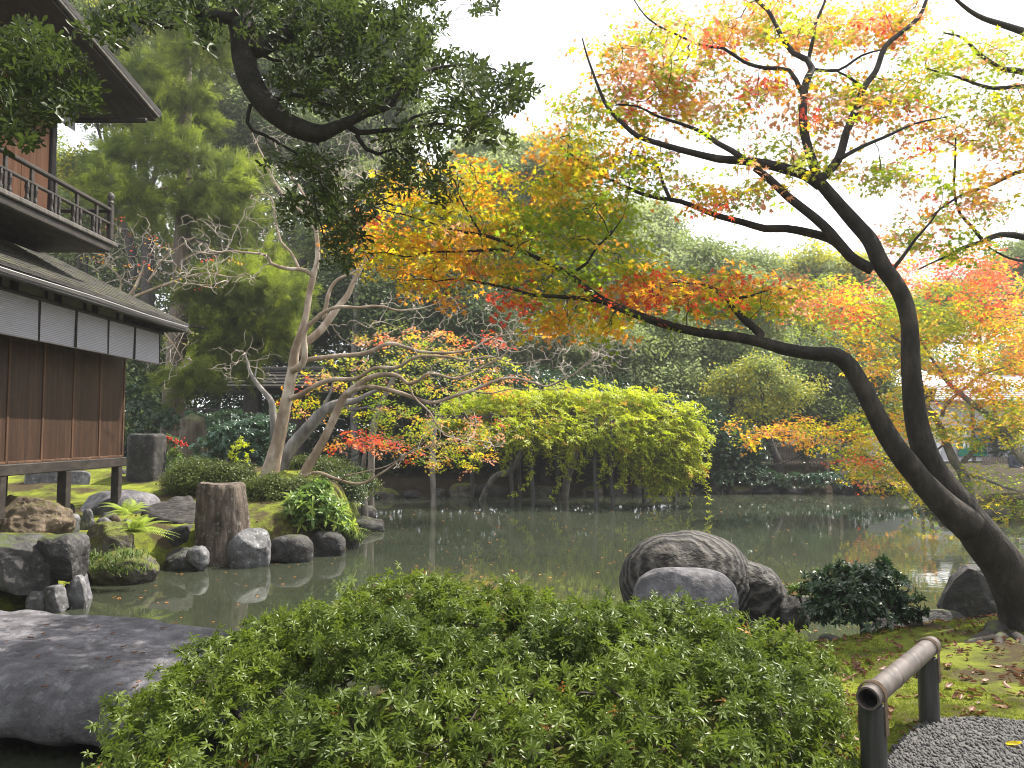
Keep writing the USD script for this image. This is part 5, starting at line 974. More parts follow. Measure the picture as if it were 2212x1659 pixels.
S.limb(taper([(548, 822), (553, 800), (556, 780)], 17, 17, .02, .008), .08)
T, K = pad_points([(500, 800, 60, 26, 17, 0), (540, 750, 50, 40, 17, 0), (480, 770, 40, 30, 17, 0), (585, 800, 40, 40, 17, 0)], 6, rng, .5); S.grow(T, .12, .3, .5, rng); S.radii(.004); tree_parts(bt, S, 'bark_grey', 'twig_pale', 10, seed=210)
# ------------------------------------------------------------------ crowns of the trees behind
rng = np.random.default_rng(77)
rh = rhomb(.5)
def crown_points(lobes, n, rng, hollow=.55):
    """lobes: (centre, radii). Points spread through the outer part of each lobe."""
    vol = np.array([np.prod(l[1]) ** (2 / 3) for l in lobes]); cnt = np.maximum(6, (n * vol / vol.sum()).astype(int)); out = []
    for (c_, R_), k in zip(lobes, cnt):
        d = rng.normal(size=(k, 3)); d /= np.linalg.norm(d, axis=1, keepdims=True); d[:, 2] = np.where(d[:, 2] < -.5, -d[:, 2], d[:, 2])
        rad = 1 - hollow * rng.random(k) ** 1.6; rad *= .80 + .45 * meshkit.noise(d * 2.3 + np.asarray(c_) * 1.7, 4)
        out.append(np.asarray(c_) + d * rad[:, None] * np.asarray(R_))
    return np.vstack(out)
def lobe(u, v, ru, rv, Yd, dr=1.0):
    return (at(u, v, Yd), (ru * px(Yd), (ru + rv) / 2 * px(Yd) * dr, rv * px(Yd)))
PROTO = {}
def clumps(mat, size, n, R, seed, flat=.65, leaf=None, k=3):
    key = (mat, size, n, R, seed)
    if key not in PROTO: PROTO[key] = [(cluster(leaf or rh, n, R, size, np.random.default_rng(seed + q), flat), M[mat]) for q in range(k)]
    return PROTO[key]
def bg_tree(name, label, lobes, mat, base, n=160, leaf=.14, nleaf=190, R=.74, bark='bark_oak', r0=.15, seed=0, group=None, mats=None, trunk_pts=None, flat=.65, scale=(.75, 1.35), raw=False):
    t = thing(name, label, 'tree', group)
    q = np.array([*base, 0.0]) if raw else at(*base); q[2] = ground_at(q[0], q[1]) - .2
    L = lobes if raw else [lobe(*l) for l in lobes]; cen = np.mean([l[0] for l in L], 0); S = Skel(); h = cen[2] - q[2]
    mid = (q + cen) / 2 + rng.normal(0, .25, 3) * [1, 1, 0]
    S.limb(trunk_pts or [(*q, r0 * 1.3), (*(q + [0, 0, .6]), r0), (*mid, r0 * .8), (*cen, r0 * .5)], .3, .1, seed)
    for l in L: 
        st = q + (cen - q) * rng.uniform(.45, .95); e = l[0]; m2 = (st + e) / 2 + [0, 0, -.2]
        S.limb([(*st, r0 * .42), (*m2, r0 * .3), (*e, r0 * .1)], .3, .25, seed + 1)
    P = crown_points(L, int(n * 1.5), rng, .75); nn = len(P)
    T = P[rng.random(nn) < .25]; S.grow(T, .4, .25, .4, rng); S.radii(.008, 2.2); tree_parts(t, S, bark, 'twig', 9, seed=seed, twig_sides=3)
    pr = []
    for mm in (mats or [mat]): pr += clumps(mm, leaf, nleaf, R, seed % 3, flat)
    rot = Rot.from_euler('zyx', np.stack([rng.uniform(0, 6.28, nn), rng.normal(0, .35, nn), rng.normal(0, .35, nn)], 1))
    instancer(t, 'crown', pr, P, rot, rng.uniform(*scale, nn), rng.integers(0, len(pr), nn)); return t
# pale evergreens in the middle distance
bg_tree('evergreen_tree', 'pale grey-green rounded evergreen directly above the wisteria trellis, tallest there', [(1120, 430, 130, 110, 34), (1060, 360, 90, 70, 35), (1200, 370, 90, 80, 34), (1010, 450, 80, 80, 34), (1230, 500, 90, 90, 33)], 'broad_pale', (1130, 1000, 34), 330, .17, seed=1)
bg_tree('evergreen_tree', 'pale rounded evergreen just right of the tallest one, behind the long maple limb', [(1340, 560, 110, 110, 33), (1400, 510, 70, 60, 34), (1290, 640, 90, 90, 32), (1420, 640, 90, 90, 32)], 'broad_pale', (1350, 1000, 33), 300, .16, seed=2)
bg_tree('evergreen_tree', 'grey-green evergreen with open dark stems left of the yellow-leaved tree', [(1520, 620, 100, 90, 32), (1600, 680, 90, 80, 31), (1480, 720, 80, 70, 31), (1560, 780, 80, 70, 30), (1620, 600, 60, 40, 33)], 'broad_mid', (1560, 1010, 31), 300, .15, seed=3, mats=['broad_pale', 'broad_mid'])
bg_tree('evergreen_tree', 'mid-green round-crowned tree right above the wisteria trellis', [(1330, 790, 110, 70, 29), (1420, 760, 90, 80, 30), (1240, 760, 90, 60, 30), (1430, 840, 70, 50, 28.5)], 'broad_mid', (1360, 1020, 29), 300, .13, seed=4, mats=['broad_mid', 'broad_pale'])
bg_tree('broadleaf_tree', 'small yellow-leaved tree before the slat fence on the far bank', [(1640, 820, 80, 50, 27), (1580, 840, 50, 40, 27), (1710, 850, 60, 40, 27), (1650, 885, 60, 22, 27)], 'broad_yellow', (1680, 1010, 27.2), 80, .11, 90, .5, seed=5, mats=['broad_yellow', 'broad_mid'])
bg_tree('broadleaf_tree', 'dense blue-green tree left of the tea house roof', [(1790, 830, 90, 70, 30), (1860, 850, 70, 60, 30), (1830, 770, 60, 50, 31), (1760, 900, 80, 40, 29), (1880, 900, 50, 40, 29.5)], 'broad_dark', (1810, 1010, 30), 260, .13, seed=6, mats=['broad_dark', 'broad_mid'])
bg_tree('broadleaf_tree', 'yellow-green tree crown peeping above the rooflines behind the maple trunk', [(1760, 590, 90, 40, 38), (1680, 620, 70, 40, 38), (1850, 610, 60, 50, 38), (1740, 680, 120, 60, 38)], 'broad_yellow', (1760, 1000, 38), 240, .17, seed=7, mats=['broad_yellow', 'broad_pale'])
bg_tree('evergreen_tree', 'grey-green tree behind the garden house at the right edge', [(2170, 620, 90, 60, 42), (2240, 600, 80, 90, 42), (2080, 680, 120, 70, 42), (1950, 720, 110, 70, 43)], 'broad_mid', (2150, 1000, 42), 280, .19, seed=8)
bg_tree('small_tree', 'dark small tree on the far bank just left of the slat fence', [(1748, 975, 14, 26, 26.6), (1610, 985, 36, 26, 26.6), (1570, 975, 50, 36, 27)], 'shrub_dark', (1605, 1030, 26.5), 80, .10, 110, .45, seed=9, r0=.10)
# dark wall of evergreens behind the point and the trellis
bg_tree('evergreen_tree', 'dark shaded evergreen behind the bare tree, left of the trellis', [(850, 690, 120, 90, 27), (960, 640, 110, 90, 28), (800, 600, 100, 90, 28), (900, 780, 120, 70, 26), (1030, 720, 100, 80, 27), (760, 850, 110, 70, 27.5), (880, 880, 110, 60, 27.5), (680, 880, 90, 60, 28)], 'broad_dark', (880, 1000, 27), 380, .13, seed=10)
bg_tree('evergreen_tree', 'dark evergreen above the pale crape branches, under the orange maple tips', [(900, 520, 110, 90, 30), (800, 450, 90, 80, 31), (1000, 540, 110, 80, 30), (1100, 600, 100, 80, 30), (760, 540, 90, 80, 30)], 'broad_mid', (930, 1000, 30), 330, .15, seed=11, mats=['broad_dark', 'broad_mid'])
bg_tree('evergreen_tree', 'dark glossy tree low behind the trellis posts', [(1140, 900, 130, 80, 25.6), (1280, 920, 120, 70, 25.8), (1420, 930, 110, 60, 26), (1020, 880, 110, 80, 25.4), (1500, 960, 70, 50, 26)], 'shrub_dark', (1180, 1040, 25.6), 420, .12, seed=12)
bg_tree('evergreen_tree', 'dark broad tree behind the cedar and gate at the left', [(340, 800, 110, 90, 28), (450, 830, 110, 70, 28), (560, 760, 110, 90, 29), (660, 720, 100, 90, 28), (480, 700, 120, 90, 29), (300, 900, 90, 60, 26)], 'broad_dark', (460, 980, 28.5), 420, .14, seed=13)
bg_tree('tall_tree', 'tall sunlit green tree rising behind the roof of the house', [(250, 130, 100, 110, 30), (330, 60, 110, 90, 31), (200, 230, 80, 70, 29), (330, 230, 100, 90, 30), (420, 130, 100, 100, 31), (180, 40, 70, 60, 31)], 'broad_mid', (300, 900, 30), 420, .15, seed=14, mats=['broad_mid', 'broad_yellow', 'broad_mid', 'broad_dark'], r0=.3)
bg_tree('tall_tree', 'tall green tree behind the hanging oak limb', [(620, 150, 120, 110, 33), (740, 250, 110, 90, 33), (520, 300, 110, 90, 32), (560, 60, 130, 80, 34), (720, 100, 110, 90, 34), (650, 330, 100, 70, 32), (840, 260, 90, 80, 34), (850, 130, 80, 90, 35), (820, 350, 90, 60, 33)], 'broad_mid', (640, 950, 33), 560, .17, seed=15, mats=['broad_mid', 'broad_pale', 'broad_dark'], r0=.3)
bg_tree('tall_tree', 'yellow-green tree seen between balcony and cedar', [(180, 400, 60, 60, 32), (230, 450, 80, 60, 32), (150, 480, 70, 60, 31)], 'broad_yellow', (200, 950, 32), 130, .15, seed=16, mats=['broad_yellow', 'broad_mid'])
bg_tree('evergreen_tree', 'far evergreen filling the gap left of the far-bank house', [(1960, 840, 90, 90, 40), (2060, 900, 90, 70, 41), (1880, 760, 90, 70, 40)], 'broad_mid', (1950, 1000, 40), 180, .18, seed=17)
# taller wood farther back closes the view
for k, (u, vt, ru, rv, Yd, mt, lab) in enumerate([(-40, 300, 170, 330, 44, 'broad_mid', 'far green tree crown behind the house at the left edge'), (180, 560, 150, 260, 42, 'broad_dark', 'far dark tree between the balcony and the cedar trunk'), (470, 420, 180, 330, 44, 'broad_mid', 'far green tree behind the cedar and the bare tree'), (760, 480, 170, 300, 45, 'broad_pale', 'far pale tree behind the bare twiggy tree'),
        (990, 560, 160, 250, 45, 'broad_pale', 'far pale tree behind the orange maple tips'), (1180, 620, 140, 210, 46, 'broad_mid', 'far tree behind the tallest pale evergreen'), (1400, 700, 140, 170, 46, 'broad_pale', 'far pale tree behind the long maple limb'), (1560, 760, 130, 170, 46, 'broad_mid', 'far tree behind the open-stemmed evergreen'), (1740, 790, 140, 170, 47, 'broad_dark', 'far dark tree behind the blue-green tree'), (2290, 760, 130, 190, 47, 'broad_mid', 'far tree at the right edge behind the garden house')]):
    bg_tree('far_tree', lab, [(u, vt, ru * .8, rv * .75, Yd), (u - ru * .45, vt + rv * .45, ru * .75, rv * .6, Yd - 1), (u + ru * .45, vt + rv * .4, ru * .75, rv * .6, Yd - 1.5), (u, vt + rv * .75, ru, rv * .5, Yd - 2)], mt, (u, 985, Yd), 230, .22, 150, 1.15, seed=700 + k, mats=[mt, 'broad_mid'])
# the wood goes on round the near side of the garden, behind the photographer
for k, (x_, y_, h_) in enumerate([(-11, -5, 9), (-6.5, -9, 11), (-1, -11, 10), (4.5, -9.5, 11), (9.5, -6, 10), (14, -1, 9)]):
    bg_tree('garden_tree', ['green tree behind the path, leftmost of six', 'tall green tree behind the path, second from left', 'green tree straight behind the path', 'tall green tree behind the path, fourth from left', 'green tree behind the path at the right', 'green tree beyond the gravel path at far right'][k], [((x_, y_, h_ * .68), (3.4, 3.2, 2.4)), ((x_ - 1.6, y_ + .8, h_ * .5), (2.6, 2.4, 1.8)), ((x_ + 1.7, y_ + .5, h_ * .48), (2.6, 2.4, 1.8)), ((x_, y_ - .5, h_ * .88), (2.4, 2.4, 1.6)), ((x_ + .3, y_ + .6, h_ * .28), (2.8, 2.2, 1.6))], 'broad_dark', (x_, y_), 230, .22, 150, 1.1, seed=800 + k, mats=['broad_dark', 'broad_mid'], raw=True)
# undergrowth under the trees, all along the far side
nU = 760; xu = rng.uniform(-26, 24, nU); yu = 26.0 + 7 * rng.random(nU) ** 1.5 + np.where(xu > 9, 7, 0); hu = rng.uniform(.1, 2.1, nU) * np.where((xu > 7), .6, 1)
kp = ~((xu > 10.5) & (yu < 40) & (xu < 19)) & ~((xu > 7.6) & (xu < 12) & (yu < 29.5)) & ~((xu > -9.5) & (xu < -5.5) & (yu < 25.5)); xu, yu, hu = xu[kp], yu[kp], hu[kp]; nU = len(xu)
ug = UsdGeom.Xform.Define(stage, '/World/undergrowth'); data(ug.GetPrim(), label='dark shady undergrowth filling the wood behind the pond', category='undergrowth', kind='stuff')
instancer('/World/undergrowth', 'foliage', clumps('shrub_dark', .15, 190, .74, 1) + clumps('broad_dark', .15, 190, .74, 1) + clumps('shrub_blue', .15, 190, .74, 2), np.stack([xu, yu, height(xu, yu) + hu], 1), Rot.from_euler('z', rng.uniform(0, 6.28, nU)), rng.uniform(.9, 1.6, nU), rng.integers(0, 9, nU))
# bare twiggy tree behind the oak tips
bz = thing('bare_tree', 'grey-brown bare twiggy tree behind the tips of the oak limb', 'tree'); S = Skel()
q = at(770, 960, 26); S.limb([(*q[:2], ground_at(q[0], 26) - .1, .16)] + Lm([(765, 800, 26, .12), (770, 650, 26, .10), (760, 500, 26, .07), (765, 420, 26, .04)]), .2, .15, 31)
T, K = pad_points([(760, 340, 75, 55, 26, 0), (800, 400, 60, 50, 26, 0), (720, 390, 50, 50, 26, 0), (830, 330, 40, 40, 26, 0), (780, 460, 60, 50, 26, 0)], 14, rng, .9); S.grow(T, .2, .2, .4, rng); S.radii(.006); tree_parts(bz, S, 'bark_grey', 'twig_pale', 9, seed=33, twig_sides=3)
# bare-ish maple with a few orange leaves left, by the roof
bm = thing('maple_tree', 'almost bare maple with scattered orange leaves between the roof and the cedar', 'tree'); S = Skel()
q = at(150, 1000, 18.5); S.limb([(*q[:2], ground_at(q[0], 18.5) - .1, .10)] + Lm([(165, 900, 18.5, .075), (190, 780, 18.5, .065), (230, 690, 18.5, .055), (280, 640, 18.5, .045), (310, 580, 18.5, .025)]), .15, .08, 41)
for uv, r0 in (([(280, 645), (340, 622), (400, 600), (450, 590), (500, 600), (540, 590)], .04), ([(240, 680), (260, 630), (260, 600), (230, 570)], .035), ([(280, 645), (340, 700), (385, 760), (400, 790)], .03), ([(320, 610), (350, 560), (390, 530), (430, 505)], .03)): S.limb(taper(uv, 18.5, 18.3, r0, .01), .12, .1, 43)
pads = [(300, 540, 80, 45, 18.4, 0), (390, 550, 80, 45, 18.3, 0), (260, 590, 60, 36, 18.4, 0), (440, 590, 90, 40, 18.2, 0), (350, 600, 80, 36, 18.3, 0), (380, 740, 50, 70, 18.4, 0), (360, 800, 50, 50, 18.3, 0), (270, 500, 60, 40, 18.5, 0), (200, 560, 50, 30, 18.5, 0)]
T, K = pad_points(pads, 13, rng, .7); S.grow(T, .16, .2, .4, rng); S.radii(.0055); tree_parts(bm, S, 'bark_pale', 'twig_pale', 9, seed=45, twig_sides=3)
T2, K2 = pad_points([p[:5] + (('r', 'o', 'p')[k % 3],) for k, p in enumerate(pads[:6] + pads[7:])], 2.0, rng, .7); maple_foliage(bm, T2, K2, maple_protos(.045, 5, .3, 9), rng, (.7, 1.1))
# cedar
cd = thing('cedar_tree', 'tall cedar with feathery drooping tufts and straight trunk behind the house', 'tree'); S = Skel(); YCd = 20.5
q = at(372, 935, YCd); S.limb([(*q[:2], ground_at(q[0], YCd) - .15, .36), (q[0], YCd, q[2] + .3, .28)] + Lm([(375, 850, YCd, .26), (385, 700, YCd, .23), (395, 500, YCd, .2), (400, 300, YCd, .16), (405, 100, YCd, .11), (408, -80, YCd, .06)]), .3, .03, 51)
tuft_lobes = [(480, 420, 60, 45), (450, 470, 60, 40), (560, 560, 60, 40), (500, 620, 75, 50), (570, 690, 75, 50), (470, 700, 60, 50), (620, 650, 45, 50), (590, 740, 60, 30), (410, 280, 55, 45), (360, 310, 50, 40), (300, 330, 60, 45), (330, 240, 60, 40), (420, 350, 60, 45), (390, 220, 60, 45), (360, 150, 50, 45), (430, 130, 60, 45), (300, 170, 60, 40), (250, 340, 60, 40), (290, 440, 60, 36), (390, 430, 60, 40), (520, 480, 50, 36), (430, 640, 50, 40), (510, 740, 70, 30), (340, 480, 50, 30), (470, 60, 60, 50), (380, 40, 60, 50), (520, 380, 50, 40), (230, 400, 50, 40), (560, 620, 50, 40), (440, 770, 60, 40), (400, 830, 60, 40), (500, 810, 50, 30)]
for k, (u, v, ru, rv) in enumerate(tuft_lobes[::2]):
    S.limb(taper([(392, v - 20 - abs(u - 392) * .15), ((u + 392) / 2, v - 30), (u, v)], YCd, YCd - 1.2 + .8 * (k % 3), .05, .012), .25, .1, 60 + k)
def cedar_tuft(seed, n=90, L=.34):
    r_ = np.random.default_rng(seed); P, R_, s_ = [], [], []
    for k in range(n):
        t = r_.random(); a = r_.uniform(0, 6.28); P.append((t * L * 1.1, .05 * math.cos(a), .05 * math.sin(a) - .12 * t * t)); R_.append((r_.normal(0, .55), r_.normal(.25, .45), 0)); s_.append(r_.uniform(.5, 1.1) * L * .55 * (1.1 - .5 * t))
    bl_ = np.array([[0, 0, 0], [.4, .032, -.01], [1, 0, -.12], [.4, -.032, -.01]]), np.array([[0, 2, 1], [0, 3, 2]])
    return place(bl_, np.array(P), Rot.from_euler('zyx', np.array(R_)), np.array(s_))
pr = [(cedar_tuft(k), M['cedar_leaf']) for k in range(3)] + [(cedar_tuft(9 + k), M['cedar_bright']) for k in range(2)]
P, W_, D_ = [], [], []
for k, (u, v, ru, rv) in enumerate(tuft_lobes):
    c_ = at(u, v, YCd - 1.2 + .9 * (k % 3)); R3 = np.array([ru, (ru + rv) / 2, rv]) * px(YCd); m_ = int(95 * ru * rv / 2500)
    d = rng.normal(size=(m_, 3)); d /= np.linalg.norm(d, axis=1, keepdims=True); d[:, 2] = np.abs(d[:, 2]) * np.where(rng.random(m_) < .25, -1, 1); q_ = c_ + d * R3 * rng.uniform(.45, 1.0, m_)[:, None]
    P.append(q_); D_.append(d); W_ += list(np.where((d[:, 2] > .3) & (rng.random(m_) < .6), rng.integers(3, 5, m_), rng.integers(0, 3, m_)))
P, D_ = np.vstack(P), np.vstack(D_); n = len(P)
yaw = np.arctan2(D_[:, 1], D_[:, 0]) + rng.normal(0, .4, n); rot = Rot.from_euler('zyx', np.stack([yaw, -np.arcsin(np.clip(D_[:, 2], -1, 1)) * .75 + rng.normal(.1, .25, n), rng.uniform(0, 6, n)], 1))
T = P[rng.random(n) < .12]; S.grow(T, .3, .2, .4, rng); S.radii(.006); tree_parts(cd, S, 'bark_cedar', 'twig', 14, rough=.12, seed=61, twig_sides=3)
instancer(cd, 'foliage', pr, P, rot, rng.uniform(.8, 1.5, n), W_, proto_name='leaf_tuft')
# small autumn maples behind the bare branches
def small_maple(name, label, base, pads, trunk, size=.048, L=.38, per=14, seed=0, bark='bark_grey'):
    t = thing(name, label, 'tree'); S = Skel(); u, v, Yd = base; q = at(u, v, Yd); q[2] = ground_at(q[0], Yd) - .1
    S.limb([(*q, .09)] + Lm([(a, b, Yd, r_) for a, b, r_ in trunk]), .12, .06, seed)
    T, K = pad_points(pads, 1.6, rng, .5); S.grow(T, .16, .25, .4, rng); S.radii(.004); tree_parts(t, S, bark, 'twig', 9, seed=seed, twig_sides=3)
    T2, K2 = pad_points(pads, per, rng, .6); maple_foliage(t, np.vstack([T, T2]), K + K2, maple_protos(size, 15, L, seed), rng); return t
small_maple('maple_tree', 'broad maple with thin pinkish-olive layers behind the bare crape branches', (800, 1000, 18.5), [(880, 720, 60, 20, 18.5, 'p'), (960, 745, 70, 24, 18.5, 'p'), (1040, 790, 60, 34, 18.5, 'v'), (820, 735, 50, 18, 18.5, 'p'), (900, 770, 80, 24, 18.5, 'v'), (760, 800, 70, 30, 18.5, 'v'), (840, 830, 80, 26, 18.5, 'v'), (680, 830, 50, 26, 18.3, 'm'), (960, 830, 90, 24, 18.5, 'v'), (1060, 740, 40, 18, 18.5, 'r'), (1080, 830, 50, 30, 18.3, 'p'), (880, 900, 70, 30, 18, 'v'), (800, 890, 60, 36, 18, 'g'), (960, 940, 60, 40, 17.5, 'v'), (1000, 985, 60, 36, 17.4, 'v'), (1040, 930, 40, 30, 17.6, 'p'), (930, 985, 50, 26, 17.5, 'm'), (860, 945, 60, 20, 18, 'v'), (690, 880, 40, 26, 18.2, 'y'), (620, 870, 36, 20, 18, 'm')], [(805, 940, .075), (820, 880, .065), (850, 820, .055), (880, 770, .035)], seed=71, per=15)
small_maple('maple_shrub', 'small vivid red maple beside the leaning dark trunk', (790, 1040, 17), [(770, 948, 40, 14, 17, 'r'), (820, 956, 40, 14, 17, 'r'), (850, 968, 24, 12, 17, 'r'), (730, 958, 24, 12, 17, 'r'), (800, 970, 30, 10, 16.9, 'r')], [(785, 1010, .05), (790, 980, .035), (785, 960, .02)], .045, .3, 26, seed=72)
# ------------------------------------------------------------------ wisteria on its trellis
tr = thing('wisteria_trellis', 'dark post-and-beam trellis standing in the pond under the wisteria', 'trellis')
zT = at(1200, 925, 21)[2]
posts = [(935, 985, 1092, 20.7), (1020, 960, 1075, 22.5), (1105, 950, 1090, 21.2), (1122, 940, 1078, 22.4), (1150, 950, 1094, 20.9), (1205, 930, 1080, 22.6), (1287, 930, 1098, 20.7), (1322, 925, 1098, 20.7), (1390, 930, 1085, 21.8), (1455, 940, 1080, 22.3)]
for k, (u, v0, v1, Yd) in enumerate(posts):
    c_ = at(u, v1, Yd); obj('post', tube(np.stack([np.full(9, c_[0]) + .02 * np.sin(np.arange(9)), np.full(9, Yd), np.linspace(-.9, zT + .25, 9)], 1), .055 if k != 0 else .075, 10, .08, k), M['post_dark' if k else 'bark_grey'], tr, smooth=True)
for Yd in (21.3, 21.9, 22.5): obj('beam', beam((at(920, 900, Yd)[0], Yd, zT + .3), (at(1480, 900, Yd)[0], Yd, zT + .3), .08, .09), M['wood_dark'], tr)
for u in range(940, 1481, 60): obj('crossbar', beam((at(u, 900, 21.6)[0], 21.0, zT + .385), (at(u, 900, 21.6)[0], 23.2, zT + .385), .05, .06), M['wood_dark'], tr)
wv_ = thing('wisteria', 'bright yellow-green wisteria spreading over the trellis with trailing shoots', 'climbing plant'); S = Skel()
q = at(1215, 1080, 22.8); S.limb([(*q[:2], WZ - .3, .12), (q[0] + .15, 22.6, .3, .10), (q[0] + .35, 22.3, 1.0, .08), (q[0] + .2, 22, zT + .3, .07)], .12, .12, 81)
q = at(1035, 1070, 23); S.limb([(*q[:2], WZ - .2, .10), (q[0] + .4, 22.6, .2, .09), (q[0] + 1.0, 22.2, .6, .08), (q[0] + 1.6, 22, zT + .35, .05)], .12, .15, 82, join_near=False)
def pinnate(seed):
    r_ = np.random.default_rng(seed); P, R_, s_ = [], [], []
    for k in range(11):
        t = (k + 1) / 11; P.append((.26 * t, 0, -.09 * t * t)); R_.append(((1.05 if k % 2 else -1.05) if k < 10 else 0, .35 + r_.normal(0, .2), r_.normal(0, .3))); s_.append(.085 * (1.05 - .35 * abs(t - .5)) * r_.uniform(.85, 1.1))
    return place(lance(1, .4), np.array(P), Rot.from_euler('zyx', np.array(R_)), np.array(s_))
wl = [(1010, 905, 70, 40, 22), (1080, 885, 80, 40, 22), (1160, 875, 90, 36, 22), (1250, 868, 90, 32, 22), (1340, 875, 90, 36, 21.6), (1420, 895, 75, 45, 21.4), (1470, 930, 55, 60, 21.2), (1490, 975, 38, 55, 21.2), (1420, 950, 70, 50, 20.9), (1340, 920, 80, 36, 20.9), (1240, 915, 80, 30, 21), (1130, 925, 70, 30, 21), (1060, 930, 60, 30, 21.4), (1440, 1000, 50, 45, 20.9), (1380, 980, 50, 40, 20.8), (1180, 890, 100, 40, 22.8), (1300, 890, 110, 36, 22.8), (1000, 880, 60, 30, 22.6), (1505, 930, 26, 30, 21.2), (960, 930, 40, 24, 21.8), (1460, 1010, 45, 45, 20.8), (1500, 1010, 24, 40, 21), (1400, 1010, 40, 36, 20.7), (1350, 960, 60, 40, 20.7), (1250, 945, 60, 30, 20.8), (1150, 950, 55, 24, 20.8), (1070, 950, 50, 22, 20.9), (1430, 1040, 36, 24, 20.7)]
L = [lobe(*l) for l in wl]; P = crown_points(L, 5200, rng, .8); P = P[meshkit.fbm(P * [1.6, 1.6, 2.2], 3, 66) > .40]; P = P + rng.normal(0, .1, P.shape); n = len(P)
pr = [(pinnate(k), M['wisteria']) for k in range(3)] + [(pinnate(8), M['wisteria_old'])]
rot = Rot.from_euler('zyx', np.stack([rng.uniform(0, 6.28, n), rng.normal(.45, .4, n), rng.normal(0, .4, n)], 1))
T = P[rng.random(n) < .16]; S.grow(T, .2, .3, .4, rng); S.radii(.004); tree_parts(wv_, S, 'bark_grey', 'twig', 10, names=('stem', 'stem'), seed=83, twig_sides=3)
instancer(wv_, 'foliage', pr, P, rot, rng.uniform(.8, 1.35, n), np.where(rng.random(n) < .06, 3, rng.integers(0, 3, n)), proto_name='leaf_frond')
small = place(rhomb(.45), np.array([[0, 0, 0], [.02, .0, 0], [.04, 0, 0]]), Rot.from_euler('zyx', [(.9, .3, 0), (-.9, .3, 0), (0, .4, 0)]), np.array([.07, .07, .08]))
shoots = [([(1150, 940), (1148, 985), (1150, 1015), (1143, 1040), (1118, 1062), (1102, 1074)], 20.6), ([(1180, 930), (1210, 975), (1220, 1000), (1212, 1030), (1206, 1048), (1190, 1075)], 20.6), ([(1365, 960), (1352, 1000), (1350, 1030), (1346, 1058)], 20.5), ([(1390, 960), (1392, 1010), (1395, 1050), (1400, 1075)], 20.6), ([(1420, 970), (1430, 1020), (1440, 1060)], 20.6), ([(1460, 960), (1468, 1010), (1462, 1050), (1455, 1070)], 20.6), ([(1490, 950), (1502, 1000), (1512, 1040)], 20.7), ([(1280, 940), (1272, 985), (1262, 1000)], 20.6), ([(1500, 900), (1530, 905), (1545, 925), (1540, 950)], 21), ([(1480, 890), (1515, 880), (1535, 890)], 21), ([(1105, 950), (1095, 985), (1090, 1000)], 20.8), ([(1240, 940), (1230, 985), (1245, 1012)], 20.6), ([(870, 1000), (880, 1025), (876, 1060), (872, 1075)], 16), ([(1330, 950), (1328, 990), (1318, 1020)], 20.6), ([(1410, 1000), (1412, 1040), (1420, 1080)], 20.5), ([(1476, 1000), (1480, 1040), (1484, 1066)], 20.6), ([(1060, 950), (1052, 985)], 20.9)]
for k in range(96):
    u0 = rng.uniform(1010, 1520) if k < 66 else rng.uniform(1330, 1520); v0 = 905 + 30 * rng.random() + max(0, (u0 - 1300) * .2); L_ = rng.uniform(30, 125) * (1.1 if u0 > 1300 else .9); dx = rng.normal(0, 12)
    shoots.append(([(u0, v0), (u0 + dx * .4 + rng.normal(0, 4), v0 + L_ * .4), (u0 + dx * .9 + rng.normal(0, 4), v0 + L_ * .75), (u0 + dx + rng.normal(0, 6), min(v0 + L_, 1085))], rng.uniform(20.4, 21.2)))
for k in range(26):                                       # stray runners sticking out of the top and the right side
    u0 = rng.uniform(1030, 1520); v0 = 865 + max(0, u0 - 1400) * .5; s_ = 1 if u0 > 1300 else rng.choice([-1, 1])
    shoots.append(([(u0, v0), (u0 + s_ * 14, v0 - rng.uniform(8, 22)), (u0 + s_ * rng.uniform(24, 44), v0 - rng.uniform(2, 22)), (u0 + s_ * rng.uniform(40, 62), v0 + rng.uniform(-5, 16))], rng.uniform(20.8, 22)))
for uv, Yd in shoots:
    if Yd < 18: continue
    P0, R0 = smoothpath(np.array([at(u, v, Yd + .1 * rng.normal()) for u, v in uv]), np.linspace(.008, .003, len(uv)), .06)
    st = obj('hanging_shoot', tube(P0, R0, 4), M['twig'], wv_)
    idx = np.repeat(np.arange(1, len(P0)), 2); pp = P0[idx] + rng.normal(0, .025, (len(idx), 3)); m_ = len(idx)
    obj('leaves', place(small, pp, Rot.from_euler('zyx', np.stack([rng.uniform(0, 6.28, m_), rng.normal(.4, .5, m_), rng.normal(0, .4, m_)], 1)), rng.uniform(.8, 1.5, m_)), M['wisteria'], st)

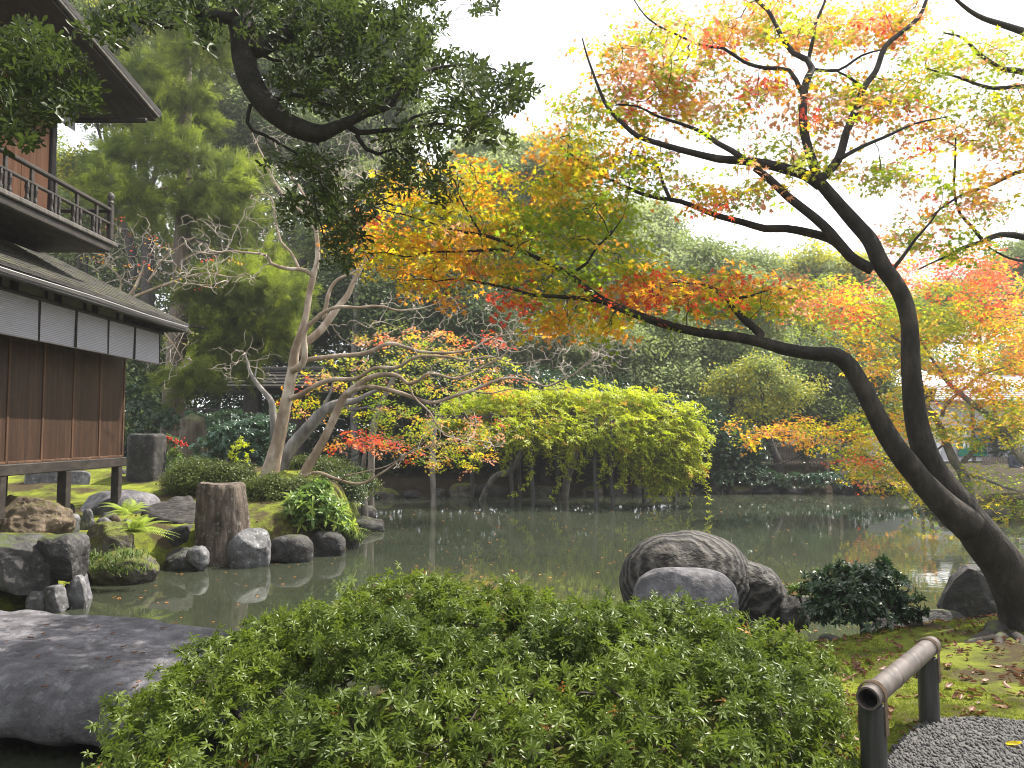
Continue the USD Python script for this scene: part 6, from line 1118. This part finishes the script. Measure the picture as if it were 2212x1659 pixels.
# ------------------------------------------------------------------ shrubs
def shrub(name, label, spec, mat, leaf, size, nwh, per, seed, mats=None, cat='shrub', stems=6, group=None, flat=.8, hollow=.45, clus=None):
    """spec: lobes (u, v, ru, rv, depth). per = how many clumps."""
    t = thing(name, label, cat, group); r_ = np.random.default_rng(seed); L = [lobe(*l) for l in spec]; P = crown_points(L, per, r_, hollow); n = len(P)
    zlow = min(l[0][2] - l[1][2] for l in L); c_ = np.mean([l[0] for l in L], 0); S = Skel(); g = ground_at(c_[0], c_[1])
    P = P[P[:, 2] > np.minimum(height(P[:, 0], P[:, 1]), c_[2]) + .02]; n = len(P)
    S.limb([(c_[0], c_[1], g - .1, .03), (c_[0], c_[1], g + max(.05, (c_[2] - g) * .4), .022)], .1)
    T = P[r_.choice(n, min(n, 90), replace=False)]; S.grow(T, .12, .2, .4, r_); S.radii(.003); tree_parts(t, S, 'bark_grey', 'twig', 8, names=('stem', 'stem'), seed=seed, twig_sides=4)
    pr = [((clus or whorl)(leaf, nwh, size, np.random.default_rng(seed + k)), M[m_]) for m_ in (mats or [mat]) for k in range(3)]
    d = P - c_; d /= np.linalg.norm(d, axis=1, keepdims=True) + 1e-9; d[:, 2] = np.abs(d[:, 2]) + .5
    yaw = np.arctan2(d[:, 1], d[:, 0]); pit = np.arctan2(np.hypot(d[:, 0], d[:, 1]), d[:, 2])
    rot = Rot.from_euler('ZYZ', np.stack([yaw, pit * .8 + r_.normal(0, .25, n), r_.uniform(0, 6.28, n)], 1))
    instancer(t, 'foliage', pr, P, rot, r_.uniform(.75, 1.25, n), r_.integers(0, len(pr), n), proto_name='leaf_whorl'); return t
la, lo = lance(1, .30), lance(1, .42)
cl40 = lambda leaf, n, size, r_: cluster(leaf, n, .16, size, r_, .8)
shrub('azalea_shrub', 'rounded clipped olive-green azalea behind the brown stump', [(430, 1040, 75, 42, 14.3), (500, 1045, 50, 36, 14.3)], 'shrub_olive', rh, .05, 26, 900, 301, clus=cl40)
shrub('azalea_shrub', 'low olive azalea below the foot of the pale tree', [(590, 1070, 70, 36, 13.9), (660, 1075, 50, 36, 13.9)], 'shrub_olive', rh, .05, 26, 700, 302, clus=cl40)
shrub('azalea_shrub', 'olive azalea mound behind the bent low branch', [(700, 1020, 60, 26, 16.2), (650, 1015, 40, 22, 16.2)], 'shrub_olive', rh, .05, 26, 420, 303, clus=cl40)
shrub('azalea_shrub', 'dull green shrub at the water edge right of the leafy plant', [(730, 1060, 55, 36, 15.4), (770, 1050, 40, 30, 16)], 'shrub_olive', rh, .05, 26, 480, 304, mats=['shrub_olive', 'shrub_dark'], clus=cl40)
shrub('evergreen_shrub', 'blue-green broadleaf shrub left of the pale trunk', [(520, 955, 70, 45, 17.2), (470, 975, 50, 36, 17.2), (560, 930, 40, 30, 17.4), (540, 1000, 45, 30, 17)], 'shrub_blue', lo, .10, 8, 800, 305)
shrub('evergreen_shrub', 'dark green shrub mass in front of the roofed gate', [(480, 915, 80, 30, 21), (420, 920, 60, 30, 21.5), (580, 925, 50, 30, 20)], 'shrub_blue', lo, .10, 8, 500, 306, mats=['shrub_blue', 'shrub_dark'])
shrub('evergreen_shrub', 'dark leafy shrub behind the stone basin', [(310, 900, 60, 36, 19.5), (345, 920, 50, 36, 19), (290, 870, 40, 40, 20)], 'shrub_dark', lo, .09, 8, 420, 307)
shrub('nandina', 'nandina with red berry heads and feathery leaves beside the stone basin', [(362, 965, 30, 26, 15.8), (372, 1000, 26, 30, 15.8), (350, 1020, 22, 26, 15.6)], 'shrub_bright', la, .09, 7, 170, 308, mats=['shrub_blue', 'shrub_olive', 'shrub_bright'])
nb = []
for (u, v) in [(352, 958), (364, 948), (388, 952), (395, 960), (345, 965)]:
    c_ = at(u, v, 15.55)
    for k in range(14): s_ = trimesh.creation.icosphere(1, .018); s_.apply_translation(c_ + rng.normal(0, [.05, .04, .03])); nb.append((s_.vertices, s_.faces))
obj('berries', join(nb), M['shrub_red'], '/World/nandina', kind='stuff')
shrub('yellow_plant', 'thin plant with bright yellow-green leaves before the blue-green shrub', [(520, 985, 22, 42, 15.6)], 'wisteria', lo, .08, 5, 34, 309)
shrub('leafy_plant', 'bright green long-leaved plant on the rocks at the point', [(670, 1100, 60, 42, 12.9), (720, 1120, 40, 42, 13), (640, 1125, 36, 30, 12.8), (690, 1065, 30, 26, 13)], 'shrub_bright', la, .15, 7, 300, 310, mats=['shrub_bright', 'shrub_bright', 'fern'])
shrub('evergreen_shrub', 'dark glossy shrub hanging over the stones on the near right bank', [(1820, 1290, 80, 45, 6.3), (1890, 1270, 70, 42, 6.4), (1940, 1310, 55, 30, 6.4), (1780, 1330, 50, 36, 6.2), (1870, 1330, 60, 30, 6.2), (1830, 1240, 50, 24, 6.4), (1960, 1335, 40, 20, 6.4), (1760, 1260, 26, 24, 6.4), (1905, 1230, 26, 18, 6.5)], 'shrub_dark', lo, .06, 7, 760, 311, hollow=.85)
shrub('evergreen_shrub', 'small bright green seedling beside the dark glossy shrub', [(1725, 1278, 22, 16, 6.5)], 'shrub_bright', lo, .04, 6, 40, 312)
for k, (u, v, ru, rv, Yd, mt) in enumerate([(1560, 1035, 60, 26, 25.5, 'shrub_dark'), (1640, 1036, 60, 20, 25.5, 'shrub_dark'), (1720, 1042, 60, 18, 25.4, 'shrub_dark'), (1800, 1038, 70, 18, 25.2, 'shrub_blue'), (1880, 1035, 60, 26, 25, 'shrub_dark'), (1500, 1050, 40, 20, 25.8, 'shrub_dark'), (1570, 1015, 50, 24, 27, 'shrub_dark'), (1960, 1040, 50, 22, 25, 'shrub_blue')]):
    shrub('bank_shrub', ['dark shrub on the far bank right of the trellis end', 'dark shrub on the far bank under the slat fence left part', 'low dark shrub before the slat fence post', 'blue-green shrub on the far bank below the fence end', 'dark shrub on the far bank left of the maple trunk', 'small dark shrub by the end post of the trellis', 'dark shrub between trellis and slat fence', 'blue-green low shrub on the far bank behind the dark trunks'][k], [(u, v, ru, rv, Yd)], mt, lo, .12, 8, 190, 330 + k)
# ferns
def fern(name, label, u, v, Yd, n, L, seed, base_z=None):
    t = thing(name, label, 'fern'); r_ = np.random.default_rng(seed); b = at(u, v, Yd)
    for k in range(n):
        a = r_.uniform(0, 6.28); up = r_.uniform(.35, 1.2); l = L * r_.uniform(.7, 1.1); ts = np.linspace(0, 1, 15)
        ax = np.stack([np.cos(a) * l * (ts * math.cos(up) * 1.0 + .25 * ts ** 2), np.sin(a) * l * (ts * math.cos(up) + .25 * ts ** 2), l * (math.sin(up) * ts - .55 * ts ** 2)], 1) + b
        parts = [tube(ax, np.linspace(.004, .0015, 15), 4, cap=False)]; T_ = np.gradient(ax, axis=0); T_ /= np.linalg.norm(T_, axis=1, keepdims=True); N_ = np.cross(T_, [0, 0, 1.0]); N_ /= np.linalg.norm(N_, axis=1, keepdims=True)
        V, Fc = [], []
        for i in range(2, 15):
            for f_ in (0, .5):
                c_ = ax[i - 1] + (ax[i] - ax[i - 1]) * f_; w = l * .22 * math.sin(math.pi * min(1, (ts[i] * .92 + .08))) ** .8 * (1.15 - ts[i] * .6)
                for s in (-1, 1):
                    tip = c_ + s * N_[i] * w + T_[i] * w * .35 - [0, 0, w * .25]; o_ = len(V); V += [c_ - T_[i] * .006, c_ + (tip - c_) * .5 + T_[i] * .006, tip, c_ + (tip - c_) * .5 - T_[i] * .006]; Fc += [[o_, o_ + 1, o_ + 2], [o_, o_ + 2, o_ + 3]]
        parts.append((np.array(V), np.array(Fc))); obj('frond', join(parts), M['fern'], t)
    return t
fern('fern', 'yellow-green fern drooping over the dark rock at the left shore', 290, 1150, 10.9, 30, .55, 401)
fern('fern', 'tall pale fern fronds behind the fern on the dark rock', 275, 1112, 11.3, 16, .5, 402)
fern('fern', 'pale upright fern in the leafy plant on the point', 645, 1085, 13.2, 7, .6, 403)
fern('fern', 'fern drooping at the outer tip of the point', 735, 1150, 13.3, 9, .5, 404)
# grass tufts on the mossy rock below the fern
def blades(name, label, spots, Yd, seed, L=.22, n=26):
    r_ = np.random.default_rng(seed); out = []
    for (u, v) in spots:
        b = at(u, v, Yd)
        for k in range(n):
            a = r_.uniform(0, 6.28); l = L * r_.uniform(.5, 1.1); t = r_.uniform(.3, .9); w = np.array([-math.sin(a), math.cos(a), 0]) * .007; p0 = b + r_.normal(0, [.09, .05, .02]); d_ = np.array([math.cos(a) * t, math.sin(a) * t, 1 - t * .5])
            p1, p2 = p0 + d_ * l * .6, p0 + d_ * l * .6 + np.array([math.cos(a), math.sin(a), -.3]) * l * .5; o_ = len(out)
            out.append((np.array([p0 - w, p0 + w, p1 + w, p1 - w, p2]), np.array([[0, 1, 2], [0, 2, 3], [3, 2, 4]])))
    return obj(name, join(out), M['grass'], label=label, category='grass', kind='stuff')
blades('grass_tufts', 'fine green grass fringing the tip of the point beside the leafy plant', [(735, 1120), (745, 1140), (752, 1155), (760, 1165), (740, 1100), (770, 1170), (725, 1160), (748, 1128)], 13.4, 412, .4, 40)
blades('grass_tufts', 'thin pale grass tufts on the mossy rocks below the fern', [(215, 1205), (240, 1215), (262, 1200), (290, 1205), (230, 1232), (200, 1225), (300, 1230), (255, 1240)], 9.9, 411)

# ------------------------------------------------------------------ clipped azalea in the foreground
az = thing('azalea_bush', 'big clipped azalea mound of whorled green leaves filling the foreground', 'bush')
RX = np.array([-2.05, -1.9, -1.7, -1.3, -.8, -.26, .3, .7, 1.1, 1.4, 1.6, 1.74]); RZ = np.array([.0, .23, .40, .52, .635, .695, .66, .63, .58, .49, .36, .0])
YR = 4.05
def mound(x, y):
    x = (x + .1) / (.55 + .45 * np.clip((y - 2.35) / (YR - 2.35), 0, 1)) - .1
    h = np.interp(x, RX, RZ); t = np.where(y < YR, (YR - y) / 1.65, (y - YR) / 1.0); g = np.clip(1 - np.abs(t) ** 2.3, 0, 1) ** .62
    return h * g * (.93 + .30 * (meshkit.fbm(np.stack([x * 2.4, y * 2.4, 0 * x], -1), 3, 5) - .5) * 2)
n = 42000; xs, ys_ = rng.uniform(-2.05, 1.75, n), rng.uniform(2.4, 5.05, n); zs = mound(xs, ys_); e = .03
gx_ = (mound(xs + e, ys_) - mound(xs - e, ys_)) / (2 * e); gy_ = (mound(xs, ys_ + e) - mound(xs, ys_ - e)) / (2 * e); slope = np.sqrt(1 + gx_ ** 2 + gy_ ** 2)
keep = (zs > .03) & (rng.random(n) < np.clip(slope / 3.2, .12, 1) * .72); xs, ys_, zs, gx_, gy_ = xs[keep], ys_[keep], zs[keep], gx_[keep], gy_[keep]
gap = meshkit.fbm(np.stack([xs * 4, ys_ * 4, zs * 4], -1), 3, 9); depth = np.where(rng.random(len(xs)) < .55, rng.uniform(.03, .22, len(xs)), 0) + np.clip(.485 - gap, 0, 1) * 1.0
N_ = np.stack([-gx_, -gy_, np.ones_like(xs)], 1); N_ /= np.linalg.norm(N_, axis=1, keepdims=True)
P = np.stack([xs, ys_, zs], 1) - N_ * depth[:, None] + N_ * (rng.random(len(xs)) ** 5 * .10)[:, None]; P = P[:, :] ; ok_ = P[:, 2] > .0; P, N_ = P[ok_], N_[ok_]; n = len(P); print('azalea whorls', n)
d = N_ * .8 + [0, -.1, .7] + rng.normal(0, .3, (n, 3)); d /= np.linalg.norm(d, axis=1, keepdims=True)
rot = Rot.from_euler('ZYZ', np.stack([np.arctan2(d[:, 1], d[:, 0]), np.arccos(np.clip(d[:, 2], -1, 1)), rng.uniform(0, 6.28, n)], 1))
la2 = lance(1, .30, .16, -.16)
pr = [(whorl(la2, 11, .047, np.random.default_rng(k), stem=.022), M['azalea_leaf']) for k in range(5)] + [(whorl(la2, 6, .052, np.random.default_rng(20), stem=.03), M['azalea_old'])]
which = np.where(rng.random(n) < .006, 5, rng.integers(0, 5, n))
S = Skel(); S.limb([(-.2, 3.9, -.1, .03), (-.2, 3.9, .12, .025)], .05)
for (x_, y_) in [(-1.3, 3.9), (-.8, 3.6), (.4, 3.8), (1.0, 4.0), (.1, 3.3), (1.35, 3.9)]: S.limb([(x_, y_, -.1, .022), (x_ + .03, y_, .12, .018)], .05, join_near=False)
T = P[rng.choice(n, 1500, replace=False)] - [0, 0, .02]; S.grow(T, .08, .2, .35, rng); S.radii(.0016, 2.4); tree_parts(az, S, 'bark_grey', 'twig', 7, names=('stem', 'stem'), seed=500, twig_sides=4)
instancer(az, 'foliage', pr, P, rot, rng.uniform(.75, 1.2, n), which, proto_name='leaf_whorl')

# ------------------------------------------------------------------ moss tufts, gravel, fallen and floating leaves
def tuft(seed, n=16, h=.022):
    r_ = np.random.default_rng(seed); bl_ = np.array([[0, -.10, 0], [0, .10, 0], [1, 0, 0]]), np.array([[0, 1, 2]])
    return place(bl_, np.column_stack([r_.normal(0, .012, n), r_.normal(0, .012, n), np.zeros(n)]), Rot.from_euler('zyx', np.stack([r_.uniform(0, 6.28, n), -r_.uniform(.5, 1.4, n), r_.uniform(0, 6, n)], 1)), h * r_.uniform(.5, 1.1, n))
n = 60000; x_, y_ = rng.uniform(1.2, 6.0, n), rng.uniform(2.6, 7.6, n)
c_ = meshkit.fbm(np.stack([x_ * 1.3, y_ * 1.3, 0 * x_], -1), 5, 21); kp = (c_ > .47) & (rng.random(n) < np.clip(5 / y_ - .35, .2, 1)) & ~shapely.contains_xy(path_poly.buffer(.03), x_, y_) & ~shapely.contains_xy(pond.buffer(.15), x_, y_)
x_, y_ = x_[kp], y_[kp]; z_ = height(x_, y_); n = len(x_)
P = np.stack([x_, y_, z_ - .002], 1)
mt = UsdGeom.Xform.Define(stage, '/World/moss'); 
instancer('/World/moss', 'moss_tufts', [(tuft(k), M['moss_tuft']) for k in range(4)], P, Rot.from_euler('z', rng.uniform(0, 6.28, n)), rng.uniform(.7, 1.6, n), rng.integers(0, 4, n), proto_name='tuft')
data(mt.GetPrim(), label='patches of bright green moss on the ground around the bamboo barrier', category='moss', kind='stuff')
# pebbles on the path
n = 30000; x_, y_ = rng.uniform(1.3, 4.2, n), rng.uniform(2.2, 4.3, n); kp = shapely.contains_xy(path_poly.buffer(.01), x_, y_); x_, y_ = x_[kp], y_[kp]; n = len(x_)
def pebble(seed):
    m_ = trimesh.creation.icosphere(1); v = m_.vertices * (1 + .25 * (meshkit.noise(m_.vertices * 2 + seed * 5, seed)[:, None] - .5)) * [1, .8, .55]; return v, m_.faces
gp2 = UsdGeom.Xform.Define(stage, '/World/gravel'); data(gp2.GetPrim(), label='grey gravel of small stones covering the path at lower right', category='gravel', kind='stuff')
instancer('/World/gravel', 'pebbles', [(pebble(k), M['pebble']) for k in range(5)], np.stack([x_, y_, np.full(n, .014)], 1), Rot.from_euler('zyx', rng.uniform(0, 6.28, (n, 3)) * [1, .2, .2]), rng.uniform(.005, .015, n), rng.integers(0, 5, n), proto_name='pebble')
# fallen leaves: near ones singly, the rest as litter
def curled(seed):
    r_ = np.random.default_rng(seed); xs_ = np.linspace(0, 1, 6); V, Fc = [], []
    for x in xs_:
        w = .23 * math.sin(math.pi * min(.98, x * .9 + .08)) ** .8
        for s in (-1, -.5, 0, .5, 1): V.append([x - .5, w * s, .18 * abs(s) ** 1.5 * r_.uniform(.6, 1.1) + .15 * (x - .5) ** 2 * r_.uniform(.5, 1.5)])
    for i in range(5):
        for j in range(4): a = i * 5 + j; Fc += [[a, a + 1, a + 6], [a, a + 6, a + 5]]
    return np.array(V), np.array(Fc)
leafm = [curled(k) for k in range(6)]
near = [(1640, 1820), (1700, 1690)]
k = 0
for (u, v) in [(1822, 1550), (1838, 1562), (1862, 1545), (1850, 1590), (1875, 1600), (1815, 1590), (1842, 1610), (1830, 1520), (1852, 1500), (1815, 1440), (1850, 1455), (1875, 1430), (1905, 1440), (1925, 1455), (2050, 1480), (2075, 1500), (2100, 1490), (2130, 1470), (2160, 1520), (2190, 1610), (2100, 1530), (2150, 1440), (1895, 1620), (1840, 1640), (2070, 1410), (2120, 1400), (2165, 1390), (1960, 1430), (1940, 1400), (2195, 1450), (2180, 1480), (2050, 1440)]:
    p = onz(u, v, .02); p[2] = max(ground_at(p[0], p[1]), .012 if shapely.contains_xy(path_poly, p[0], p[1]) else -9) + .012
    m_ = place(leafm[k % 6], p[None], Rot.from_euler('zyx', [(rng.uniform(0, 6.28), rng.normal(0, .25), rng.normal(0, .3) + (3.14 if k % 3 == 0 else 0))]), np.array([rng.uniform(.055, .085)]))
    if (u, v) == (2190, 1610): obj('fallen_leaf', m_, M['maple_yellow'], smooth=True, label='single yellow curled leaf lying on the gravel at lower right', category='leaf')
    else: obj('fallen_leaf', m_, M['dry_leaf'], smooth=True, label='curled reddish brown fallen leaf on the moss by the bamboo barrier', category='leaf', group='fallen leaves on the moss by the bamboo barrier')
    k += 1
n = 2600; x_, y_ = rng.uniform(1.2, 6.2, n), rng.uniform(3.2, 7.6, n); c_ = meshkit.fbm(np.stack([x_ * 1.1, y_ * 1.1, 0 * x_], -1), 3, 33)
kp = ((c_ > .44) | (y_ > 5)) & ~shapely.contains_xy(pond.buffer(.1), x_, y_) & ~shapely.contains_xy(path_poly, x_, y_); x_, y_ = x_[kp], y_[kp]
xl_, yl_ = rng.uniform(-6, -2.6, 260), rng.uniform(11, 16, 260); kl = ~shapely.contains_xy(pond.buffer(.1), xl_, yl_); x_, y_ = np.r_[x_, xl_[kl]], np.r_[y_, yl_[kl]]; n = len(x_)
ll = UsdGeom.Xform.Define(stage, '/World/leaf_litter'); data(ll.GetPrim(), label='small brown leaf litter scattered over the mossy ground', category='leaf litter', kind='stuff')
instancer('/World/leaf_litter', 'litter', [(lf, M['dry_leaf']) for lf in leafm], np.stack([x_, y_, height(x_, y_) + .008], 1), Rot.from_euler('zyx', np.stack([rng.uniform(0, 6.28, n), rng.normal(0, .35, n), rng.normal(0, .35, n)], 1)), rng.uniform(.03, .06, n), rng.integers(0, 6, n), proto_name='leaf')
n = 1100; y_ = 4 + 21 * rng.random(n) ** 1.4; x_ = rng.uniform(-.65, .65, n) * y_; fl = meshkit.fbm(np.stack([x_ * .5, y_ * .35, 0 * x_], -1), 3, 44); kp = shapely.contains_xy(pond.buffer(-.1), x_, y_) & (fl > .42); x_, y_ = x_[kp], y_[kp]; n = len(x_)
fl_ = UsdGeom.Xform.Define(stage, '/World/floating_leaves'); data(fl_.GetPrim(), label='small yellow and red leaves floating on the pond', category='leaves', kind='stuff')
instancer('/World/floating_leaves', 'leaves', [(palm(5), M['float_leaf']), ((lance(1, .4)[0] * [1, 1, .3], lance(1, .4)[1]), M['float_leaf'])], np.stack([x_, y_, np.full(n, WZ + .008)], 1), Rot.from_euler('zyx', np.stack([rng.uniform(0, 6.28, n), rng.normal(0, .06, n), rng.normal(0, .06, n)], 1)), rng.uniform(.022, .045, n), rng.integers(0, 2, n), proto_name='leaf')
# leaves and dark seeds on the slab
n = 46; x_, y_ = rng.uniform(-3.4, -1.9, n), rng.uniform(4.6, 5.9, n)
# (laid on the slab's top by looking down on its mesh)
sm = stage.GetPrimAtPath('/World/stone_slab'); pts = np.array(sm.GetAttribute('points').Get()); tk = cKDTree(pts[:, :2])
zz = np.array([max(pts[i_, 2] for i_ in tk.query_ball_point((a, b), .06)) if tk.query_ball_point((a, b), .06) else np.nan for a, b in zip(x_, y_)]); kp = zz > -.1; x_, y_, zz = x_[kp], y_[kp], zz[kp]; n = len(x_)
sl = UsdGeom.Xform.Define(stage, '/World/slab_leaves'); data(sl.GetPrim(), label='small dry leaves scattered on the foreground stone slab', category='leaves', kind='stuff')
instancer('/World/slab_leaves', 'leaves', [(lf, M['dry_leaf']) for lf in leafm[:3]], np.stack([x_, y_, zz + .004], 1), Rot.from_euler('z', rng.uniform(0, 6.28, n)), rng.uniform(.02, .045, n), rng.integers(0, 3, n), proto_name='leaf')
hz = trimesh.creation.box([340, 340, 24]); hz.apply_translation([0, 100, 9.5])
obj('haze', hz, HAZE, kind='stuff')
print('things', len(list(stage.GetPrimAtPath('/World').GetChildren())))
